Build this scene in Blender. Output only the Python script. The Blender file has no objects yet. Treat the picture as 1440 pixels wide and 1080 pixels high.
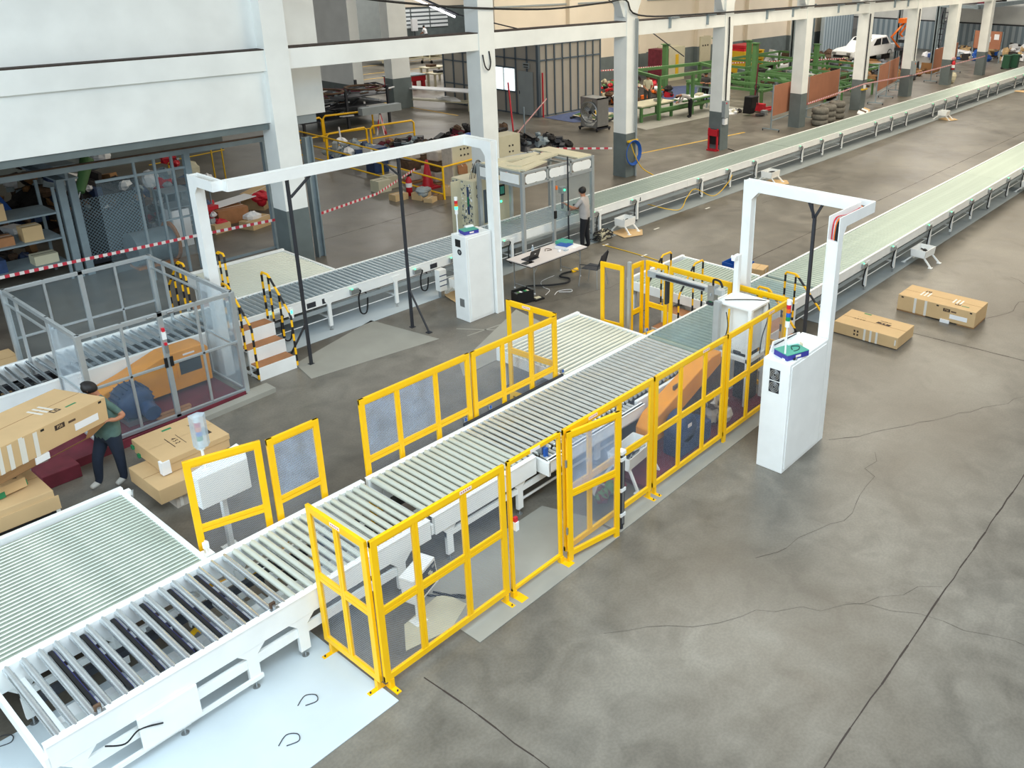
import bpy, bmesh, math, random
from mathutils import Vector, Matrix
random.seed(7)
PI=math.pi
C=bpy.context.scene.collection
def V(*a): return Vector(a)

# ---------------- materials ----------------
MATS={}
def mat(name,col,rough=.5,metal=0.,noise=0.,nscale=6.,emit=None,estr=1.,alpha=1.,bump=0.,spec=None):
    m=bpy.data.materials.new(name); m.use_nodes=True; nt=m.node_tree; b=nt.nodes['Principled BSDF']
    b.inputs['Base Color'].default_value=(*col,1); b.inputs['Roughness'].default_value=rough; b.inputs['Metallic'].default_value=metal
    if spec is not None: b.inputs['Specular IOR Level'].default_value=spec
    if noise>0 or bump>0:
        tc=nt.nodes.new('ShaderNodeTexCoord'); n=nt.nodes.new('ShaderNodeTexNoise'); n.inputs['Scale'].default_value=nscale; n.inputs['Detail'].default_value=4
        nt.links.new(tc.outputs['Object'],n.inputs['Vector'])
        if noise>0:
            r=nt.nodes.new('ShaderNodeValToRGB'); r.color_ramp.elements[0].position=.3; r.color_ramp.elements[1].position=.7
            r.color_ramp.elements[0].color=tuple(max(0,c*(1-noise)) for c in col)+(1,); r.color_ramp.elements[1].color=tuple(min(1,c*(1+noise*.5)) for c in col)+(1,)
            nt.links.new(n.outputs['Fac'],r.inputs['Fac']); nt.links.new(r.outputs['Color'],b.inputs['Base Color'])
        if bump>0:
            bp=nt.nodes.new('ShaderNodeBump'); bp.inputs['Strength'].default_value=bump; bp.inputs['Distance'].default_value=.01
            nt.links.new(n.outputs['Fac'],bp.inputs['Height']); nt.links.new(bp.outputs['Normal'],b.inputs['Normal'])
    if emit: b.inputs['Emission Color'].default_value=(*emit,1); b.inputs['Emission Strength'].default_value=estr
    if alpha<1: b.inputs['Alpha'].default_value=alpha
    MATS[name]=m; return m
def rgb(r,g,b): # sRGB 0-255 -> linear
    f=lambda c:(c/255/12.92) if c/255<=.04045 else ((c/255+.055)/1.055)**2.4
    return (f(r),f(g),f(b))
mat('white_paint',rgb(243,244,241),.38,0,.05,3)
mat('white_wall',rgb(238,240,236),.8,0,.08,1.2)
mat('cream_wall',rgb(230,218,198),.85,0,.05,.6)
mat('grey_paint',rgb(106,116,116),.55,0,.15,2)
mat('yellow',rgb(255,196,0),.38,0,.04,4)
mat('roller_zinc',rgb(226,230,226),.22,.6,.12,5)
mat('roller_thin',rgb(192,202,188),.30,.6,.22,3)
mat('roller_chrome',rgb(220,226,230),.20,.88,.10,5)
mat('roller_cream',rgb(206,210,198),.30,.3,.04,5)
mat('roller_green',rgb(166,180,170),.34,.35,.10,9)
mat('roller_belt',rgb(190,202,206),.22,.6,.12,5)
mat('steel',rgb(176,180,182),.35,.8,.08,5)
mat('alu',rgb(190,196,198),.38,.55,.05,8)
mat('dark_steel',rgb(52,54,60),.5,.2)
mat('grey_steel',rgb(140,154,160),.55,.1,.15,3)
mat('black',rgb(22,22,24),.5)
mat('black_gloss',rgb(16,16,18),.25)
mat('rubber',rgb(28,28,30),.8)
mat('cardboard',rgb(206,174,128),.85,0,.06,3)
mat('cardboard_in',rgb(150,112,72),.9)
mat('tape',rgb(222,218,208),.4)
mat('ply',rgb(170,118,78),.8,0,.14,5)
mat('board_brown',rgb(168,112,84),.8,0,.08,2)
mat('red',rgb(196,30,46),.5); mat('maroon',rgb(112,38,52),.75,0,.3,4); mat('orange',rgb(232,110,24),.5)
mat('green',rgb(86,128,76),.55,0,.1,4); mat('teal',rgb(70,160,140),.6); mat('blue',rgb(24,84,168),.5); mat('blue_dark',rgb(44,66,104),.5,0,.3,8)
mat('blueprint',rgb(60,60,150),.6); mat('beige',rgb(205,198,170),.55,0,.06,3)
mat('fan_yellow',rgb(232,148,22),.5,0,.12,3)
mat('skin',rgb(178,122,92),.6); mat('hair',rgb(22,18,18),.6)
mat('cloth_teal',rgb(86,112,104),.9,0,.15,14); mat('cloth_navy',rgb(30,40,56),.9,0,.1,14); mat('cloth_grey',rgb(176,170,166),.9,0,.08,12); mat('cloth_black',rgb(26,26,30),.9); mat('cloth_dkgrey',rgb(70,70,68),.9)
mat('shoe',rgb(200,198,190),.7)
mat('led_green',rgb(20,200,90),.4,emit=(.05,1,.35),estr=3); mat('led_red',rgb(210,30,50),.4); mat('led_amber',rgb(230,110,30),.4); mat('led_blue',rgb(30,100,190),.4); mat('led_green_off',rgb(24,140,80),.4)
mat('tube_lamp',(1,1,1),.4,emit=(.95,.9,1),estr=7)
mat('window_glow',rgb(225,240,245),.4,emit=(.8,.93,1),estr=1.3)
mat('tarp',rgb(78,92,130),.8,0,.2,4)
mat('label',rgb(238,226,220),.6); mat('ink',rgb(60,44,34),.8); mat('ink_red',rgb(200,80,60),.8); mat('green_tape',rgb(40,130,84),.6)
mat('paper',rgb(236,236,236),.7); mat('junk_brown',rgb(96,74,56),.9,0,.4,10); mat('junk_dark',rgb(52,48,46),.8,0,.4,10); mat('wrap',rgb(200,190,178),.35,0,.15,10)
mat('cream_panel',rgb(166,160,150),.7,0,.06,1.2); mat('panel_frame',rgb(84,96,106),.6)
mat('grey_panel',rgb(150,158,160),.6,0,.08,2); mat('tire',rgb(120,116,106),.7,0,.3,9); mat('metal_sheet',rgb(128,142,148),.45,.3,.15,3)
mat('plate_pale',rgb(196,206,210),.55,0,.06,1.3)
mat('plate_grey',rgb(158,156,146),.7,0,.10,1.5)
mat('table_white',rgb(222,214,210),.4)
mat('cable_yellow',rgb(220,178,40),.6); mat('line_yellow',rgb(214,170,60),.7,0,.2,3)
mat('dirt_and_gap_shade',rgb(60,50,44),.9)

def clear_mat(name,col,op,rough=.15):
    m=bpy.data.materials.new(name); m.use_nodes=True; nt=m.node_tree; b=nt.nodes['Principled BSDF']; o=nt.nodes['Material Output']
    b.inputs['Base Color'].default_value=(*col,1); b.inputs['Roughness'].default_value=rough
    t=nt.nodes.new('ShaderNodeBsdfTransparent'); t.inputs['Color'].default_value=(.93,.96,.97,1); x=nt.nodes.new('ShaderNodeMixShader'); 
    tc=nt.nodes.new('ShaderNodeTexCoord'); n=nt.nodes.new('ShaderNodeTexNoise'); n.inputs['Scale'].default_value=1.6; n.inputs['Detail'].default_value=5; n.inputs['Distortion'].default_value=1.2
    mr=nt.nodes.new('ShaderNodeMapRange'); mr.inputs[3].default_value=op*.55; mr.inputs[4].default_value=op*1.45
    nt.links.new(tc.outputs['Object'],n.inputs['Vector']); nt.links.new(n.outputs['Fac'],mr.inputs[0]); nt.links.new(mr.outputs[0],x.inputs[0])
    nt.links.new(t.outputs[0],x.inputs[1]); nt.links.new(b.outputs[0],x.inputs[2]); nt.links.new(x.outputs[0],o.inputs[0]); MATS[name]=m
clear_mat('acrylic',rgb(176,196,206),.13); clear_mat('film',rgb(208,222,232),.45,.25)
def mesh_mat(name,col,pitch,wire,film=0.,fcol=(1,1,1)):
    # woven wire: opaque wires, clear holes
    m=bpy.data.materials.new(name); m.use_nodes=True; nt=m.node_tree; b=nt.nodes['Principled BSDF']; o=nt.nodes['Material Output']
    b.inputs['Base Color'].default_value=(*col,1); b.inputs['Roughness'].default_value=.45
    tc=nt.nodes.new('ShaderNodeTexCoord'); sp=nt.nodes.new('ShaderNodeSeparateXYZ'); nt.links.new(tc.outputs['Object'],sp.inputs[0])
    ad=nt.nodes.new('ShaderNodeMath'); ad.operation='ADD'; nt.links.new(sp.outputs[0],ad.inputs[0]); nt.links.new(sp.outputs[1],ad.inputs[1])
    outs=[]
    for sg in ('ADD','SUBTRACT'):
        a=nt.nodes.new('ShaderNodeMath'); a.operation=sg; nt.links.new(ad.outputs[0],a.inputs[0]); nt.links.new(sp.outputs[2],a.inputs[1])
        d=nt.nodes.new('ShaderNodeMath'); d.operation='DIVIDE'; nt.links.new(a.outputs[0],d.inputs[0]); d.inputs[1].default_value=pitch
        f=nt.nodes.new('ShaderNodeMath'); f.operation='FRACT'; nt.links.new(d.outputs[0],f.inputs[0])
        l=nt.nodes.new('ShaderNodeMath'); l.operation='LESS_THAN'; nt.links.new(f.outputs[0],l.inputs[0]); l.inputs[1].default_value=wire
        outs.append(l)
    mx=nt.nodes.new('ShaderNodeMath'); mx.operation='MAXIMUM'; nt.links.new(outs[0].outputs[0],mx.inputs[0]); nt.links.new(outs[1].outputs[0],mx.inputs[1])
    last=mx
    if film>0:
        n=nt.nodes.new('ShaderNodeTexNoise'); n.inputs['Scale'].default_value=4; n.inputs['Detail'].default_value=5
        nt.links.new(tc.outputs['Object'],n.inputs['Vector'])
        mr=nt.nodes.new('ShaderNodeMapRange'); mr.inputs[1].default_value=.35; mr.inputs[2].default_value=.65; mr.inputs[3].default_value=film*.3; mr.inputs[4].default_value=film*1.5; nt.links.new(n.outputs['Fac'],mr.inputs[0])
        m2=nt.nodes.new('ShaderNodeMath'); m2.operation='MAXIMUM'; nt.links.new(mx.outputs[0],m2.inputs[0]); nt.links.new(mr.outputs[0],m2.inputs[1]); last=m2
    t=nt.nodes.new('ShaderNodeBsdfTransparent'); x=nt.nodes.new('ShaderNodeMixShader')
    nt.links.new(last.outputs[0],x.inputs[0]); nt.links.new(t.outputs[0],x.inputs[1]); nt.links.new(b.outputs[0],x.inputs[2]); nt.links.new(x.outputs[0],o.inputs[0]); MATS[name]=m
mesh_mat('wire_mesh',rgb(150,162,178),.026,.11)
mesh_mat('wire_mesh_film',rgb(176,190,212),.026,.15,.30)
mesh_mat('wire_coarse',rgb(120,140,150),.09,.25)
def stripes(name,c1,c2,pitch,ax=2,diag=False,rough=.5,duty=.5):
    m=bpy.data.materials.new(name); m.use_nodes=True; nt=m.node_tree; b=nt.nodes['Principled BSDF']; b.inputs['Roughness'].default_value=rough
    tc=nt.nodes.new('ShaderNodeTexCoord'); sp=nt.nodes.new('ShaderNodeSeparateXYZ'); nt.links.new(tc.outputs['Object'],sp.inputs[0])
    src=sp.outputs[ax]
    if diag:
        a0=nt.nodes.new('ShaderNodeMath'); a0.operation='ADD'; nt.links.new(sp.outputs[0],a0.inputs[0]); nt.links.new(sp.outputs[1],a0.inputs[1])
        a=nt.nodes.new('ShaderNodeMath'); a.operation='ADD'; nt.links.new(a0.outputs[0],a.inputs[0]); nt.links.new(sp.outputs[2],a.inputs[1]); src=a.outputs[0]
    d=nt.nodes.new('ShaderNodeMath'); d.operation='DIVIDE'; nt.links.new(src,d.inputs[0]); d.inputs[1].default_value=pitch
    f=nt.nodes.new('ShaderNodeMath'); f.operation='FRACT'; nt.links.new(d.outputs[0],f.inputs[0])
    l=nt.nodes.new('ShaderNodeMath'); l.operation='LESS_THAN'; nt.links.new(f.outputs[0],l.inputs[0]); l.inputs[1].default_value=duty
    mx=nt.nodes.new('ShaderNodeMix'); mx.data_type='RGBA'; nt.links.new(l.outputs[0],mx.inputs[0]); mx.inputs[6].default_value=(*c2,1); mx.inputs[7].default_value=(*c1,1)
    nt.links.new(mx.outputs[2],b.inputs['Base Color']); MATS[name]=m
stripes('hazard',rgb(255,192,0),rgb(24,22,24),.28)
stripes('hazard_y',rgb(255,180,8),rgb(24,22,24),.28,1)
stripes('barrier_tape',rgb(206,60,76),rgb(236,228,224),.18,0)
stripes('corrugated',rgb(178,192,200),rgb(132,150,162),.5,1,rough=.4)
stripes('corrugated_x',rgb(178,192,200),rgb(132,150,162),.5,0,rough=.4)
stripes('louver',rgb(240,246,248),rgb(84,92,96),.34,2,duty=.62)

def floor_mat():
    m=bpy.data.materials.new('concrete_floor'); m.use_nodes=True; nt=m.node_tree; b=nt.nodes['Principled BSDF']; L=nt.links.new
    tc=nt.nodes.new('ShaderNodeTexCoord'); N=lambda s,d,di=0.:(lambda n:(setattr(n.inputs['Scale'],'default_value',s),setattr(n.inputs['Detail'],'default_value',d),setattr(n.inputs['Distortion'],'default_value',di),L(tc.outputs['Object'],n.inputs['Vector']),n)[-1])(nt.nodes.new('ShaderNodeTexNoise'))
    n1=N(.35,5,.4); n2=N(2.2,8,.6); n3=N(30,4); n4=N(1.1,3,1.0)
    r=nt.nodes.new('ShaderNodeValToRGB'); e=r.color_ramp.elements; e[0].position=.32; e[0].color=(*rgb(94,88,78),1); e[1].position=.68; e[1].color=(*rgb(128,123,113),1)
    L(n1.outputs['Fac'],r.inputs['Fac'])
    def mul(a,fac_node,lo,hi,p0,p1):
        rr=nt.nodes.new('ShaderNodeMapRange'); rr.inputs[1].default_value=p0; rr.inputs[2].default_value=p1; rr.inputs[3].default_value=lo; rr.inputs[4].default_value=hi; L(fac_node.outputs['Fac'],rr.inputs[0])
        mx=nt.nodes.new('ShaderNodeMix'); mx.data_type='RGBA'; mx.blend_type='MULTIPLY'; mx.inputs[0].default_value=1; L(a,mx.inputs[6]); L(rr.outputs[0],mx.inputs[7]); return mx.outputs[2]
    c=mul(r.outputs['Color'],n2,.80,1.12,.35,.65); c=mul(c,n3,.93,1.06,.4,.6); c=mul(c,n4,.80,1.0,.28,.42)
    L(c,b.inputs['Base Color'])
    rr=nt.nodes.new('ShaderNodeMapRange'); rr.inputs[3].default_value=.22; rr.inputs[4].default_value=.5; L(n2.outputs['Fac'],rr.inputs[0]); L(rr.outputs[0],b.inputs['Roughness'])
    bp=nt.nodes.new('ShaderNodeBump'); bp.inputs['Strength'].default_value=.08; bp.inputs['Distance'].default_value=.01; L(n3.outputs['Fac'],bp.inputs['Height']); L(bp.outputs['Normal'],b.inputs['Normal'])
    MATS['floor']=m
floor_mat()

# ---------------- mesh builder ----------------
class MB:
    def __init__(s): s.v=[];s.f=[];s.m=[];s.sm=[];s.mats=[]
    def mi(s,m):
        if m not in s.mats: s.mats.append(m)
        return s.mats.index(m)
    def add(s,vs,fs,m,smooth=False):
        o=len(s.v); s.v+= [Vector(v) for v in vs]; k=s.mi(m)
        for f in fs: s.f.append([o+i for i in f]); s.m.append(k); s.sm.append(smooth)
        return s
    def box(s,x0,x1,y0,y1,z0,z1,m='white_paint'):
        x0,x1=min(x0,x1),max(x0,x1);y0,y1=min(y0,y1),max(y0,y1);z0,z1=min(z0,z1),max(z0,z1)
        vs=[(x,y,z) for z in (z0,z1) for y in (y0,y1) for x in (x0,x1)]
        return s.add(vs,[(0,2,3,1),(4,5,7,6),(0,1,5,4),(2,6,7,3),(0,4,6,2),(1,3,7,5)],m)
    def obox(s,c,ux,uy,uz,m):
        c=Vector(c);ux=Vector(ux);uy=Vector(uy);uz=Vector(uz)
        vs=[c+a*ux+b*uy+d*uz for d in (-.5,.5) for b in (-.5,.5) for a in (-.5,.5)]
        return s.add(vs,[(0,2,3,1),(4,5,7,6),(0,1,5,4),(2,6,7,3),(0,4,6,2),(1,3,7,5)],m)
    def bar(s,p,q,w,h,m,up=(0,0,1)):
        p=Vector(p);q=Vector(q);d=q-p;up=Vector(up)
        if abs(d.normalized().dot(up))>.98: up=Vector((0,1,0))
        r=d.cross(up).normalized();u=r.cross(d).normalized()
        return s.obox((p+q)/2,d,r*w,u*h,m)
    def cyl(s,p,q,r,m,n=12,r2=None,caps=True):
        p=Vector(p);q=Vector(q);d=(q-p).normalized();a=d.orthogonal().normalized();b=d.cross(a);r2=r if r2 is None else r2
        vs=[];
        for k in range(n):
            t=2*PI*k/n; o=a*math.cos(t)+b*math.sin(t); vs.append(p+o*r); vs.append(q+o*r2)
        fs=[(2*k,2*((k+1)%n),2*((k+1)%n)+1,2*k+1) for k in range(n)]
        s.add(vs,fs,m,True)
        if caps: s.add(vs,[tuple(2*k for k in range(n-1,-1,-1)),tuple(2*k+1 for k in range(n))],m)
        return s
    def tube(s,pts,r,m,n=8,smooth_pts=0):
        P=[Vector(p) for p in pts]
        if smooth_pts:
            Q=[]
            for i in range(len(P)-1):
                p0=P[max(0,i-1)];p1=P[i];p2=P[i+1];p3=P[min(len(P)-1,i+2)]
                for k in range(smooth_pts):
                    t=k/smooth_pts; Q.append(.5*((2*p1)+(p2-p0)*t+(2*p0-5*p1+4*p2-p3)*t*t+(3*p1-p0-3*p2+p3)*t**3))
            Q.append(P[-1]);P=Q
        vs=[];a=None
        for i,p in enumerate(P):
            d=((P[min(i+1,len(P)-1)]-P[max(i-1,0)])).normalized()
            if a is None: a=d.orthogonal().normalized()
            else:
                a=(a-d*a.dot(d)); a=a.normalized() if a.length>1e-6 else d.orthogonal().normalized()
            b=d.cross(a)
            for k in range(n): t=2*PI*k/n; vs.append(p+(a*math.cos(t)+b*math.sin(t))*r)
        fs=[(i*n+k,i*n+(k+1)%n,(i+1)*n+(k+1)%n,(i+1)*n+k) for i in range(len(P)-1) for k in range(n)]
        s.add(vs,fs,m,True); s.add(vs,[tuple(range(n-1,-1,-1)),tuple((len(P)-1)*n+k for k in range(n))],m); return s
    def prism(s,pts,d,m,smooth=False):
        P=[Vector(p) for p in pts];d=Vector(d);n=len(P)
        s.add(P+[p+d for p in P],[tuple(range(n-1,-1,-1)),tuple(range(n,2*n))]+[(i,(i+1)%n,n+(i+1)%n,n+i) for i in range(n)],m,smooth); return s
    def lathe(s,c,prof,m,n=20,axis=2):
        c=Vector(c);vs=[]
        for r,z in prof:
            for k in range(n):
                t=2*PI*k/n;a,b=r*math.cos(t),r*math.sin(t)
                vs.append(c+(Vector((a,b,z)) if axis==2 else Vector((a,z,b)) if axis==1 else Vector((z,a,b))))
        fs=[(i*n+k,i*n+(k+1)%n,(i+1)*n+(k+1)%n,(i+1)*n+k) for i in range(len(prof)-1) for k in range(n)]
        s.add(vs,fs,m,True); return s
    def blob(s,c,rx,ry,rz,m,seg=10,jit=0.,rng=random):
        c=Vector(c);vs=[];rings=max(4,seg//2)
        for i in range(rings+1):
            ph=PI*i/rings
            for k in range(seg):
                t=2*PI*k/seg;j=1+rng.uniform(-jit,jit)
                vs.append(c+Vector((rx*math.sin(ph)*math.cos(t)*j,ry*math.sin(ph)*math.sin(t)*j,rz*math.cos(ph)*j)))
        fs=[(i*seg+k,(i+1)*seg+k,(i+1)*seg+(k+1)%seg,i*seg+(k+1)%seg) for i in range(rings) for k in range(seg)]
        s.add(vs,fs,m,jit<.12); return s
    def build(s,name,parent=None,label=None,loc=None,bevel=0,mods=None):
        me=bpy.data.meshes.new(name)
        off=Vector(loc) if loc is not None else (world_of(parent) if parent else Vector((0,0,0)))
        me.from_pydata([v-off for v in s.v],[],s.f)
        for m in s.mats: me.materials.append(MATS[m])
        me.polygons.foreach_set('material_index',s.m); me.polygons.foreach_set('use_smooth',s.sm)
        bm=bmesh.new();bm.from_mesh(me);bmesh.ops.recalc_face_normals(bm,faces=bm.faces);bm.to_mesh(me);bm.free();me.update()
        o=bpy.data.objects.new(name,me);C.objects.link(o)
        if parent:
            o.parent=parent; o.location=off-world_of(parent)
        else: o.location=off
        if bevel: 
            b=o.modifiers.new('Bevel','BEVEL');b.width=bevel;b.segments=2;b.limit_method='ANGLE'
        if label:o['label']=label
        return o
def world_of(o):
    v=Vector(o.location)
    while o.parent: o=o.parent; v+=Vector(o.location)
    return v
def tag(o,label,cat,group=None,kind=None):
    o['label']=label;o['category']=cat
    if group:o['group']=group
    if kind:o['kind']=kind
    return o
def thing(name,label,cat,loc,group=None):
    o=bpy.data.objects.new(name,None);C.objects.link(o);o.location=loc;o.empty_display_size=.1
    return tag(o,label,cat,group)
def struct(name,mb,loc=None,bevel=0,label=None):
    o=mb.build(name,loc=loc,bevel=bevel); o['kind']='structure'
    if label:o['label']=label
    return o
def single(name,mb,label,cat,loc,group=None,bevel=0):
    return tag(mb.build(name,loc=loc,bevel=bevel),label,cat,group)
def kids(o): return [c for c in C.objects if c.parent is o]
def dup(root,dloc,label=None,group=None,rz=0,name=None):
    r=root.copy();C.objects.link(r);r.location=Vector(root.location)+Vector(dloc)
    if rz:r.rotation_euler=(0,0,rz)
    if name:r.name=name
    if label:r['label']=label
    if group:r['group']=group
    for ch in list(root.children):
        c=ch.copy();C.objects.link(c);c.parent=r
        for g in list(ch.children):
            d=g.copy();C.objects.link(d);d.parent=c
    return r
def inst(src,parent,delta):
    c=src.copy();C.objects.link(c);c.parent=parent;c.location=Vector(src.location)+Vector(delta);return c

# ---------------- text strokes (for marks on boxes / signs) ----------------
def text_part(body,size,origin,right,up,parent,m='ink',name='lettering',off=.002,kind=None):
    cu=bpy.data.curves.new(name,'FONT');cu.body=body;cu.size=size;cu.align_x='CENTER';cu.align_y='CENTER';cu.extrude=.0005
    t=bpy.data.objects.new(name,cu);C.objects.link(t)
    bpy.context.view_layer.update();dg=bpy.context.evaluated_depsgraph_get();me=bpy.data.meshes.new_from_object(t.evaluated_get(dg))
    bpy.data.objects.remove(t)
    R=Vector(right).normalized();U=Vector(up).normalized();N=R.cross(U)
    M=Matrix((R,U,N)).transposed().to_4x4();
    me.transform(M);me.materials.clear();me.materials.append(MATS[m])
    o=bpy.data.objects.new(name,me);C.objects.link(o);p=Vector(origin)+N*off
    if parent:o.parent=parent;o.location=p-world_of(parent)
    else:o.location=p
    return o
# ---------------- camera ----------------
CAM=V(0,0,7.4)
def cam():
    y,p,r=[math.radians(a) for a in (37.98556874,-21.21034105,0.78400867)]
    f=V(math.cos(p)*math.cos(y),math.cos(p)*math.sin(y),math.sin(p)); r0=f.cross(V(0,0,1)).normalized(); u0=r0.cross(f)
    r1=math.cos(r)*r0+math.sin(r)*u0; u1=r1.cross(f)
    cd=bpy.data.cameras.new('camera'); co=bpy.data.objects.new('camera',cd); C.objects.link(co)
    M=Matrix((r1,u1,-f)).transposed().to_4x4(); M.translation=CAM; co.matrix_world=M
    cd.sensor_fit='HORIZONTAL'; cd.sensor_width=36; cd.lens=1227.52885/1440*36
    cd.shift_x=-170.42/1440; cd.shift_y=-127.63/1440; cd.clip_start=.1; cd.clip_end=400
    bpy.context.scene.camera=co
cam()
sc=bpy.context.scene
sc.view_settings.view_transform='Standard'; sc.view_settings.look='None'; sc.view_settings.gamma=1; sc.view_settings.exposure=0.28
# ---------------- daylight, lamps and added fill lights ----------------
w=bpy.data.worlds.new('world'); sc.world=w; w.use_nodes=True; nt=w.node_tree; bg=nt.nodes['Background']
tc=nt.nodes.new('ShaderNodeTexCoord'); sp=nt.nodes.new('ShaderNodeSeparateXYZ'); nt.links.new(tc.outputs['Generated'],sp.inputs[0])
cr=nt.nodes.new('ShaderNodeValToRGB'); e=cr.color_ramp.elements; e[0].position=.0; e[0].color=(.28,.27,.25,1); e[1].position=.75; e[1].color=(.84,.85,.84,1)
nt.links.new(sp.outputs[2],cr.inputs[0]); nt.links.new(cr.outputs[0],bg.inputs[0]); bg.inputs[1].default_value=.38
def area(name,loc,size,power,col,target=None,sy=None):
    l=bpy.data.lights.new(name,'AREA'); l.energy=power; l.color=col; l.shape='RECTANGLE'; l.size=size; l.size_y=sy or size
    o=bpy.data.objects.new(name,l); C.objects.link(o); o.location=loc
    d=(Vector(target)-Vector(loc)) if target else V(0,0,-1); o.rotation_euler=d.to_track_quat('-Z','Y').to_euler(); return o
area('window_light',(-9,9,7),12,1700,(.74,.90,1),(6,10,1),8)
area('cool_overhead_light',(2,1,12),7,1150,(.70,.87,1),(6,4,0))
area('window_light',(-1,-7,7),9,480,(.86,.95,1),(4,8,0),5)
area('cool_overhead_light',(9,-1,12),8,650,(.76,.90,1),(10,2,0))  # cool fill added to brighten the near floor, not a known skylight
area('overhead_light',(20,10,12),8,800,(1,.88,.68))
area('overhead_light',(50,58,10),8,900,(1,.98,.94))  # fill light added to brighten the louvred wall, no lamp known there
area('window_light',(32,-6,10),12,1200,(1,.92,.76),(34,15,0),5)
area('overhead_light',(34,12,12),9,1050,(1,.88,.68))
area('overhead_light',(54,14,12),10,1600,(1,.88,.68))
area('overhead_light',(38,27,11),8,1200,(1,.91,.76))
area('overhead_light',(66,24,11),8,1500,(1,.95,.88))  # added fill that lifts the far corrugated walls, no lamp known there
area('overhead_light',(34,48,12),9,1700,(1,.96,.9))

# ---------------- the building ----------------
mb=MB(); mb.add([(-8,-6,0),(95,-6,0),(95,70,0),(-8,70,0)],[(0,1,2,3)],'floor')
def strip(x0,y0,x1,y1,wd,m,z=.0015):
    a=V(x0,y0,0);b=V(x1,y1,0);n=(b-a).cross(V(0,0,1)).normalized()*wd/2; z=V(0,0,z)
    mb.add([a-n+z,b-n+z,b+n+z,a+n+z],[(0,1,2,3)],m)
def crack(pts,wd=.012,jit=.05,seed=1,m='dirt_and_gap_shade'):
    r=random.Random(seed)
    P=[]
    for (a,b) in zip(pts[:-1],pts[1:]):
        n=max(2,int((Vector(b)-Vector(a)).length/.25))
        for k in range(n): t=k/n; p=Vector(a).lerp(Vector(b),t); P.append((p.x+r.uniform(-jit,jit),p.y+r.uniform(-jit,jit)))
    P.append(tuple(pts[-1]))
    for a,b in zip(P[:-1],P[1:]): strip(a[0],a[1],b[0],b[1],wd*r.uniform(.6,1.4),m)
crack([(3,2.36),(20,2.32)],.018,.008,3)
crack([(4.44,6.3),(4.46,5.7)],.022,.01,4); crack([(4.46,5.7),(4.45,1.5)],.014,.008,5)
crack([(16.95,7.1),(17.35,-1)],.018,.006,6)
crack([(14,10.9),(60,10.5)],.02,.006,7)
crack([(11.9,5.1),(13.2,4.3)],.010,.05,8); crack([(13.6,7),(13.0,6.2),(12.4,5.8),(12.1,5.5)],.008,.05,8)
crack([(13.2,4.3),(15.8,2.9)],.006,.06,9); crack([(22,5.2),(21.3,4.3),(19.5,4.6),(18.2,5.1)],.01,.08,11); crack([(8.5,4.5),(10.3,3.9),(12,4.4)],.005,.08,12)
crack([(13,13),(15,12.4),(17,12.2)],.006,.05,13); crack([(24,13.5),(29,13.2)],.008,.03,14); crack([(6.2,5.2),(8.2,3.4),(9.5,2.4)],.004,.08,16)
crack([(11.73,20.69),(20,21.2)],.02,.01,17); crack([(9,18.05),(60,17.9)],.03,.01,18)
crack([(8.5,3.2),(8.9,2.2),(9.3,.4)],.004,.06,21)
for a in ((28.26,33,28.26,45,.12),(31,52.4,60,52.6,.12),(31,49,60,49,.12),(31,46.9,60,47,.12),(20.5,18.3,25,18.15,.1),(27,21.1,34,20.3,.12),(12.5,17.6,26,17.9,.05)): strip(*a,'line_yellow',.002)
for x0,y0,x1,y1 in ((10.9,12.85,12.3,12.7),(12.3,12.7,12.25,12.0),(12.25,12.0,10.8,12.3),(11.0,13.3,11.5,12.6)): strip(x0,y0,x1,y1,.035,'plate_grey',.002)
fl=mb.build('floor'); fl['kind']='structure'
# steel and sheet covers lying on the floor
def plate(name,pts,m,label,cat='floor plate',t=.008,group=None):
    b=MB(); b.prism([(x,y,.0025) for x,y in pts],(0,0,t),m); c=sum((Vector((x,y,0)) for x,y in pts),Vector())/len(pts)
    return single(name,b,label,cat,(c.x,c.y,0),group)
plate('floor_plate',[(-2.2,6.24),(4.06,6.24),(4.04,8.9),(-2.2,8.9)],'plate_pale','large pale blue grey floor sheet in front of the nearest conveyor end','floor plate')
plate('floor_plate',[(5.17,6.20),(7.72,6.20),(7.76,6.85),(7.55,7.5),(5.17,7.5)],'plate_grey','grey metal floor plate under the open yellow door gap')
plate('floor_plate',[(7.78,6.24),(13.6,6.3),(13.6,6.6),(7.78,6.55)],'plate_grey','long worn concrete coloured strip along the foot of the right yellow fence')
plate('floor_plate',[(7.74,13.57),(10.42,13.16),(10.12,15.03),(7.9,14.36)],'plate_grey','grey floor plate with scuffs under the two dark portal props')
plate('floor_plate',[(9.6,11.5),(12.3,11.6),(12.55,13.1),(9.9,11.95)],'plate_grey','grey floor plate behind the roller table beside the black tool bag')
plate('floor_plate',[(4.5,9.3),(9.4,9.3),(9.4,9.95),(4.5,9.75)],'plate_grey','grey floor strip behind the rear yellow fence')
plate('floor_plate',[(6.9,14.95),(13.8,14.95),(13.8,16.5),(6.9,16.5)],'plate_pale','pale floor plate under the left end of the rear conveyor')
plate('floor_plate',[(13.9,14.9),(64,14.9),(64,16.5),(13.9,16.5)],'grey_panel','long grey floor strip under the far length of the rear conveyor')
plate('floor_plate',[(16.2,7.55),(64,7.45),(64,9.0),(16.2,9.0)],'grey_panel','long grey floor strip under the front conveyor beyond the stairs')
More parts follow.
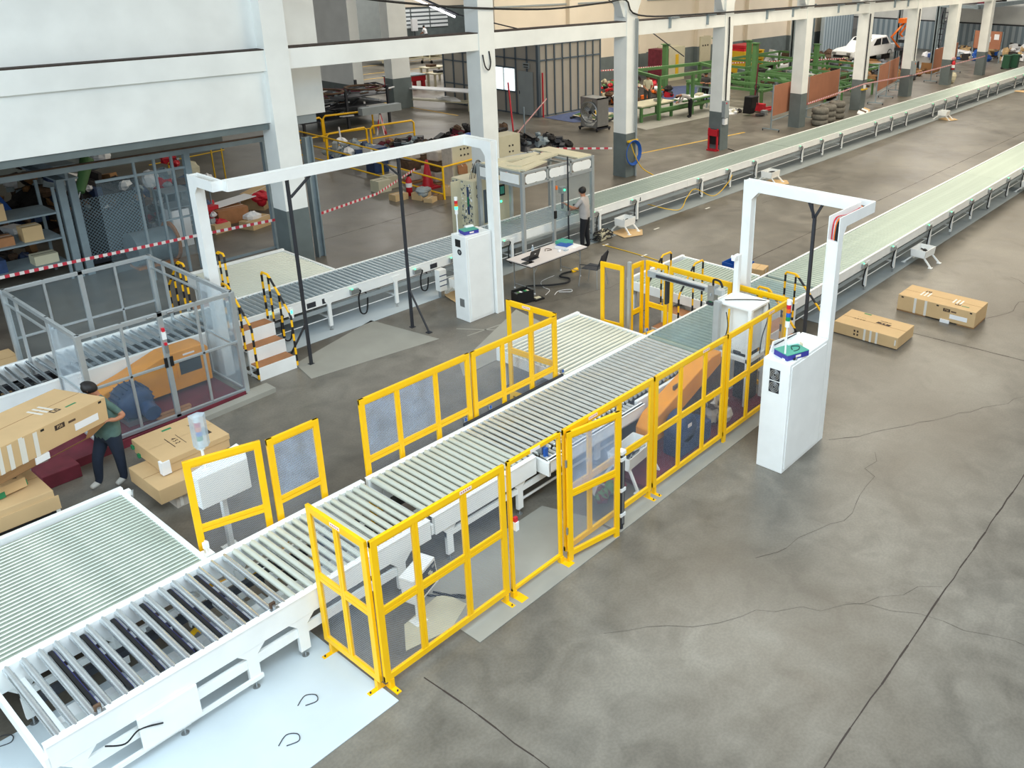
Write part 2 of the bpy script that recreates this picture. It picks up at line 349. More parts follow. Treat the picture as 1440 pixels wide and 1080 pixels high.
# pillars
PX=[11.05,17.45,24.05,30.15,36.85,43.4,49.8,56.3,62.9]
for i,x in enumerate(PX):
    b=MB(); y0=18.97; s=.29
    b.box(x-s,x+s,y0,y0+.56,1.55,9.5,'white_wall'); b.box(x-s-.004,x+s+.004,y0-.004,y0+.564,0,1.55,'grey_paint')
    if i>=2: b.prism([(x-.9,y0+.1,6.6),(x-.35,y0+.1,5.45),(x+.35,y0+.1,5.45),(x+.9,y0+.1,6.6)],(0,.3,0),'white_wall')
    o=b.build('pillar',loc=(x,y0+.28,0)); o['kind']='structure'
    o['label']=['white concrete pillar with grey base beside the scrap piles','white pillar with grey base behind the clear sided station','white pillar with blue hose coil hanging on it','white pillar with grey power boxes by the red bin','white pillar between the two brown boards','white pillar with yellow bracket behind the tyres end','white pillar with grey meter box','white pillar with fire extinguisher','white pillar near the far green bins'][i]
b=MB(); b.box(-8,66,19.0,19.42,4.84,5.29,'white_wall'); b.box(-8,66,19.005,19.43,5.29,5.315,'dirt_and_gap_shade'); struct('trim_1',b,(20,19.2,4.84))  # dark strip along the beam top paints in its shadow gap
b=MB(); b.box(-8,10.78,19.12,19.4,3.66,4.84,'white_wall'); b.box(-8,10.78,19.3,19.55,5.31,9.5,'white_wall'); struct('wall_left',b,(5,19.2,3.66))
b=MB(); b.box(-8,10.72,19.18,19.5,3.50,3.66,'grey_paint'); struct('trim_2',b,(5,19.2,3.5))
b=MB(); b.box(11.6,13.05,20.45,20.6,3.47,9.5,'white_wall'); b.box(11.6,12.8,20.5,20.7,3.25,3.47,'grey_panel'); struct('wall_partition',b,(12,20.5,3.4))
b=MB(); b.box(33,76,35.2,35.5,1.55,9,'cream_wall'); b.box(33,76,35.18,35.52,0,1.55,'grey_paint')
for x in (38.5,45,51.5,58,64.5): b.box(x,x+.7,34.9,35.2,1.55,9,'cream_wall'); b.box(x,x+.7,34.88,35.2,0,1.55,'grey_paint')
for z in (4.7,6.3): b.box(33,76,35.12,35.2,z,z+.08,'grey_panel')
struct('wall_back',b,(50,35,0))
b=MB(); b.box(28,95,65,65.3,0,1.0,'grey_paint'); b.box(28,95,65,65.3,2.85,9,'cream_wall'); b.box(28,95,65.05,65.3,1.0,2.85,'grey_paint')
struct('wall_far',b,(50,65,0))
k=1
for x0 in (42.2,46.8,48.9,51,53.1,57.3):
    b=MB(); b.box(x0,x0+1.95,64.93,65.0,1.1,2.8,'louver'); o=struct('window_%d'%k,b,(x0,65,1.1)); k+=1
b=MB(); b.box(28,41.5,55,55.3,0,9,'grey_panel'); struct('wall_far_side',b,(30,55,0))
b=MB(); b.box(25.9,26.45,37.8,41.2,1.2,9,'white_wall'); b.box(25.89,26.46,37.79,41.21,0,1.2,'grey_paint'); o=b.build('pillar',loc=(26,38,0)); o['kind']='structure'; o['label']='wide pillar with dark grey base behind the scrap rack'
b=MB(); b.box(78,78.2,10,35.4,0,2.3,'corrugated'); b.box(78.5,79,10,40,2.3,8,'white_wall'); b.box(78.3,79,5,40,2.3,2.4,'dark_steel'); struct('wall_end',b,(78,25,0))
b=MB(); b.box(69,74.5,34.2,34.5,0,3.6,'corrugated_x'); struct('wall_end_return',b,(72,34,0))
# ---------------- conveyors ----------------
Z=.8
def roller_line_y(parent,x0,x1,pitch,y0,y1,z,r,m,cap=100,name='roller'):
    """rollers whose axis runs along Y, spaced along X"""
    n=int((x1-x0)/pitch); b=MB(); b.cyl((x0+pitch/2,y0,z),(x0+pitch/2,y1,z),r,m,12)
    src=b.build(name,parent,loc=(x0+pitch/2,(y0+y1)/2,z)); 
    for i in range(1,n): inst(src,parent,(i*pitch,0,0))
def roller_line_x(parent,y0,y1,pitch,x0,x1,z,r,m,name='roller'):
    n=int((y1-y0)/pitch+.01); b=MB(); b.cyl((x0,y0+pitch/2,z),(x1,y0+pitch/2,z),r,m,12)
    src=b.build(name,parent,loc=((x0+x1)/2,y0+pitch/2,z))
    for i in range(1,n): inst(src,parent,(0,i*pitch,0))
def rail_y(parent,x0,x1,yf,z=Z,h=.2,front=True,name='side_rail',m='white_paint',holes=True,pitch=None):
    s=1 if front else -1; b=MB(); b.box(x0,x1,yf,yf+s*.012,z-h,z+.008,m); b.box(x0,x1,yf-s*.004,yf+s*.05,z+.008,z+.02,m); b.box(x0,x1,yf+s*.012,yf+s*.05,z-h,z-h+.012,m)
    return b.build(name,parent)
def leg_mb(x,y,s,top,w=.075,m='white_paint'):
    b=MB(); b.prism([(x-w*1.3,y,top),(x+w*1.3,y,top),(x+w*1.3,y,top-.06),(x+w/2,y,top-.16),(x+w/2,y,.1),(x-w/2,y,.1),(x-w/2,y,top-.16),(x-w*1.3,y,top-.06)],(0,s*.012,0),m)
    b.box(x-w/2,x+w/2,y+s*.0125,y+s*.05,.1,top-.02,m)
    b.cyl((x,y+s*.03,0),(x,y+s*.03,.012),.04,'steel',12); b.cyl((x,y+s*.03,.012),(x,y+s*.03,.1),.009,'steel',6); b.cyl((x,y+s*.03,.085),(x,y+s*.03,.1),.02,'steel',6); return b
def motor_box(parent,x,y,z=Z-.1,led=True):
    b=MB(); b.box(x-.10,x+.10,y-.07,y,z-.055,z+.055,'steel'); b.cyl((x+.075,y-.025,z),(x+.11,y-.025,z),.02,'black',8)
    o=b.build('junction_box',parent,bevel=.008)
    if led:
        b=MB(); b.cyl((x-.05,y-.04,z+.055),(x-.05,y-.04,z+.07),.016,'led_green',8); b.build('indicator_lamp',o)
    return o
def long_conveyor(x0,x1,y0,y1,label,group,m='roller_green',pitch=.118,boxes=None,legs=None,rng=1,frontpanels=()):
    t=thing('roller_conveyor',label,'conveyor',((x0+x1)/2,(y0+y1)/2,0),group)
    rail_y(t,x0,x1,y0); rail_y(t,x0,x1,y1,front=False)
    roller_line_y(t,x0,x1,pitch,y0+.045,y1-.045,Z-.045,pitch*.485,m)
    b=MB(); b.box(x0,x1,y0+.03,y0+.05,Z-.36,Z-.27,'grey_panel'); b.box(x0,x1,y0+.08,y0+.1,Z-.2,Z-.1,'dark_steel'); b.cyl((x0,y0+.12,.24),(x1,y0+.12,.24),.012,'white_paint',6)
    b.box(x0,x1,(y0+y1)/2-.05,(y0+y1)/2+.05,Z-.3,Z-.18,'dark_steel'); b.build('underframe',t)
    xs=legs if legs is not None else [x0+.85+1.7*k for k in range(int((x1-x0)/1.7))]
    for x in xs:
        leg_mb(x,y0-.012,1,Z-.06).build('leg',t); leg_mb(x,y1+.012,-1,Z-.06).build('leg',t)
        b=MB(); b.box(x-.02,x+.02,y0,y1,.26,.30,'white_paint'); b.build('cross_brace',t)
    r=random.Random(rng)
    for x in (boxes if boxes is not None else [x0+.6+1.7*k for k in range(int((x1-x0)/1.7))]):
        o=motor_box(t,x,y0-.002)
        b=MB(); d=r.uniform(.25,.42); b.tube([(x+.1,y0-.03,Z-.1),(x+.14,y0-.05,Z-.13),(x+.10,y0-.02,Z-.28),(x+.14,y0+.02,Z-.33-d*.8),(x+.28,y0+.01,Z-.4-d*.7),(x+.36,y0+.05,Z-.32),(x+.3,y0+.1,Z-.22)],.017,'rubber',6,5); b.build('cable',t)
    for x in frontpanels:
        b=MB(); b.box(x-.1,x+.1,y0-.006,y0-.001,Z-.17,Z-.06,'dark_steel'); b.build('access_hole',t)
    return t
g='modules of the long rear conveyor'
YB0,YB1=15.23,16.40
places=['left of the white cabinet with the green lamp','directly behind the white cabinet at the clear station','under and right of the clear sided station','with the yellow cable, right of the grey shirted person','passing the pillar with the grey power boxes','passing the stacked tyres','beyond the tyres, before the brown board','passing the pillar with the fire extinguisher','at the far end by the green bins']
edges=[7.0,12.0,17.1,22.2,29.0,35.8,42.6,49.4,56.2,64.0]
for i in range(9):
    fp={0:(8.9,9.25),1:(12.05,),2:(19.7,)}.get(i,())
    long_conveyor(edges[i],edges[i+1]-.01,YB0,YB1,'green grey rear roller conveyor module '+places[i],g,m='roller_belt' if i<2 else 'roller_green',rng=i,frontpanels=fp,
        boxes=[8.1,9.9,11.55] if i==0 else None, legs=[9.3,10.98] if i==0 else None)
# near line beyond the fence
edges=[11.85,16.2,22.0,29.0,36.0,45.0]
pl=['with the glossy sheet beside the lift unit','passing the white portal','beside the two cardboard boxes on the floor','at the right edge of the picture','beyond the right edge']
for i in range(4):
    long_conveyor(edges[i],edges[i+1]-.01,7.64,8.93,'pale front roller conveyor module '+pl[i],'modules of the front conveyor beyond the fence',m='roller_green',rng=20+i,boxes=[] if i==0 else None,legs=[12.4,15.2] if i==0 else None)
b=MB(); b.box(11.95,15.9,7.72,8.87,Z+.028,Z+.034,'acrylic'); single('clear_sheet',b,'clear glossy sheet lying on the conveyor rollers beside the lift unit','plastic sheet',(13.5,8.3,Z+.03))

# section A : nearest roller conveyor
t=thing('roller_conveyor','nearest white framed roller conveyor with dark transfer chains between shiny rollers','conveyor',(3.5,8.25,0))
b=MB(); b.box(1.33,5.62,7.54,7.60,Z-.26,Z+.01); b.box(1.33,5.62,7.53,7.62,Z+.01,Z+.024); b.box(1.33,5.62,7.60,7.66,Z-.255,Z-.24); b.box(1.33,5.62,8.87,8.93,Z-.26,Z+.01); b.box(1.33,5.62,8.865,8.96,Z+.01,Z+.024)
b.box(1.30,1.34,7.54,8.93,Z-.26,Z-.10); b.build('side_frame',t,bevel=.004)
xs=[1.46+.148*k for k in range(16)]; 
b=MB(); b.cyl((xs[0],7.6,Z-.01),(xs[0],8.88,Z-.01),.036,'roller_chrome',20); b.cyl((xs[0],7.56,Z-.01),(xs[0],8.92,Z-.01),.012,'steel',8)
src=b.build('roller',t,loc=(xs[0],8.24,Z-.01)); [inst(src,t,(x-xs[0],0,0)) for x in xs[1:]]
xs2=[xs[-1]+.125+.110*k for k in range(17)]
b=MB(); b.cyl((xs2[0],7.6,Z-.01),(xs2[0],8.88,Z-.01),.036,'roller_cream',16)
src=b.build('roller',t,loc=(xs2[0],8.24,Z-.01)); [inst(src,t,(x-xs2[0],0,0)) for x in xs2[1:]]
for k in (2,4,6,8,10,12):
    x=xs[k]+.074; b=MB(); b.box(x-.018,x+.02,7.72,8.82,Z-.11,Z-.03,'black'); b.box(x+.02,x+.028,7.72,8.82,Z-.12,Z-.04,'blueprint'); b.cyl((x-.02,7.72,Z-.07),(x+.02,7.72,Z-.07),.04,'black',10); b.cyl((x-.02,8.82,Z-.07),(x+.02,8.82,Z-.07),.04,'black',10); b.box(x-.045,x-.03,7.8,8.75,Z-.1,Z-.02,'steel'); b.build('transfer_chain',t)
b=MB()
for x in (1.5,2.4,3.3,4.2,5.1): b.box(x,x+.08,7.6,8.9,Z-.26,Z-.2,'white_paint')
b.box(1.5,5.3,8.0,8.1,Z-.3,Z-.22,'white_paint'); b.box(1.5,5.3,8.5,8.58,Z-.3,Z-.22,'dark_steel'); 
r=random.Random(5)
for k in range(26): x=r.uniform(1.6,5.4);y=r.uniform(7.7,8.7); b.box(x,x+r.uniform(.04,.12),y,y+r.uniform(.05,.2),Z-.34,Z-.24,r.choice(['steel','black','white_paint','dark_steel','junk_dark','white_paint']))
b.cyl((2.9,8.2,Z-.27),(3.0,8.25,Z-.27),.05,'yellow',10); b.cyl((4.4,8.35,Z-.27),(4.5,8.35,Z-.27),.04,'yellow',10); b.build('drive_unit',t)
for x in (1.55,2.45,3.22,3.81,5.15):
    leg_mb(x,7.545,1,Z-.2,.12).build('leg',t); leg_mb(x,8.92,-1,Z-.22,.1).build('leg',t)
b=MB(); b.box(1.5,5.2,7.565,7.60,.30,.42); b.box(1.5,3.3,7.53,7.56,.12,.17); b.box(1.5,5.2,8.88,8.92,.36,.44); b.build('stretcher',t)
b=MB(); b.box(2.05,2.62,7.50,7.535,.16,.56); b.build('side_panel',t,bevel=.005)
b=MB(); b.tube([(1.75,7.5,.50),(1.9,7.47,.42),(2.05,7.5,.45),(2.25,7.48,.38)],.008,'rubber',6,6); b.build('cable',t); b=MB(); b.tube([(3.1,7.6,.52),(3.4,7.62,.48),(4.0,7.6,.5),(4.6,7.62,.47)],.012,'rubber',6,5); b.build('cable',t)
for x in (1.80,3.55):
    b=MB(); b.cyl((x,7.58,Z+.02),(x,7.58,Z+.07),.018,'steel',8); b.box(x-.03,x+.03,7.6,7.63,Z+.02,Z+.09,'junk_brown'); b.box(x-.05,x+.05,7.56,7.6,Z+.02,Z+.03,'steel'); b.build('sensor',t)
# section B
t=thing('roller_conveyor','white framed roller conveyor running through the middle of the yellow fenced area','conveyor',(8.8,8.25,0))
b=MB(); b.box(5.705,7.52,7.56,7.62,Z-.26,Z+.01); b.box(5.68,7.52,7.55,7.63,Z+.01,Z+.024); b.box(5.66,5.70,7.58,8.88,Z-.25,Z-.1); b.box(5.68,11.84,8.88,8.94,Z-.24,Z+.01); b.box(5.68,11.84,8.87,8.96,Z+.01,Z+.024)
b.box(7.58,9.75,7.36,7.40,Z-.2,Z+.0); b.box(7.58,9.75,7.34,7.43,Z-.01,Z); b.box(7.56,7.60,7.36,7.62,Z-.26,Z-.04); b.box(9.75,11.84,7.5,7.56,Z-.24,Z-.02)
b.build('side_frame',t,bevel=.004)
xs=[5.75+.111*k for k in range(15)]
b=MB(); b.cyl((xs[0],7.64,Z-.01),(xs[0],8.88,Z-.01),.040,'roller_cream',16); src=b.build('roller',t,loc=(xs[0],8.24,Z-.01)); [inst(src,t,(x-xs[0],0,0)) for x in xs[1:]]
xs3=[xs[-1]+.111+.111*k for k in range(40)]
b=MB(); b.cyl((xs3[0],7.62,Z-.01),(xs3[0],8.88,Z-.01),.034,'roller_zinc',16); src=b.build('roller',t,loc=(xs3[0],8.24,Z-.01)); [inst(src,t,(x-xs3[0],0,0)) for x in xs3[1:]]
xs4=[7.66+.085*k for k in range(24)]
b=MB(); b.cyl((xs4[0],7.40,Z-.05),(xs4[0],7.60,Z-.05),.028,'roller_zinc',12); src=b.build('short_roller',t,loc=(xs4[0],7.5,Z-.05)); [inst(src,t,(x-xs4[0],0,0)) for x in xs4[1:]]
b=MB(); b.box(5.8,11.7,8.0,8.12,Z-.32,Z-.2,'white_paint'); b.box(5.8,11.7,8.5,8.6,Z-.32,Z-.2,'junk_dark')
for k in range(40): x=r.uniform(5.9,11.4);y=r.uniform(7.7,8.7); b.box(x,x+r.uniform(.04,.12),y,y+r.uniform(.05,.2),Z-.3,Z-.16,r.choice(['steel','black','junk_brown','yellow','junk_dark','junk_brown']))
b.box(7.6,11.8,7.66,8.84,Z-.28,Z-.2,'junk_dark'); b.build('drive_unit',t)
for x in (5.95,7.22,8.9,10.4,11.6):
    leg_mb(x,7.59,1,Z-.2,.1).build('leg',t); leg_mb(x,8.92,-1,Z-.2,.1).build('leg',t)
b=MB(); b.box(5.9,11.6,7.6,7.64,.36,.44); b.box(5.9,11.6,8.88,8.92,.36,.44); b.cyl((7.3,7.7,.15),(9.4,7.7,.15),.02,'white_paint',8); b.build('stretcher',t)
b=MB(); b.box(7.45,9.62,8.965,9.0,Z-.02,Z+.05,'dark_steel'); b.build('cable_duct',t)
for x,y in ((7.5,9.01),(8.0,9.01),(9.62,9.0),(11.9,8.97)):
    b=MB(); b.cyl((x,y,Z-.05),(x,y,Z+.10),.012,'steel',6); b.box(x-.03,x+.03,y-.02,y+.02,Z+.06,Z+.12,'steel'); b.box(x-.015,x+.015,y-.03,y-.02,Z+.08,Z+.13,'blue'); b.build('sensor',t)
b=MB(); b.box(7.62,7.72,7.55,7.72,Z+.01,Z+.12,'steel'); b.box(7.64,7.70,7.50,7.54,Z-.05,Z+.10,'blue'); b.cyl((7.9,7.45,Z),(7.9,7.45,Z+.1),.02,'dark_steel',8); b.build('stop_cylinder',t)
# side roller tables
def side_table(x0,x1,y0,y1,label,m,pitch=.064,near_rail=True,rtop=.05,legs=True,left=True,group=None):
    t=thing('roller_table',label,'roller table',((x0+x1)/2,(y0+y1)/2,0),group)
    roller_line_x(t,y0,y1,pitch,x0+.03,x1-.05,Z-.015,pitch*(.37 if pitch>.09 else .39),m)
    b=MB(); b.box(x1-.06,x1,y0,y1,Z-.2,Z+.025); b.box(x0,x0+.05,y0,y1,Z-.2,Z+.0)
    b.box(x0,x1,y1,y1+.07,Z-.22,Z+rtop)
    b.build('side_frame',t,bevel=.004)
    for x in (x0+.12,x1-.12):
        for y in (y0+.25,y1-.08): leg_mb(x,y,1,Z-.18,.09).build('leg',t)
    b=MB(); b.box(x0+.1,x1-.1,(y0+y1)/2,(y0+y1)/2+.06,.3,.36); b.build('stretcher',t); b=MB(); b.box(x0+.06,x1-.07,y0+.02,y1-.02,Z-.16,Z-.08,'black'); b.build('roller_gap_shade',t)  # black sheet stands in for the shade between the rollers
    return t
t=side_table(.2,3.53,8.97,11.13,'long side table of thin close set rollers at the lower left corner','roller_thin',.070)
b=MB(); b.box(3.56,3.66,9.05,9.2,Z-.05,Z-.03); b.cyl((3.6,9.12,Z-.03),(3.6,9.12,Z+.14),.012,'white_paint',8); b.box(3.57,3.63,9.1,9.14,Z+.04,Z+.12,'white_paint'); b.cyl((3.5,9.0,Z+.02),(3.5,9.0,Z+.1),.02,'white_paint',8); b.box(3.5,3.56,10.95,11.02,Z,Z+.08,'white_paint'); b.cyl((3.55,10.9,Z),(3.56,10.9,Z+.1),.012,'steel',8); b.build('sensor_bracket',t)
side_table(9.66,11.83,8.97,10.56,'roller table of thick cream rollers behind the fenced conveyor','roller_cream',.106)
side_table(13.95,16.03,8.97,11.0,'roller table of pale rollers beside the blue bins','roller_green',.085)
side_table(8.0,10.28,16.42,18.45,'cream roller table behind the rear conveyor near the big pillar','roller_cream',.095)
# rear line, left part running through the enclosure
t=thing('roller_conveyor','rear roller conveyor section passing through the clear walled enclosure','conveyor',(4.5,15.8,0))
b=MB(); b.box(1.0,6.99,15.17,15.22,Z-.34,Z+.01); b.box(1.0,6.99,15.165,15.25,Z+.01,Z+.024); b.box(1.0,6.99,16.38,16.44,Z-.3,Z+.03); b.build('side_frame',t,bevel=.004)
xs=[1.1+.155*k for k in range(38)]
b=MB(); b.cyl((xs[0],15.23,Z-.01),(xs[0],16.38,Z-.01),.034,'roller_chrome',16); src=b.build('roller',t,loc=(xs[0],15.8,Z-.01)); [inst(src,t,(x-xs[0],0,0)) for x in xs[1:]]
b=MB(); b.box(1.0,6.9,15.6,15.7,Z-.26,Z-.16,'dark_steel'); b.box(1.0,6.9,16.0,16.1,Z-.26,Z-.16,'dark_steel')
for k in range(24): x=r.uniform(1.2,6.7);y=r.uniform(15.3,16.2); b.box(x,x+r.uniform(.05,.15),y,y+r.uniform(.05,.2),Z-.3,Z-.16,r.choice(['steel','black','black','dark_steel']))
b.build('drive_unit',t)
for x in (1.4,3.2,5.0,6.7): leg_mb(x,15.18,1,Z-.28,.1).build('leg',t); leg_mb(x,16.43,-1,Z-.28,.1).build('leg',t)
# ---------------- yellow safety fence ----------------
FH=1.94
def fence(name,label,p0,p1,verts,mid=(1.03,),panes='all',film=(),feet=(),z0=.13,z1=FH,group='yellow mesh fence panels',sign=None,mm='wire_mesh',double=True,bottom=True,cat='safety fence',ft=.045):
    """framed mesh panel between ground points p0,p1; verts = fractions of intermediate uprights"""
    p0=V(p0[0],p0[1],0);p1=V(p1[0],p1[1],0);d=p1-p0;L=d.length;u=d/L;n=u.cross(V(0,0,1))
    t=thing(name,label,cat,(p0+p1)/2,group)
    P=lambda s,z,o=0: p0+u*s+n*o+V(0,0,z)
    fr=MB(); W=.08
    zb=.0 if not feet else z0
    for s in (W/2,L-W/2): fr.bar(P(s,zb if not feet else z0),P(s,z1),.04,W,'yellow',up=tuple(u)) 
    fr.bar(P(0,z1-W/2),P(L,z1-W/2),.042,W,'yellow')
    if bottom: fr.bar(P(0,z0+W/2),P(L,z0+W/2),.042,W,'yellow')
    # raised inner lip that gives each tube its ribbed look
    fr.bar(P(W,z1-W-.012),P(L-W,z1-W-.012),.02,.024,'yellow')
    fr.build('frame',t,bevel=.005)
    vs=[0]+[f*L for f in verts]+[L]
    for f in verts:
        b=MB(); s=f*L; [b.bar(P(s+q,z0+W*.9 if bottom else z0),P(s+q,z1-W*.9),.036,.036,'yellow',up=tuple(u)) for q in (-.021,.021)]; b.bar(P(s,z0+W*.9 if bottom else z0),P(s,z1-W*.9),.026,.02,'yellow',up=tuple(u)); b.build('upright',t,bevel=.004)
    for z in mid:
        b=MB(); b.bar(P(W*.9,z+.028),P(L-W*.9,z+.028),.030,.05,'yellow'); b.bar(P(W*.9,z-.028),P(L-W*.9,z-.028),.030,.05,'yellow'); b.build('mid_rail',t,bevel=.004)
    zs=[z0]+list(mid)+[z1]; k=0
    for i in range(len(vs)-1):
        for j in range(len(zs)-1):
            if panes=='all' or k in panes:
                b=MB(); a0,a1=vs[i]+.03,vs[i+1]-.03; c0,c1=zs[j]+.03,zs[j+1]-.03
                b.add([P(a0,c0),P(a1,c0),P(a1,c1),P(a0,c1)],[(0,1,2,3)],'wire_mesh_film' if k in film else mm); b.build('mesh_pane',t)
            k+=1
    for s in feet:
        b=MB(); b.bar(P(s,.006),P(s,z0),.05,.05,'yellow',up=tuple(u)); b.obox(P(s,.006,.03),u*.06,n*.2,V(0,0,.012),'yellow'); b.cyl(P(s,.012,.10),P(s,.03,.10),.010,'dark_steel',6); b.build('foot',t)
    if sign is not None:
        b=MB(); b.obox(P(sign*L,z1-W/2,.0225),u*.17,n*.002,V(0,0,.042),'label'); o=b.build('warning_label',t)
        m_=MB()
        for q in range(5): m_.obox(P(sign*L-.06+.03*q,z1-W/2,.0240),u*.016,n*.001,V(0,0,.016),'ink_red')
        m_.build('lettering',o)
    return t
X0=4.03;YF=6.45
fence('safety_fence','yellow mesh end panel of the fence across the nearest roller conveyor',(X0,7.50),(X0,YF+.03),(.5,),feet=(.12,.95),sign=.52)
fence('safety_fence','yellow three column mesh panel at the near fence corner, tilted pale cabinet behind',(X0+.02,YF),(5.88,YF),(.30,.665),feet=(.08,1.78),sign=.68)
# open gateway: only top and sill rails
t=thing('fence_gateway','yellow open gateway in the front fence with a grey floor plate beyond','gateway',(6.37,YF,0))
b=MB(); b.box(5.93,5.98,YF-.02,YF+.02,.02,FH,'yellow'); b.box(6.78,6.83,YF-.02,YF+.02,.02,FH,'yellow'); b.box(5.93,6.83,YF-.021,YF+.021,FH-.055,FH,'yellow'); b.box(5.93,6.83,YF-.021,YF+.021,.10,.145,'yellow'); b.build('frame',t,bevel=.005)
for x in (5.955,6.805): b=MB(); b.box(x-.02,x+.1,YF-.16,YF+.03,.0,.012,'yellow'); b.box(x-.03,x+.03,YF-.03,YF+.03,.012,.1,'yellow'); b.build('foot',t)
b=MB(); b.box(5.985,6.03,YF-.05,YF-.01,1.10,1.16,'red'); b.box(5.985,6.035,YF-.06,YF-.005,.98,1.10,'white_paint'); b.build('safety_switch',t)
b=MB(); b.box(6.3,6.46,YF-.024,YF-.021,FH-.05,FH-.008,'label'); b.build('warning_label',t)
t=fence('safety_gate','yellow mesh gate leaf swung open beside the gateway in the front fence',(6.87,6.38),(7.72,6.22),(),z0=.09,z1=1.93,film=(1,),mid=(1.03,),group=None,cat='gate')
for z in (.5,1.5): b=MB(); b.cyl((6.85,6.37,z-.05),(6.85,6.37,z+.05),.014,'steel',8); b.build('hinge',t)
fence('safety_fence','yellow mesh panel behind the open gate leaf in the front fence',(6.88,YF),(8.73,YF),(.27,.60),mid=(1.03,),feet=(1.80,),sign=.3)
fence('safety_fence','yellow mesh panel in front of the blue motor in the front fence',(8.77,YF),(10.62,YF),(.345,.69),mid=(1.03,),feet=(.05,),sign=.68)
fence('safety_fence','yellow mesh panel next to the big white cabinet at the fence far corner',(10.66,YF),(12.60,YF),(.36,.67),mid=(1.03,),feet=(),sign=.68)
fence('safety_fence','yellow panel of the far end of the fence beside the lift unit',(12.64,YF+.03),(12.64,7.58),(.5,),mid=(1.03,),feet=())
fence('safety_fence','yellow rail panel bridging over the conveyor behind the lift unit',(12.64,7.62),(12.64,9.0),(),mid=(),panes=(),z0=1.75,z1=FH,bottom=False,cat='safety fence')
fence('safety_fence','yellow open framed panel beside the striped stair rails',(12.64,9.04),(12.64,9.56),(),mid=(1.05,),panes=())
fence('safety_fence','short yellow open framed panel between the aluminium post and the corner',(12.20,9.60),(12.60,9.60),(),mid=(.95,),panes=())
fence('safety_fence','yellow open framed panel left of the aluminium post, near the dark chair',(12.02,10.18),(12.08,9.66),(),mid=(.70,),panes=(),sign=None)
t=single('profile_post',MB().box(12.13,12.19,9.56,9.62,0,2.02,'alu').box(12.115,12.205,9.545,9.635,0,.012,'alu'),'tall silver aluminium profile post at the rear corner of the yellow fence','post',(12.16,9.6,0),bevel=.004)
# rear side
fence('safety_fence','yellow mesh panel with two cloudy panes behind the roller conveyor middle',(5.76,9.03),(7.66,9.03),(.315,.665),mid=(1.0,),film=(1,3),z1=1.93,group='rear yellow mesh fence panels')
fence('safety_fence','yellow mesh panel behind the dark cable duct, joining the cross panel',(7.70,9.03),(9.52,9.03),(.345,.68),mid=(1.0,),z1=1.92,group='rear yellow mesh fence panels')
fence('safety_fence','yellow panel crossing from the rear fence towards the thick cream rollers',(9.50,10.14),(9.58,9.07),(.5,),mid=(1.0,),panes=(0,2),z1=1.93,sign=.42,group='rear yellow mesh fence panels')
fence('safety_fence','yellow mesh panel standing right of the small white control box',(4.46,9.03),(5.16,9.03),(),mid=(1.05,),film=(1,),z1=1.93,group='rear yellow mesh fence panels')
fence('safety_gate','yellow mesh gate leaf in front of the small white control box',(3.58,9.28),(4.40,9.05),(),mid=(1.02,),z1=1.95,group='rear yellow mesh fence panels',cat='gate')
b=MB(); b.cyl((7.86,6.30,.0),(7.86,6.30,.10),.035,'dark_steel',10); b.box(7.82,7.90,6.27,6.33,.06,1.24,'dark_steel'); b.box(7.845,7.875,6.262,6.27,.1,1.2,'steel')
for z in (.22,.62,1.1,1.2): b.box(7.81,7.91,6.255,6.34,z,z+.05,'white_paint')
single('light_curtain_post',b,'slim dark light curtain post with white clamps at the fence foot','sensor post',(7.86,6.3,0))
# ---------------- clear walled aluminium enclosure ----------------
t=thing('machine_enclosure','silver aluminium framed enclosure with clear panels around the rear conveyor','enclosure',(5.45,15.35,0))
EX0,EX1,EY0,EY1,EZ=4.25,6.66,13.87,16.88,1.98
fr=MB(); a=.05
def prof(p,q,w=.06,h=.06,mb=fr): 
    mb.bar(p,q,w,h,'alu'); p=V(*p);q=V(*q);d=(q-p).normalized(); 
for x in (EX0,EX1):
    for y in (EY0,EY1): prof((x,y,.05),(x,y,EZ),.08,.08)
for x in (EX0,EX1): prof((x,EY0,EZ-.035),(x,EY1,EZ-.035),.05,.07)
for y in (EY0,EY1): prof((EX0,y,EZ-.035),(EX1,y,EZ-.035),.05,.07); prof((EX0,y,.12),(EX1,y,.12),.05,.06)
xm=(EX0+EX1)/2
prof((xm,EY0,.1),(xm,EY0,EZ),.08,.05); prof((xm,EY1,.1),(xm,EY1,EZ),.08,.05)
for x in (EX0+.62,EX1-.62):
    prof((x,EY0,.12),(x,EY0,EZ),.04,.04); prof((x,EY1,.12),(x,EY1,EZ),.04,.04)
prof((EX0,EY0,1.06),(EX1,EY0,1.06),.04,.04); prof((EX0,EY1,1.06),(EX1,EY1,1.06),.04,.04)
for x in (EX0,EX1):
    for y in (EY0+1.15,EY1-.55): prof((x,y,.12),(x,y,EZ) ,.045,.045)
    prof((x,EY0,.95),(x,EY0+1.15,.95),.035,.035); prof((x,EY0,.12),(x,EY0+1.15,.12),.04,.04); prof((x,EY0+1.15,EZ-.25),(x,EY1,EZ-.25),.035,.035)
fr.build('frame',t,bevel=.004)
def pane(p,q,z0,z1,m='acrylic',name='clear_panel'):
    b=MB(); b.add([(p[0],p[1],z0),(q[0],q[1],z0),(q[0],q[1],z1),(p[0],p[1],z1)],[(0,1,2,3)],m); return b.build(name,t)
xs=[EX0,EX0+.62,xm,EX1-.62,EX1]
for a,b_ in zip(xs[:-1],xs[1:]):
    for z0,z1 in ((.15,1.04),(1.08,EZ-.07)):
        pane((a+.03,EY0),(b_-.03,EY0),z0,z1); pane((a+.03,EY1),(b_-.03,EY1),z0,z1)
for x in (EX0,EX1):
    pane((x,EY0+.05),(x,EY0+1.12),.15,EZ-.07,'film'); pane((x,EY1-.5),(x,EY1-.05),.15,EZ-.07,'acrylic')
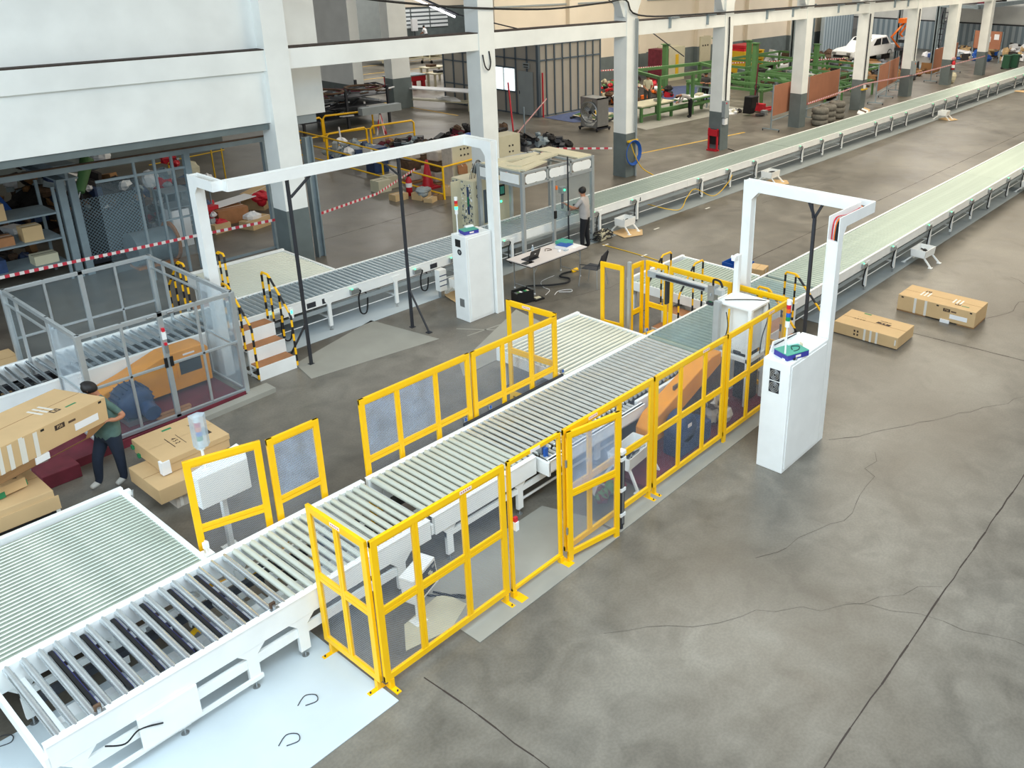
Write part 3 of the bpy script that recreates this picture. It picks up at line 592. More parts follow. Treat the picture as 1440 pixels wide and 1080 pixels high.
b=MB(); b.box(xm-.03,xm+.03,EY0-.06,EY0-.03,1.52,1.66,'white_paint'); b.box(xm-.02,xm+.02,EY0-.07,EY0-.03,1.66,1.72,'led_red'); b.box(xm-.02,xm+.03,EY0-.06,EY0-.03,1.28,1.42,'steel'); b.box(xm-.02,xm+.02,EY0-.065,EY0-.03,1.42,1.46,'led_red'); b.build('interlock_switch',t)
for x in (xm-.045,xm+.045): b=MB(); b.box(x-.025,x+.025,EY0-.05,EY0-.03,1.03,1.2,'black'); b.build('door_handle',t)
for x in (xm-.16,xm+.16): b=MB(); b.cyl((x-.05,EY0-.05,EZ-.03),(x+.05,EY0-.05,EZ-.03),.018,'steel',8); b.build('hinge',t)
for x in (EX0,xm,EX1): b=MB(); b.box(x-.06,x+.06,EY0-.06,EY0+.04,0,.05,'steel'); b.build('foot',t)
b=MB(); b.prism([(5.3,13.50,.0),(7.05,13.60,.0),(7.05,13.90,.0),(6.62,13.90,.0),(6.62,13.76,.0),(5.3,13.69,.0)],(0,0,.09),'plate_grey'); single('concrete_kerb',b,'low pale concrete kerb along the foot of the clear enclosure','kerb',(5.5,13.7,0))
b=MB(); b.prism([(3.6,13.66,.0),(6.60,13.80,.0),(6.60,15.1,.0),(3.6,15.1,.0)],(0,0,.045),'maroon'); b.prism([(3.6,13.64,.0),(6.60,13.78,.0),(6.60,13.80,.0),(3.6,13.66,.0)],(0,0,.14),'maroon'); single('base_plate',b,'dark red steel base plate under the clear enclosure','base plate',(5.2,14.5,0))
b=MB(); b.box(3.25,3.75,13.35,13.8,.0,.22,'maroon'); single('steel_block',b,'dark red steel block on the floor behind the person in green','steel block',(3.5,13.6,0),bevel=.01)
# yellow shaped fan housing with blue motor, seen in the enclosure and once more in the fence
def fan_unit(origin,label_h,label_m,mir=1,group='drive units with yellow housing'):
    ox,oy=origin
    t=thing('drive_housing',label_h,'machine housing',(ox,oy,.05),group)
    b=MB(); pr=[(-1.25,.10),(-1.20,.48),(-.95,.62),(-.6,.70),(.25,1.0),(1.0,1.0),(1.12,.9),(1.12,.10)]
    b.prism([(ox+mir*x*.85,oy+.26,z*.80+.05) for x,z in pr],(0,.42,0),'fan_yellow'); b.build('housing',t,bevel=.02)
    b=MB(); x0=ox+mir*.42*.85; x1=ox+mir*.98*.85; b.box(x0,x1,oy+.245,oy+.262,.36,.70,'fan_yellow'); b.box(min(x0,x1)+.05,max(x0,x1)-.05,oy+.238,oy+.246,.41,.65,'dark_steel'); b.build('vent_grille',t)
    b=MB(); b.box(ox+mir*.5,ox+mir*.7,oy+.252,oy+.26,.745,.775,'label'); b.build('name_plate',t)
    m=thing('electric_motor',label_m,'motor',(ox-mir*.5,oy,.05),group and 'blue motors')
    cx=ox-mir*.55; b=MB(); b.lathe((cx,oy-.28,.40),[(.001,0),(.22,0),(.24,.03),(.27,.06),(.27,.44),(.24,.5),(.1,.54)],'blue_dark',20,1)
    for k in range(20):
        a=2*PI*k/20; b.obox((cx+.28*math.cos(a),oy-.02,.40+.28*math.sin(a)),V(-math.sin(a),0,math.cos(a))*.012,V(0,.34,0),V(math.cos(a),0,math.sin(a))*.04,'blue_dark')
    b.build('motor_body',m)
    b=MB(); b.cyl((cx+.12*mir,oy-.48,.26),(cx+.12*mir,oy-.24,.30),.13,'blue_dark',16); b.build('gear_cap',m)
    b=MB(); b.box(cx-.2,cx+.2,oy-.25,oy+.2,.05,.14,'steel'); b.build('foot',m); return t
fan_unit((5.55,14.46),'yellow orange drive housing with dark vent inside the clear enclosure','round dark blue motor inside the clear enclosure')
b=MB(); b.box(5.2,5.75,13.98,14.12,.045,.08,'ply'); b.box(5.3,5.8,14.14,14.22,.045,.09,'ply'); single('wood_block',b,'pale wood offcuts on the red plate inside the clear enclosure','wood offcuts',(5.5,14.1,.045))
t=thing('drive_housing','large yellow drive housing seen through the front yellow fence','machine housing',(10.6,7.2,0))
b=MB(); b.prism([(9.45,7.0,.30),(9.45,7.0,.55),(9.6,7.0,.72),(10.0,7.0,.86),(11.1,7.0,1.22),(11.4,7.0,1.22),(11.4,7.0,1.0),(10.6,7.0,.70),(10.05,7.0,.50),(9.8,7.0,.30)],(0,.30,0),'fan_yellow'); b.build('housing',t,bevel=.02); b=MB(); b.box(10.2,11.6,7.10,7.14,.2,1.0,'junk_brown'); b.build('backing_panel',t)
m=thing('electric_motor','dark blue motor low behind the front yellow fence','motor',(10.0,6.9,0))
b=MB(); b.lathe((9.95,6.62,.5),[(.001,0),(.2,0),(.26,.05),(.27,.3),(.2,.34)],'blue_dark',18,1); b.build('motor_body',m); b=MB(); b.box(9.7,10.6,6.62,6.95,.07,.42,'blue_dark'); b.build('gearbox',m,bevel=.04); b=MB(); b.box(9.9,10.0,6.612,6.62,.56,.62,'label'); b.build('name_plate',m)
b=MB(); b.box(8.8,12.4,6.62,7.3,.0,.07,'maroon'); single('base_plate',b,'dark red steel base plate behind the front yellow fence','base plate',(10.4,6.9,0))
def cable_tray(c,rz,label,lz=.28,dxy=(.42,.3),group='white cable trays on legs',fill='junk_dark',s=1.):
    x,y=c; t=thing('cable_tray',label,'cable tray',(x,y,0),group)
    b=MB(); w,d=dxy; z0=lz;z1=lz+.2
    u=V(math.cos(rz),math.sin(rz),0);n=V(-u.y,u.x,0);P=lambda a,b_,z:V(x,y,z)+u*a+n*b_
    for sgn in (-1,1): b.add([P(-w/2,sgn*d/2,z0),P(w/2,sgn*d/2,z0),P(w/2,sgn*d/2*1.1,z1),P(-w/2,sgn*d/2*1.1,z1)],[(0,1,2,3)],'white_paint')
    for sgn in (-1,1): b.add([P(sgn*w/2,-d/2,z0),P(sgn*w/2,d/2,z0),P(sgn*w/2,d/2*1.1,z1),P(sgn*w/2,-d/2*1.1,z1)],[(0,1,2,3)],'white_paint')
    b.add([P(-w/2,-d/2,z0),P(w/2,-d/2,z0),P(w/2,d/2,z0),P(-w/2,d/2,z0)],[(0,1,2,3)],'white_paint'); o=b.build('tray',t); md=o.modifiers.new('Solidify','SOLIDIFY'); md.thickness=.012
    b=MB(); rr=random.Random(int(x*7)); 
    for k in range(6): b.tube([P(rr.uniform(-w/2,w/2)*.8,rr.uniform(-d/2,d/2)*.8,z0+.04+rr.uniform(0,.08)) for q in range(5)],.012,rr.choice(['rubber','rubber','steel','junk_dark']),5,3)
    b.build('loose_cables',t)['kind']='stuff'
    for sx in (-1,1):
        for sy in (-1,1): b=MB(); b.bar(P(sx*w*.4,sy*d*.4,z0),P(sx*w*.45,sy*d*.95,.02),.03,.04,'white_paint'); b.obox(P(sx*w*.45,sy*d*.95,.012),u*.1,n*.1,V(0,0,.02),'white_paint'); b.build('leg',t)
    return t
cable_tray((8.95,6.98),0.1,'white cable tray seen low through the front yellow fence',lz=.35,dxy=(.7,.34))
b=MB(); rr=random.Random(3)
for k in range(9): b.blob((8.2+rr.uniform(-.2,.45),6.9+rr.uniform(-.12,.1),.14+rr.uniform(0,.08)),.12,.1,.1,rr.choice(['red','maroon','wrap','green']),8,.25,rr)
single('wrapped_parts',b,'red and clear wrapped parts lying behind the front yellow fence','wrapped parts',(8.3,6.9,0),)['kind']='stuff'
b=MB()
for k in range(10): b.blob((11.1+rr.uniform(-.25,.35),6.8+rr.uniform(-.1,.1),.2+rr.uniform(0,.4)),.14,.12,.16,rr.choice(['wrap','junk_brown','wrap','blue_dark']),8,.25,rr)
single('wrapped_parts',b,'crumpled plastic wrapping behind the fence beside the lift unit','plastic wrapping',(11.2,6.8,0))['kind']='stuff'
# ---------------- lift unit in the far corner ----------------
t=thing('lift_unit','white lift unit with open frame and tall silver column at the fence corner','lift unit',(12.1,7.15,0))
b=MB(); x0,x1,y0,y1=11.82,12.42,6.72,7.42
for x in (x0,x1-.07):
    for y in (y0,y1-.07): b.box(x,x+.07,y,y+.07,.0,1.86,'white_paint')
b.box(x0,x1,y0,y1,1.86,1.9,'white_paint'); b.box(x0,x1,y0,y0+.07,.9,.98,'white_paint'); b.box(x0,x0+.07,y0,y1,.9,.98,'white_paint'); b.box(x0+.12,x1,y0+.12,y1-.02,1.0,1.86,'white_wall'); b.box(x1-.02,x1,y0,y1,.98,1.86,'white_paint'); b.build('housing',t,bevel=.006)
b=MB(); b.box(11.73,11.81,7.30,7.42,.0,1.92,'alu'); b.build('guide_column',t,bevel=.004)
b=MB(); b.box(12.0,12.3,6.8,7.1,.1,.85,'dark_steel'); b.cyl((12.0,6.95,1.0),(12.0,7.1,1.0),.07,'dark_steel',12); b.build('counterweight',t)
b=MB(); b.box(11.84,11.86,7.16,7.19,.99,1.8,'yellow'); b.build('guide_strip',t)
b=MB(); b.tube([(11.9,7.3,1.92),(12.1,7.1,1.915),(12.3,6.85,1.91),(12.38,6.72,1.86),(12.36,6.70,1.6),(12.2,6.70,1.3),(12.15,6.70,1.0)],.009,'rubber',6,5); b.build('cable',t)
b=MB(); b.tube([(11.80,7.2,1.75),(11.79,7.15,1.5),(11.79,7.22,1.2),(11.79,7.28,1.15)],.009,'rubber',6,5); b.build('cable',t)
b=MB(); b.box(12.28,12.37,7.3,7.39,1.9,2.62,'white_paint'); b.box(12.16,12.30,7.31,7.38,2.54,2.62,'white_paint'); b.cyl((12.19,7.30,2.60),(12.19,7.39,2.60),.03,'white_paint',10); b.build('mast',t,bevel=.004)
b=MB(); b.box(11.9,11.95,7.6,7.62,1.9,1.95,'alu'); b.bar((12.0,7.4,1.99),(12.0,8.85,1.99),.11,.10,'alu'); b.bar((11.93,7.75,1.99),(11.93,8.8,1.99),.02,.05,'dark_steel'); b.bar((12.0,8.85,1.99),(12.0,9.0,1.99),.13,.12,'alu'); b.build('cross_beam',t,bevel=.006)
b=MB(); b.box(11.93,12.07,7.55,7.68,1.80,2.09,'steel'); b.tube([(11.98,7.6,2.08),(11.96,7.58,2.2),(11.95,7.45,2.2),(11.96,7.40,2.1)],.02,'rubber',8,4); b.box(11.9,12.0,7.55,7.68,1.74,1.79,'dark_steel'); b.box(11.93,11.99,7.58,7.64,1.79,1.81,'led_green_off'); b.build('gripper_head',t)
b=MB(); b.box(12.02,12.12,8.62,8.66,1.45,1.92,'dark_steel'); b.build('hanging_bracket',t)
b=MB(); b.box(12.2,12.32,6.9,7.05,.0,.6,'black'); b.box(12.44,12.50,6.95,7.05,.4,1.5,'black')
for k in range(24): b.box(12.435,12.505,6.94,7.06,.42+k*.045,.44+k*.045,'dark_steel')
b.build('cable_chain',t)
# ---------------- tall cabinets and cable portals ----------------
def cabinet(x0,x1,y0,y1,h,label,extras):
    t=thing('control_cabinet',label,'cabinet',((x0+x1)/2,(y0+y1)/2,0))
    b=MB(); b.box(x0,x1,y0,y1,0,h,'white_paint'); b.build('body',t,bevel=.012)
    b=MB(); b.box(x0+.05,x1-.06,y0-.012,y0,.06,h-.05,'white_paint'); b.build('door',t,bevel=.004)
    for k,z in enumerate(extras):
        b=MB(); b.box(x0-.006,x0,(y0+y1)/2-.07,(y0+y1)/2+.10,z-.09,z+.09,'dark_steel')
        for q in range(3): b.lathe((x0-.007,(y0+y1)/2+.015,z),[(.02+.025*q,0),(.026+.025*q,-.003),(.032+.025*q,0)],'steel',16,0)
        b.build('cooling_fan',t)
    return t
t=cabinet(10.47,11.68,5.25,5.70,1.85,'tall white cabinet with two dark fan vents beside the front fence',(1.62,1.42))
b=MB(); b.prism([(10.55,5.70,1.60),(11.6,5.70,1.60),(11.6,5.70,1.87),(10.75,5.70,2.0)],(0,.02,0),'white_paint'); b.obox((10.92,5.695,1.93),V(.3,0,-.02),V(0,.006,0),V(0,0,.02),'dark_steel'); b.obox((11.32,5.695,1.90),V(.3,0,-.02),V(0,.006,0),V(0,0,.02),'dark_steel'); b.build('rear_panel',t)
t=cabinet(11.40,12.12,13.32,13.76,1.91,'tall white cabinet with vent and green lit signal lamp under the long portal',())
b=MB(); b.box(11.394,11.40,13.48,13.64,1.66,1.82,'black'); b.build('display',t)
b=MB(); b.lathe((11.393,13.52,1.55),[(.03,0),(.05,-.004),(.065,0)],'dark_steel',16,0); b.lathe((11.392,13.52,1.55),[(.001,-.006),(.028,-.004)],'steel',12,0); b.build('dial',t)
b=MB(); b.box(11.393,11.40,13.46,13.60,.32,.50,'steel'); b.build('vent_grille',t)
def stack_light(x,y,z,cols,label,h=.42,bag=False,pole=.4,group='signal tower lamps'):
    t=thing('signal_tower',label,'signal lamp',(x,y,z),group)
    b=MB(); b.cyl((x,y,z),(x,y,z+.02),.04,'white_paint',12); b.cyl((x,y,z+.02),(x,y,z+pole),.014,'white_paint',10); b.cyl((x,y,z+pole),(x,y,z+pole+.10),.035,'white_paint',14); b.build('pole',t)
    zz=z+pole+.10
    for c in cols: b=MB(); b.cyl((x,y,zz),(x,y,zz+.062),.034,c,16); b.build('lamp_module',t,label=None); zz+=.063
    b=MB(); b.cyl((x,y,zz),(x,y,zz+.075),.035,'white_paint',16); b.build('cap',t)
    return t
stack_light(11.50,13.66,1.91,['led_green','led_amber','led_red'],'signal lamp glowing green on the cabinet under the long portal',pole=.42)
stack_light(10.60,5.42,1.85,['led_green_off','led_blue','led_amber','led_red'],'signal lamp with red, orange, blue and green rings on the front cabinet',pole=.52)
def book_box(c,rz,z,label,w=.36,d=.24,h=.08):
    t=thing('carton',label,'carton',(c[0],c[1],z),'green and blue cartons'); u=V(math.cos(rz),math.sin(rz),0);n=V(-u.y,u.x,0)
    b=MB(); b.obox(V(c[0],c[1],z+h/2-.002),u*w,n*d,V(0,0,h-.006),'blueprint'); b.build('box_side',t); b=MB(); b.obox(V(c[0],c[1],z+h),u*(w+.005),n*(d+.005),V(0,0,.008),'teal'); b.obox(V(c[0],c[1],z+h/2)+u*(w/2),u*.004,n*(d*.95),V(0,0,h*.9),'teal'); b.build('lid',t)
    b=MB(); b.obox(V(c[0],c[1],z+h/2)-n*(d/2+.003),u*.1,n*.003,V(0,0,h*.4),'label'); b.build('label_patch',t); return t
book_box((10.80,5.42),-.35,1.85,'green and blue carton on the front white cabinet',.42,.30,.09)
book_box((11.68,13.52),-.2,1.91,'green and blue carton on the cabinet under the long portal',.34,.24,.08)
def clump(name,label,cat,c,cols,n,rad,seed,sz=(.06,.05,.04),tilt=0,group=None):
    r_=random.Random(seed);t=thing(name,label,cat,c,group)
    for k in range(n):
        b=MB();b.obox((c[0]+r_.uniform(-rad,rad),c[1]+r_.uniform(-rad,rad),c[2]+sz[2]/2),V(math.cos(k),math.sin(k),0)*sz[0],V(-math.sin(k),math.cos(k),0)*sz[1],V(0,0,sz[2]),cols[k%len(cols)])
        b.build(['body','grip','plug','cover'][k%4],t,bevel=.01)
    return t
t=thing('handheld_unit','off white handheld unit lying on the front cabinet behind the carton','handheld unit',(11.05,5.50,1.85)); b=MB(); b.obox((11.0,5.52,1.93),V(.20,-.10,0),V(.05,.1,0),V(0,0,.10),'white_paint'); b.build('body',t,bevel=.02); b=MB(); b.obox((11.1,5.46,1.89),V(.1,-.05,0),V(.04,.08,0),V(0,0,.08),'beige'); b.build('grip',t,bevel=.015)
t=thing('handheld_unit','off white handheld unit on the cabinet under the long portal','handheld unit',(11.85,13.62,1.91)); b=MB(); b.obox((11.8,13.64,1.97),V(.2,-.04,0),V(.03,.1,0),V(0,0,.11),'white_paint'); b.build('body',t,bevel=.02)
b=MB(); b.tube([(10.75,5.36,1.945),(10.85,5.33,1.95),(10.95,5.38,1.95),(10.87,5.46,1.955),(10.78,5.40,1.95)],.006,'rubber',6,6); single('cable',b,'thin black cable coiled on the front green carton','cable',(10.85,5.4,1.94))
clump('hand_tool','small black tool at the front edge of the white cabinet','tool',(10.70,5.31,1.85),['black','steel'],2,.02,4,(.09,.03,.03))
# portals: U-channel in white sheet
t=thing('cable_portal','white cable portal with short bent arm over the front conveyor','cable portal',(12.3,6.4,0))
def channel_v(mb,x,y,z0,z1,wx,wy,open_dir): # vertical channel
    mb.box(x-wx/2,x+wx/2,y-wy/2,y+wy/2,z0,z1,'white_paint')
b=MB(); b.box(11.70,11.86,5.275,5.43,0,3.42,'white_paint'); b.build('post',t,bevel=.004)
b=MB(); b.prism([(11.70,5.26,3.80),(11.70,5.26,0),(11.86,5.26,0),(11.86,5.26,3.48),(11.95,5.26,3.62),(12.96,5.26,3.62),(12.96,5.26,3.80)],(0,.014,0),'white_paint'); b.prism([(11.70,5.431,3.80),(11.70,5.431,0),(11.86,5.431,0),(11.86,5.431,3.48),(11.95,5.431,3.62),(12.79,5.431,3.62),(12.79,5.431,3.80)],(0,.014,0),'white_paint'); b.box(11.95,12.95,5.275,5.43,3.61,3.622)
b.build('short_arm',t)
b=MB(); b.prism([(12.80,5.446,3.80),(12.80,5.446,3.62),(12.80,7.30,3.62),(12.80,7.43,3.48),(12.80,7.43,0),(12.80,7.60,0),(12.80,7.60,3.80)],(.014,0,0),'white_paint'); b.prism([(12.955,5.276,3.80),(12.955,5.276,3.62),(12.955,7.30,3.62),(12.955,7.43,3.48),(12.955,7.43,0),(12.955,7.60,0),(12.955,7.60,3.80)],(.014,0,0),'white_paint'); b.box(12.816,12.953,5.3,7.43,3.622,3.634); b.build('long_arm',t)
b=MB(); b.box(12.816,12.953,7.585,7.598,0,3.79); b.box(12.816,12.953,7.44,7.455,0,3.60); b.build('post',t)
b=MB()
for k,c in enumerate(['rubber','rubber','rubber','orange','steel','red']): o=.02*k; b.tube([(11.76+o*.2,5.30+o,3.3),(11.78+o*.2,5.31+o,3.55),(11.90,5.32+o,3.68+.01*k),(12.3,5.32+o,3.69),(12.75,5.33+o,3.70),(12.86,5.45+o,3.71),(12.87,5.9,3.66)],.014,c,6,4)
b.build('cable_bundle',t)
t=thing('cable_portal','long white cable portal spanning above the two dark props','cable portal',(9.5,14.2,0))
b=MB(); b.box(12.156,12.32,13.255,13.268,0,3.80); b.box(12.156,12.32,13.40,13.413,0,3.62); b.box(12.32,12.334,13.24,13.42,0,3.80); b.build('post',t)
b=MB(); b.prism([(12.14,13.24,0),(12.14,13.24,3.80),(12.14,14.048,3.80),(12.14,14.048,3.62),(12.14,13.54,3.62),(12.14,13.42,3.48),(12.14,13.42,0)],(.014,0,0),'white_paint'); b.box(12.32,12.334,13.42,14.21,3.62,3.80); b.box(12.16,12.318,13.4,14.1,3.622,3.634); b.build('short_arm',t)
b=MB(); b.box(6.98,12.154,14.05,14.064,3.62,3.80); b.box(6.80,12.334,14.212,14.226,3.62,3.80); b.box(6.98,12.318,14.066,14.21,3.622,3.634); b.build('long_arm',t)
b=MB(); b.prism([(6.80,14.228,3.80),(6.80,14.228,3.62),(6.80,14.74,3.62),(6.80,14.86,3.48),(6.80,14.86,0),(6.80,15.045,0),(6.80,15.045,3.80)],(.014,0,0),'white_paint'); b.box(6.966,6.98,14.066,15.03,3.62,3.80); b.box(6.816,6.964,14.23,14.86,3.622,3.634); b.build('end_arm',t)
b=MB(); b.box(6.816,6.98,14.865,14.879,0,3.60); b.box(6.816,6.98,15.03,15.044,0,3.79); b.build('post',t)
def prop(x,y,h,label,brace,top='v'):
    t=thing('support_prop',label,'prop',(x,y,0)); b=MB(); b.box(x-.025,x+.025,y-.025,y+.025,.01,h,'dark_steel'); b.box(x-.05,x+.05,y-.05,y+.05,0,.012,'dark_steel'); b.build('pole',t)
    if brace: b=MB(); b.bar((x+brace[0],y+brace[1],.02),(x,y,.85),.03,.03,'dark_steel'); b.obox((x+brace[0],y+brace[1],.012),(.1,0,0),(0,.1,0),(0,0,.015),'dark_steel'); b.build('brace',t)
    return t
t=prop(8.10,14.13,3.61,'dark square prop left under the long portal arm',(-.16,.5))
b=MB(); b.bar((8.13,14.13,3.28),(8.55,14.13,3.60),.05,.03,'dark_steel'); b.build('top_strut',t)
t=prop(10.47,14.08,3.61,'dark square prop right under the long portal arm, with slanted foot',(.03,-.5))
b=MB(); b.bar((10.45,14.08,3.28),(10.1,14.08,3.60),.05,.03,'dark_steel'); b.build('top_strut',t)
t=prop(12.88,6.25,3.38,'dark square prop with forked head under the portal arm',None)
b=MB()
for s in (-.12,.12): b.bar((12.88,6.25,3.36),(12.88,6.25+s,3.6),.05,.035,'dark_steel')
b.bar((12.82,6.25,3.36),(12.84,6.3,3.6),.03,.03,'dark_steel'); b.build('forked_head',t)
# ---------------- stairs ----------------
def stair(x0,x1,ytop,label,steps=((.78,.0),(.52,.30),(.26,.60)),group='white stairs with plywood treads',railL=True,railR=True,rh=.95,s=-1):
    t=thing('step_stair',label,'stairs',((x0+x1)/2,ytop+s*.45,0),group)
    Y=lambda d:ytop+s*d
    for z,dy in steps:
        b=MB(); b.box(x0+.02,x1-.02,Y(dy+.29),Y(dy),z-.02,z,'ply'); b.build('tread',t)
        b=MB(); b.box(x0,x1,Y(dy+.305),Y(dy+.29),z-.26,z,'white_paint'); b.build('riser',t)
    b=MB(); b.box(x0+.02,x1-.02,Y(.44),Y(.48),.02,.06,'white_paint')
    for x in (x0,x1-.03):
        b.bar((x+.015,Y(.9),.04),(x+.015,Y(0),.04),.03,.04,'white_paint')
        for z,dy in steps: b.bar((x+.015,Y(dy+.28),0),(x+.015,Y(dy+.28),z-.02),.03,.03,'white_paint'); b.bar((x+.015,Y(dy+.28),z-.035),(x+.015,Y(dy),z-.035),.025,.03,'white_paint')
    b.build('frame',t)
    for on,x in ((railL,x0-.02),(railR,x1+.02)):
        if on:
            b=MB(); zt=.78+rh
            b.tube([(x,Y(.05),.78),(x,Y(.05),zt-.03),(x,Y(.08),zt),(x,Y(.26),zt),(x,Y(.30),zt-.02),(x,Y(.86),zt-.62),(x,Y(.90),zt-.70),(x,Y(.90),.05)],.022,'hazard',8)
            for dy,zz in ((.27,.78),(.57,.52)): zt2=zt if dy<.3 else zt-.31; b.tube([(x,Y(dy),zz),(x,Y(dy),zt2)],.02,'hazard',8)
            b.build('hand_rail',t)
    return t
stair(7.10,7.84,15.10,'white three step stair with plywood treads beside the clear enclosure')
t=stair(13.30,14.3,7.50,'stair with striped rails behind the front white cabinet by the portal')
b=MB(); b.box(14.34,14.40,6.58,6.66,1.0,1.25,'steel'); b.build('switch_box',t)
b=MB(); b.box(7.86,7.92,14.2,14.28,1.0,1.20,'white_paint'); b.box(7.87,7.9,14.19,14.2,1.1,1.16,'led_green'); single('push_button_box',b,'small white push button box with green light on the stair rail','button box',(7.9,14.24,1.0))
def stair_x(xtop,y0,y1,s,label):
    t=thing('step_stair',label,'stairs',(xtop+s*.45,(y0+y1)/2,0),'white stairs with plywood treads')
    for z,dx in ((.52,0),(.26,.34)):
        b=MB(); b.box(xtop+s*dx,xtop+s*(dx+.34),y0,y1,z-.02,z,'ply'); b.build('tread',t); b=MB(); b.box(xtop+s*(dx+.34),xtop+s*(dx+.355),y0,y1,z-.26,z,'white_paint'); b.build('riser',t)
    b=MB()
    for y in (y0+.02,y1-.02):
        b.bar((xtop,y,.03),(xtop+s*.7,y,.03),.03,.04,'white_paint'); b.bar((xtop,y,0),(xtop,y,.5),.03,.03,'white_paint')
    b.build('frame',t)
    for y in (y0-.02,y1+.02):
        b=MB(); zt=1.72; b.tube([(xtop+s*.04,y,.52),(xtop+s*.04,y,zt-.03),(xtop+s*.07,y,zt),(xtop+s*.32,y,zt),(xtop+s*.36,y,zt-.03),(xtop+s*.82,y,zt-.5),(xtop+s*.85,y,zt-.58),(xtop+s*.85,y,.03)],.02,'hazard',8); b.tube([(xtop+s*.36,y,.52),(xtop+s*.36,y,zt-.02)],.018,'hazard',8); b.build('hand_rail',t)
    return t
stair_x(13.93,9.10,9.85,-1,'low stair with striped rails between the fence corner and the pale roller table')
stair(7.16,7.92,16.52,'stair with striped rails on the far side of the rear conveyor behind the portal post',s=1)
b=MB(); b.prism([(12.2,9.1,.46),(12.75,9.1,.46),(12.75,9.45,.46),(12.3,9.5,.46)],(0,0,.02),'yellow'); b.box(12.4,12.5,9.2,9.3,0,.46,'yellow'); single('cover_plate',b,'yellow orange cover plate beside the aluminium post','cover plate',(12.4,9.3,0))
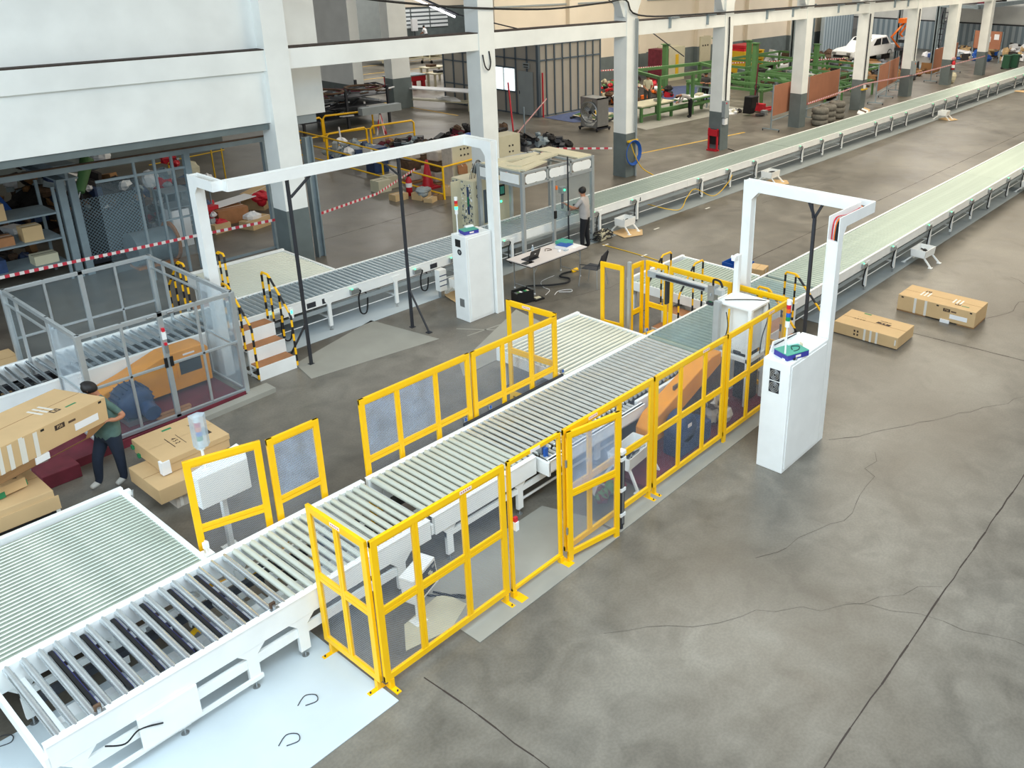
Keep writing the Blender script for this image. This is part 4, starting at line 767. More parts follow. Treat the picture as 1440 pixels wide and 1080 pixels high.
# ---------------- people ----------------
def person(label,loc,J,colors,face_dir,group=None,hair='short',extra=None,scale=1.):
    """J: joint -> (x,y,z,r) in world; one continuous skinned body, coloured by nearest limb"""
    names=list(J); E=[('hip','waist'),('waist','chest'),('chest','neck'),('neck','head'),('head','crown')]
    for s in 'LR': E+=[('chest','sh'+s),('sh'+s,'el'+s),('el'+s,'wr'+s),('wr'+s,'pa'+s),('hip','th'+s),('th'+s,'kn'+s),('kn'+s,'an'+s),('an'+s,'to'+s)]
    vs=[];rad=[];idx={}
    for n in names: idx[n]=len(vs); vs.append(Vector(J[n][:3])); rad.append(J[n][3])
    edges=[(idx[a],idx[b]) for a,b in E if a in idx and b in idx]; bones=[(a,b) for a,b in E if a in idx and b in idx]
    for s in 'LR':
        if 'pa'+s in idx and 'wr'+s in idx:
            w=vs[idx['wr'+s]];p=vs[idx['pa'+s]];d=(p-w).normalized();side=d.cross(V(0,0,1)); side=side.normalized() if side.length>.1 else V(1,0,0); up=side.cross(d)
            for k,(o,l) in enumerate(((-.03,.062),(-.010,.075),(.010,.07),(.03,.055))):
                a=len(vs); vs.append(p+side*o+d*.025); rad.append(.010); vs.append(p+side*o*1.1+d*(.025+l*.5)-up*.008); rad.append(.009); vs.append(p+side*o*1.1+d*(.02+l*.85)-up*.03); rad.append(.007)
                edges+=[(idx['pa'+s],a),(a,a+1),(a+1,a+2)]
            a=len(vs); vs.append(w.lerp(p,.5)+side*.045); rad.append(.011); vs.append(w.lerp(p,.9)+side*.06-up*.02); rad.append(.009); edges+=[(idx['pa'+s],a),(a,a+1)]
    me=bpy.data.meshes.new('tmp'); me.from_pydata(vs,edges,[]); o=bpy.data.objects.new('tmp',me); C.objects.link(o)
    sk=o.modifiers.new('Skin','SKIN'); sk.use_smooth_shade=True
    if not me.skin_vertices: 
        bpy.context.view_layer.objects.active=o; bpy.ops.mesh.customdata_skin_add() if hasattr(bpy.ops.mesh,'customdata_skin_add') else None
    sv=me.skin_vertices[0].data
    for i,r in enumerate(rad):
        rx=r; ry=r
        sv[i].radius=(rx,ry)
    sv[idx['hip']].use_root=True
    for n,f in (('chest',1.0),('waist',1.0),('hip',1.0)): pass
    su=o.modifiers.new('Sub','SUBSURF'); su.levels=2; su.render_levels=2
    bpy.context.view_layer.update(); dg=bpy.context.evaluated_depsgraph_get(); m2=bpy.data.meshes.new_from_object(o.evaluated_get(dg)); bpy.data.objects.remove(o)
    loc=V(*loc)
    m2.materials.clear(); cols=[]
    def seg(p,a,b):
        ab=b-a;t=max(0,min(1,(p-a).dot(ab)/max(1e-9,ab.length_squared)));return (p-a-ab*t).length,t
    hem=colors.get('hem')
    def region(p):
        best=None
        for a,b in bones:
            d,t=seg(p,vs[idx[a]],vs[idx[b]])
            d-= rad[idx[a]]*(1-t)+rad[idx[b]]*t
            if best is None or d<best[0]: best=(d,a,b,t)
        _,a,b,t=best
        if a in('neck','head') : return 'skin'
        if hem and a in ('hip','waist') : return colors['top'] if p.z>hem else colors['leg']
        if hem and a.startswith('th') and p.z>hem: return colors['top']
        if a.startswith('an'): return colors['shoe']
        if a.startswith('th') or a.startswith('kn') or (a=='hip' and b.startswith('th')): return colors['leg']
        if a=='hip' and b=='waist': return colors['leg'] if t<.15 else colors['top']
        if a.startswith('el'): return colors['top'] if colors.get('long') else 'skin'
        if a.startswith('wr'): return 'skin'
        if a.startswith('sh'): return colors['top'] if (t<.75 or colors.get('long')) else 'skin'
        if a=='chest' and b=='neck' : return colors['top'] if t<.6 else 'skin'
        return colors['top']
    for c in ['skin',colors['top'],colors['leg'],colors['shoe']]:
        if c not in cols: cols.append(c); m2.materials.append(MATS[c])
    for p in m2.polygons: p.use_smooth=True; p.material_index=cols.index(region(p.center))
    m2.transform(Matrix.Translation(-loc)); m2.name='body'
    t=thing('person',label,'person',loc,group)
    b=bpy.data.objects.new('body',m2);C.objects.link(b);b.parent=t
    h=Vector(J['head'][:3]); f=V(*face_dir).normalized(); c=Vector(J['crown'][:3]); up=(c-Vector(J['neck'][:3])).normalized(); s_=f.cross(up).normalized(); R=J['head'][3]
    # hair cap
    hb=MB(); n=14;vsx=[];
    for i in range(8):
        ph=PI*.74*i/7
        for k in range(n):
            tt=2*PI*k/n; dirv=up*math.cos(ph)+(s_*math.cos(tt)+f*math.sin(tt))*math.sin(ph)
            if i>=3 and dirv.dot(f)>.0: dirv=(dirv+up*.75*(i-2)/5*min(1,dirv.dot(f)*1.6)).normalized()
            vsx.append(h+up*R*.22-f*R*.10+dirv*R*1.2)
    hb.add(vsx,[(i*n+k,i*n+(k+1)%n,(i+1)*n+(k+1)%n,(i+1)*n+k) for i in range(7) for k in range(n)],'hair',True)
    if hair=='bun': hb.blob(h-f*R*1.1+up*R*.3,R*.5,R*.5,R*.5,'hair',10)
    if hair=='long': hb.blob(h-f*R*.7-up*R*.9,R*.75,R*.6,R*1.2,'hair',10)
    hb.build('hair',t)
    fb=MB(); fb.blob(h+f*R*1.02-up*R*.05,R*.14,R*.14,R*.22,'skin',8)
    for q in (-1,1): fb.blob(h+s_*R*.98*q-up*R*.02,R*.12,R*.16,R*.24,'skin',8)
    fb.build('ears_and_nose',t)
    for q in (-1,1): eb=MB(); eb.blob(h+f*R*.9+s_*R*.36*q+up*R*.12,R*.12,R*.1,R*.09,'black',8); eb.build('eye',t)
    mbb=MB(); mbb.blob(h+f*R*.93-up*R*.45,R*.25,R*.12,R*.07,'maroon',8); mbb.build('mouth',t)
    return t
def stand(x,y,h,yaw,lean=(0,0),feet=.13,fwd=0.,arms=None,sp=1.):
    """generic joints; yaw = facing direction; lean = (forward) shift of hip, chest, head"""
    f=V(math.cos(yaw),math.sin(yaw),0); s=V(-f.y,f.x,0)   # s = left
    k=h/1.72; P=lambda a,b,z:tuple(V(x,y,0)+f*a*k+s*b*k+V(0,0,z*k))
    l=lean[0]; J={}
    def put(n,a,b,z,r): J[n]=(*P(a,b,z),r*k)
    put('hip',l*.2,0,.96,.155); put('waist',l*.45,0,1.10,.15); put('chest',l*.85,0,1.30,.17); put('neck',l*1.0,0,1.47,.052); put('head',l*1.05+.02,0,1.60,.088); put('crown',l*1.05+.02,0,1.68,.07)
    for n,sg in (('L',1),('R',-1)):
        put('sh'+n,l*.9,.19*sg,1.39,.072); put('th'+n,l*.15,.10*sg,.86,.105); put('kn'+n,.03+fwd*(.1 if sg>0 else -.08),.11*sg,.49,.075); put('an'+n,0+fwd*(.16 if sg>0 else -.16),(feet)*sg,.085,.055); put('to'+n,.15+fwd*(.16 if sg>0 else -.16),(feet+.02)*sg,.045,.038)
        a=(arms or {}).get(n,((.05,.24,1.12),(.12,.24,.88)))
        put('el'+n,*a[0],.05); put('wr'+n,*a[1],.029)
        d=(Vector(a[1])-Vector(a[0])).normalized()*.08; put('pa'+n,a[1][0]+d.x,a[1][1]+d.y,a[1][2]+d.z,.032)
    return J
# person in green shirt lifting the end of the long carton (facing -X)
J=stand(3.93,12.74,1.62,PI-.1,(.0,0),.13,.35)
J.update(hip=(4.03,12.80,.88,.17),waist=(4.07,12.85,1.00,.175),chest=(4.10,12.93,1.18,.175),neck=(4.06,13.0,1.36,.05),head=(4.00,13.04,1.48,.085),crown=(3.98,13.05,1.56,.065),
  shL=(4.10,12.76,1.28,.06),elL=(4.22,12.60,1.10,.042),wrL=(4.08,12.52,1.12,.03),paL=(4.01,12.53,1.14,.032),
  shR=(4.06,13.10,1.28,.06),elR=(3.98,13.24,1.12,.042),wrR=(3.88,13.20,1.13,.03),paR=(3.80,13.18,1.13,.032),
  thL=(4.06,12.71,.76,.115),thR=(4.0,12.90,.76,.115),knL=(4.08,12.70,.46,.078),knR=(3.84,12.86,.46,.078),anL=(4.08,12.70,.08,.055),anR=(3.80,12.86,.08,.055),toL=(3.94,12.66,.045,.038),toR=(3.66,12.84,.045,.038))
person('person in grey green shirt and dark trousers lifting the end of a long carton',(3.95,12.75,0),J,dict(top='cloth_teal',leg='cloth_navy',shoe='shoe',hem=.80),(-.85,.6,-.1),hair='short')
J=stand(16.75,14.72,1.72,PI*.62,(.06,0),.16,.2,{'L':((.22,.27,1.18),(.44,.22,1.26)),'R':((.16,-.25,1.12),(.40,-.10,1.05))})
person('person in light grey shirt and black trousers reaching to a dark pole at the conveyor',(16.75,14.72,0),J,dict(top='cloth_grey',leg='cloth_black',shoe='black',hem=.90),(-.35,.9,-.25))
J=stand(35.45,24.30,1.68,PI*.78,(0,0),.09)
f=V(math.cos(PI*.78),math.sin(PI*.78),0); B=V(35.45,24.30,0)
def bp(a,b,z,r): q=B+f*a+V(-f.y,f.x,0)*b; return (q.x,q.y,z,r)
J.update(hip=bp(-.05,0,.92,.13),waist=bp(.12,0,1.02,.12),chest=bp(.36,0,1.10,.14),neck=bp(.55,0,1.08,.05),head=bp(.68,0,1.03,.088),crown=bp(.76,0,1.0,.07),shL=bp(.42,.17,1.08,.06),shR=bp(.42,-.17,1.08,.06),elL=bp(.5,.2,.86,.042),elR=bp(.5,-.2,.86,.042),wrL=bp(.62,.14,.76,.03),wrR=bp(.62,-.14,.76,.03),paL=bp(.68,.1,.74,.032),paR=bp(.68,-.1,.74,.032))
person('person in grey top bending over the end of the low green bench',(35.45,24.3,0),J,dict(top='cloth_grey',leg='cloth_black',shoe='black',long=True),(-.5,.4,-.7))
J=stand(38.85,25.72,1.78,PI*1.15,(.02,0),.1,.1,{'L':((.08,.24,1.14),(.30,.12,1.18)),'R':((.08,-.24,1.14),(.30,-.10,1.20))})
person('person in dark grey shirt standing behind the pillar and looking at a phone',(38.85,25.72,0),J,dict(top='cloth_dkgrey',leg='cloth_black',shoe='black'),(-.8,-.3,-.5))
J=stand(36.3,27.6,1.70,PI*1.3,(.06,0),.1,0,{'L':((.1,.24,1.12),(.28,.14,1.02)),'R':((.1,-.24,1.12),(.28,-.14,1.02))})
person('person in khaki shirt seen through the tall green frame',(36.3,27.6,0),J,dict(top='beige',leg='cloth_dkgrey',shoe='black'),(-.5,-.7,-.4))
J=stand(49.2,60.8,1.65,PI*.6,(.25,0),.1,0,{'L':((.3,.24,1.12),(.5,.14,1.02)),'R':((.3,-.24,1.12),(.5,-.14,1.02))})
person('person in white working at a machine near the louvred windows far back',(49.2,60.8,0),J,dict(top='paper',leg='cloth_dkgrey',shoe='black'),(-.3,.9,-.4))
# ---------------- cartons ----------------
def carton(name,label,o,u,n,w,h_,z0,l,marks=(),tapes=(),notch=True,group=None,up=None,lidlip=False,m='cardboard'):
    """box: origin o = corner, u along length l, n along depth w, up vector"""
    u=V(*u).normalized();n=V(*n).normalized();up=u.cross(n) if up is None else V(*up); 
    if up.z<0: up=-up
    o=V(*o); P=lambda a,b_,c:o+u*a+n*b_+up*c
    t=thing(name,label,'box',P(l/2,w/2,0),group)
    b=MB(); e=.0
    b.obox(P(l/2,w/2,h_/2),u*l,n*w,up*h_,m); b.build('body',t,bevel=.006)
    if lidlip:
        q=MB(); q.obox(P(l/2,w/2,h_-.04),u*(l+.02),n*(w+.02),up*.085,m); q.build('lid',t,bevel=.004)
    q=MB(); 
    for a in (w*.5,): q.obox(P(l/2,a,h_+.0015),u*l,n*.006,up*.002,'cardboard_in')
    q.build('flap_seam',t)
    return t,P,u,n,up
def patch(t,name,c,a,b_,m,nrm,th=.003):
    q=MB(); q.obox(c,a,b_,nrm.normalized()*th,m); return q.build(name,t)
def arrow_marks(t,P,face,c,size,u,v):
    pass
# right floor carton 1
t,P,u,n,up=carton('cardboard_box','flat cardboard box on the floor nearest the white portal post',(15.95,5.68,.02),(0,1,0),(1,0,0),.86,.25,0,1.40)
# P(a: +Y, b: +X, c: up)
q=MB(); q.obox(P(.7,.43,-.012),u*1.3,n*.78,V(0,0,.016),'cardboard_in'); q.build('bottom_flap',t)
for a in (.55,.68,.81):
    patch(t,'tape_strip',P(a-.1,-.002,.125),u*.045,V(0,0,.25),'tape',n)
patch(t,'tape_strip',P(1.05-1.0,.04-.04,.13),u*.03,V(0,0,.12),'tape',n)
patch(t,'green_label',P(1.0,.80,.252),u*.16,n*.05,'green_tape',up)
q=MB(); q.obox(P(.52,.50,.2525),(u*.30+n*.02),n*.09-u*.02,up*.002,'ink'); q.build('printed_mark',t)
text_part('4 4',.10,P(.52,.50,.2535),-u,n,t,'cardboard','printed_mark')
text_part('MADE IN',.06,P(.52,.62,.252),-u,n,t,'ink','lettering')
text_part('A B C D',.07,P(1.02,.42,.252),-u,n,t,'ink','lettering')
text_part('- - - - -',.07,P(1.02,.55,.252),-u,n,t,'ink','lettering')
for k in range(2):
    for j in range(2): q=MB(); q.obox(P(.86+.07*k,-.002,.08+.075*j),u*.035,n*.002,V(0,0,.045),'ink'); q.build('printed_mark',t)
# right floor carton 2
def long_box(t,P,u,n,up,L,W,H):
    for b_ in (.5,):
        for a0 in (L*.30,L*.72):
            for k in range(3): patch(t,'tape_strip',P(a0+(-.08+.08*k),W*.5,H+.002),u*.035,n*.26,'tape',up)
    for a in (L*.63,L*.77): patch(t,'tape_strip',P(a,-.002,H/2),u*.055,up*H,'tape',n)
    for a in (.10,L*.48,L-.1): patch(t,'black_dot',P(a,-.002,H-.04),u*.05,up*.03,'black',n)
    patch(t,'white_label',P(.35,-.003,H*.38),u*.38,up*.10,'paper',n)
    patch(t,'printed_mark',P(L*.36,-.003,H*.72),u*.15,up*.07,'ink',n)
    text_part('P26',.06,P(L*.36,-.006,H*.72),-u,up,t,'cardboard','lettering',off=0)
    patch(t,'printed_mark',P(L*.27,-.003,H*.70),u*.11,up*.03,'junk_brown',n)
    for a,b_ in ((L*.27,W*.3),(L*.72,W*.72)):
        q=MB(); q.obox(P(a,b_,H+.002),u*.12,n*.10,up*.002,'ink'); q.obox(P(a,b_,H+.0035),u*.08,n*.06,up*.001,'cardboard'); q.obox(P(a-.01,b_,H+.0045),u*.03,n*.04,up*.001,'ink'); q.build('printed_mark',t)
    for k,(a,b_) in enumerate(((L*.17,W*.25),)): patch(t,'green_label',P(a,b_,H+.002),u*.16,n*.03,'green_tape' ,up)
t,P,u,n,up=carton('cardboard_box','long taped cardboard box on the floor, farther of the two from the portal',(18.05,4.83,.03),(0,1,0),(1,0,0),.80,.35,0,1.72)
long_box(t,P,u,n,up,1.72,.8,.35)
q=MB(); q.box(18.0,18.04,5.35,5.55,.0,.07,'paper'); q.build('foam_foot',t)
for y0,y1 in ((4.83,5.2),(5.9,6.55)): q=MB(); q.box(18.06,18.83,y0,y1,0,.03,'cardboard_in'); q.build('bottom_flap',t)
# carton carried by the person
T1=V(4.02,12.55,1.50); BR=V(3.66,13.36,1.50); TL=V(2.57,11.93,1.60)
u=(TL-T1).normalized(); n=(BR-T1); n=(n-u*n.dot(u)).normalized(); up=u.cross(n); up=up if up.z>0 else -up
o=T1-up*.36
t,P,u_,n_,up_=carton('cardboard_box','long taped cardboard carton being carried by the person in green',tuple(o),tuple(u),tuple(n),.88,.36,0,2.1,up=tuple(up))
long_box(t,P,u_,n_,up_,2.1,.88,.36)
for a in (1.12,1.30,1.48): patch(t,'tape_strip',P(a,-.004,.17),u_*.06,up_*.34,'tape',n_)
q=MB(); q.prism([P(.0,0,0),P(.35,0,0),P(.4,0,-.09),P(1.1,0,-.10),P(1.15,0,0),P(2.0,0,0),P(2.0,.02,-.12),P(.3,.02,-.12)],n_*.004,'cardboard_in'); q.build('bottom_flap',t)
patch(t,'foam_foot',P(1.08,.0,-.05),u_*.2,up_*.09,'paper',n_,.03)
# stacks
t,P,u,n,up=carton('cardboard_box','large plain cardboard box under the lettered one, beside the yellow gate leaf',(4.02,11.36,.22),(1,0,0),(0,1,0),.92,.23,0,1.15)
q=MB(); q.box(4.25,4.9,11.45,12.2,0,.22,'wrap'); 
for k in range(4): q.box(4.3+.15*k,4.34+.15*k,11.44,11.45,.02,.2,'tape')
single('wrapped_pallet',q,'low wrapped bundle holding up the plain cardboard box','bundle',(4.5,11.8,0))
t,P,u,n,up=carton('cardboard_box','lettered cardboard box on top of the stack by the control box, green tape',(4.26,11.66,.455),(1,.03,0),(0,1,0),.95,.22,0,.97,lidlip=True)
for c in (P(.0,.95,.10),P(.0,.78,.02)): patch(t,'green_tape',c,u*.06,up*.06,'green_tape',n,.06)
patch(t,'green_label',P(.45,.84,.222),u*.14,n*.05,'green_tape',up)
text_part('A O M 4 O 4',.07,P(.72,.52,.223),-n,u,t,'ink','lettering')
text_part('4 5 2',.10,P(.38,.42,.223),-n,u,t,'ink','lettering')
q=MB(); q.obox(P(.78,.36,.224),u*.12,n*.26,up*.002,'ink'); q.build('printed_mark',t)
q=MB(); q.obox(P(.30,.42,.224),u*.01,n*.34,up*.002,'ink'); q.obox(P(.46,.42,.224),u*.008,n*.34,up*.002,'junk_brown'); q.build('printed_mark',t)
patch(t,'white_label',P(.02,.02,.12),u*.12,n*.1,'paper',up,.2)
# left edge pile
t,P,u,n,up=carton('cardboard_box','big cardboard box with open front at the left edge behind the thin rollers',(2.02,12.02,.0),(1,-.02,0),(0,1,0),1.0,.72,0,.98,lidlip=False)
q=MB(); q.obox(P(.5,-.006,.40),u*1.02,n*.01,up*.03,'black'); q.obox(P(.92,-.008,.24),u*.03,n*.01,up*.5,'black'); q.obox(P(.98,-.008,.26),u*.05,n*.012,up*.52,'tape'); q.build('open_gap',t); patch(t,'front_flap',P(.5,-.012,.53),u*1.04,up*.2,'cardboard',n,.012)
t,P,u,n,up=carton('cardboard_box','open lettered cardboard box with green tape resting on the big box',(2.0,12.22,.73),(1,.1,.03),(-.1,1,.0),.62,.14,0,.82)
for c in (P(.52,-.005,.03),P(.8,.02,.05)): patch(t,'green_tape',c,u*.07,up*.08,'green_tape',n,.01)
text_part('4 OEG',.09,P(.74,.18,.141),n,-u,t,'ink','lettering')
patch(t,'white_label',P(.22,-.004,.07),u*.28,up*.12,'paper',n)
t,P,u,n,up=carton('cardboard_box','cardboard carton standing behind the left wall of the clear enclosure',(2.9,17.1,.0),(1,0,0),(0,1,0),.9,.5,0,1.5)
patch(t,'tape_strip',P(.8,.45,.502),u*.05,n*.5,'tape',up); patch(t,'tape_strip',P(1.1,.45,.502),u*.05,n*.4,'tape',up); patch(t,'open_gap',P(.4,-.004,.32),u*.7,up*.02,'black',n)
# ---------------- control box on a post ----------------
t=thing('control_box','small white control box on a post behind the left yellow gate leaf','control box',(4.28,10.02,0))
b=MB(); b.box(4.25,4.31,10.0,10.08,0,1.0,'white_paint'); b.obox((4.28,10.04,.012),(.2,0,0),(0,.2,0),(0,0,.012),'white_paint'); b.build('post',t)
b=MB(); b.prism([(3.86,9.66,.98),(4.50,9.66,.98),(4.60,9.90,.98),(4.60,10.10,.98),(3.86,9.86,.98)],(0,0,.44),'white_paint'); b.build('housing',t,bevel=.01)
b=MB(); b.cyl((4.05,9.82,1.41),(4.05,9.82,1.43),.05,'white_paint',14); b.cyl((4.05,9.82,1.43),(4.05,9.82,1.72),.016,'white_paint',10); b.build('lamp_post',t)
tt=stack_light(4.05,9.82,1.70,['led_green_off','led_blue','led_amber','led_red'],'signal lamp wrapped in clear film on the small control box',pole=.02,group=None)
b=MB(); b.prism([(3.97,9.76,1.74),(4.10,9.75,1.74),(4.16,9.82,1.74),(4.10,9.89,1.74),(3.98,9.88,1.74)],(0,0,.42),'film'); b.build('film_wrap',tt)
# grey box lying behind the near fence corner
t=thing('junction_cabinet','small pale cabinet with open cable side tilted under the near conveyor','junction box',(4.95,7.0,0))
u=V(.95,.25,.12).normalized(); n=V(-.25,.9,.0).normalized(); up=u.cross(n); c=V(4.98,6.98,.62)
b=MB(); b.obox(c,u*.42,n*.20,up*.38,'white_paint'); b.build('body',t,bevel=.01)
b=MB(); b.obox(c-n*.101+u*.04,u*.30,n*.004,up*.30,'dark_steel'); rr=random.Random(2)
for k in range(7): b.obox(c-n*.106+u*rr.uniform(-.08,.16)+up*rr.uniform(-.12,.12),u*.05,n*.008,up*.03,rr.choice(['steel','red','beige','steel']))
b.build('terminal_rail',t)
b=MB(); b.bar((4.95,7.02,.0),(4.95,7.02,.45),.04,.04,'white_paint'); b.obox((4.95,7.02,.01),(.16,0,0),(0,.16,0),(0,0,.02),'white_paint'); b.build('stand',t)
b=MB(); b.prism([(4.55,6.75,.004),(5.1,6.62,.004),(5.5,6.8,.004),(5.45,7.2,.004),(4.8,7.1,.004)],(0,0,.01),'beige'); single('cardboard_sheet',b,'pale torn cardboard sheet on the floor at the near fence corner','cardboard sheet',(5,6.9,0))
b=MB(); b.tube([(5.1,6.9,.4),(5.4,6.75,.2),(5.55,6.95,.03),(5.3,7.25,.03),(5.05,7.3,.3)],.015,'rubber',6,5); single('cable',b,'thick black cable looping below the tilted pale cabinet','cable',(5.3,7,0))
for k,(x,y,s) in enumerate(((1.15,8.9,1),(2.2,6.1,1),(2.95,6.7,1),(3.35,7.0,1))):
    b=MB(); b.tube([(x,y,.016),(x+.12*s,y+.06,.016),(x+.2,y-.02,.016),(x+.16,y-.1,.016),(x+.05,y-.06,.016)],.005,'dark_steel',5,5); single('wire_offcut',b,['thin wire offcut under the nearest conveyor end','thin wire offcut low on the pale floor sheet','thin wire offcut in the middle of the pale floor sheet','thin wire offcut near the fence foot on the pale sheet'][k],'wire',(x,y,.01))
# ---------------- work table ----------------
t=thing('folding_table','white topped folding table with laptop and folders','table',(14.3,13.8,0))
b=MB(); b.box(13.34,15.28,13.38,14.18,.715,.738,'table_white'); b.box(13.33,15.29,13.37,14.19,.700,.716,'junk_dark'); b.build('table_top',t)
for x,y in ((13.5,13.45),(13.5,14.1),(15.1,13.45),(15.1,14.1)): b=MB(); b.cyl((x,y,0),(x,y,.70),.016,'steel',10); b.cyl((x,y,0),(x,y,.03),.022,'paper',10); b.build('leg',t)
for x in (13.5,15.1): b=MB(); b.cyl((x,13.45,.12),(x,14.1,.12),.010,'steel',8); b.cyl((x,13.45,.5),(x+.2*(1 if x<14 else -1),13.5,.70),.008,'steel',6); b.build('stretcher',t)
t=thing('laptop','open black laptop at the left end of the work table','laptop',(13.72,13.82,.738))
b=MB(); b.obox((13.72,13.78,.75),(.36,.04,0),(-.03,.25,0),(0,0,.02),'dark_steel'); b.build('keyboard_base',t,bevel=.004); b=MB(); b.obox((13.75,13.66,.87),(.36,.04,0),(0,-.09,.23),(0,.01,.004),'black'); b.build('screen_lid',t); b=MB(); b.obox((13.76,13.651,.88),(.05,.005,0),(0,-.008,.02),(0,.002,.001),'paper'); b.build('lid_mark',t)
b=MB(); b.obox((13.48,13.62,.745),(.26,.0,0),(0,.16,0),(0,0,.012),'black_gloss'); single('tablet',b,'black tablet at the left corner of the work table','tablet',(13.48,13.62,.738))
t=thing('water_bottle','small clear water bottle standing on the work table','bottle',(14.05,14.02,.738)); b=MB(); b.lathe((14.05,14.02,.738),[(.001,0),(.032,0),(.034,.1),(.034,.14),(.014,.17),(.014,.19)],'film',14); b.build('body',t); b=MB(); b.cyl((14.05,14.02,.928),(14.05,14.02,.945),.015,'paper',10); b.build('cap',t)
t=thing('folder','blue and white folder lying on the work table','folder',(14.88,13.74,.738)); b=MB(); b.obox((14.85,13.74,.775),(.32,.05,0),(-.06,.34,0),(0,0,.07),'paper'); b.build('pages',t); b=MB(); b.obox((14.86,13.74,.814),(.30,.05,0),(-.06,.32,0),(0,0,.006),'blue'); b.build('cover',t)
b=MB(); b.obox((15.08,13.95,.78),(.30,.04,0),(-.04,.34,0),(0,0,.085),'teal'); single('folder',b,'teal folder at the right end of the work table','folder',(15.08,13.95,.738),bevel=.01)
b=MB(); b.obox((15.1,13.62,.742),(.3,.03,0),(-.03,.2,0),(0,0,.004),'paper'); single('paper_sheet',b,'white papers under the folders on the work table','paper',(15.1,13.62,.738))
b=MB(); b.tube([(14.35,13.9,.745),(14.45,13.98,.76),(14.55,13.92,.745),(14.5,13.84,.75),(14.4,13.88,.75)],.008,'junk_brown',6,5); single('cable',b,'small brown cable heap in the middle of the work table','cable',(14.45,13.9,.738))
b=MB(); b.blob((14.55,13.62,.76),.05,.04,.03,'paper',8,.2); single('paper_tissue',b,'crumpled white tissue on the front edge of the work table','tissue',(14.55,13.62,.738))
b=MB(); b.box(14.66,14.78,13.52,13.6,.738,.765,'film'); single('plastic_case',b,'small clear plastic case on the front edge of the work table','case',(14.72,13.56,.738))
b=MB(); b.tube([(13.2,13.9,.03),(13.7,13.9,.03),(14.1,13.55,.03),(14.5,13.35,.03),(14.75,13.5,.03),(14.7,13.75,.03),(14.9,13.85,.03),(15.15,13.8,.03)],.022,'rubber',8,6); single('hose',b,'thick black hose curling on the floor under the work table','hose',(14.3,13.6,0))
b=MB(); b.cyl((15.18,13.8,.02),(15.34,13.76,.02+.03),.05,'yellow',12); single('plug_connector',b,'yellow plug connector on the floor under the right table leg','plug',(15.25,13.78,0))
b=MB(); b.tube([(13.6,13.2,.012),(13.9,13.35,.012),(13.95,13.6,.012),(14.2,13.9,.012),(14.7,13.95,.012)],.006,'paper',5,6); single('cable',b,'white cable crossing the floor below the work table','cable',(14,13.5,0))
b=MB(); b.tube([(13.75,13.05,.012),(14.0,13.15,.012),(14.25,13.0,.012),(14.15,12.9,.012),(13.95,13.1,.012)],.006,'paper',5,6); single('cable',b,'white cable loop on the floor in front of the work table','cable',(14,13.05,0))
t=thing('tool_bag','black open tool bag with grey side on the floor by the yellow cross panel','bag',(13.0,13.3,0))
b=MB(); u=V(.9,-.2,0).normalized(); n=V(.2,.9,0).normalized(); c=V(12.98,13.32,0)
for s in (-1,1): b.obox(c+n*.13*s+V(0,0,.15),u*.42,n*.02,V(0,0,.28),'black'); b.obox(c+u*.21*s+V(0,0,.13),u*.02,n*.26,V(0,0,.26),'black')
b.obox(c+V(0,0,.03),u*.42,n*.26,V(0,0,.04),'black'); b.build('shell',t); b=MB(); b.obox(c+u*.225+V(0,0,.13),u*.012,n*.2,V(0,0,.2),'beige'); b.build('side_pocket',t)
b=MB(); 
for k,cc in enumerate(['steel','green','paper','dark_steel','led_green_off','beige']): b.obox(c+u*(-.15+.06*k)+V(0,0,.22),u*.05,n*.15,V(0,0,.05),cc)
b.build('tools',t)['kind']='stuff'
b=MB(); b.obox((13.32,13.18,.02),(.26,-.03,0),(.03,.2,0),(0,0,.03),'black'); b.obox((13.32,13.18,.04),(.14,-.02,0),(.02,.1,0),(0,0,.02),'beige'); single('tool_tray',b,'flat black tray with pale parts beside the tool bag','tray',(13.32,13.18,0))
t=thing('chair','dark mesh backed chair with thin steel legs left of the yellow corner','chair',(14.85,12.8,0))
b=MB(); b.prism([(14.60,12.98,.44),(14.72,12.60,.44),(15.10,12.68,.44),(15.02,13.06,.44)],(0,0,.018),'dark_steel'); b.build('seat',t,bevel=.006)
b=MB(); b.prism([(14.74,12.58,.52),(15.10,12.66,.52),(15.16,12.60,.86),(14.80,12.50,.80)],(-.004,.015,0),'dark_steel'); b.build('backrest',t)
for x,y,x2,y2 in ((14.60,12.99,14.56,13.02),(14.72,12.59,14.66,12.53),(15.02,13.06,15.0,13.1),(15.10,12.67,15.14,12.60)): b=MB(); b.cyl((x2,y2,0),(x,y,.45),.011,'steel',8); b.build('leg',t)
for (x,y),(x2,y2) in (((14.72,12.59),(14.80,12.50)),((15.10,12.67),(15.16,12.60))): b=MB(); b.cyl((x,y,.44),(x2,y2,.82),.011,'dark_steel',8); b.build('back_post',t)
b=MB(); b.tube([(14.58,12.99,.44),(14.57,12.99,.55),(14.7,12.65,.56),(14.76,12.55,.56)],.010,'dark_steel',6); b.build('armrest',t)
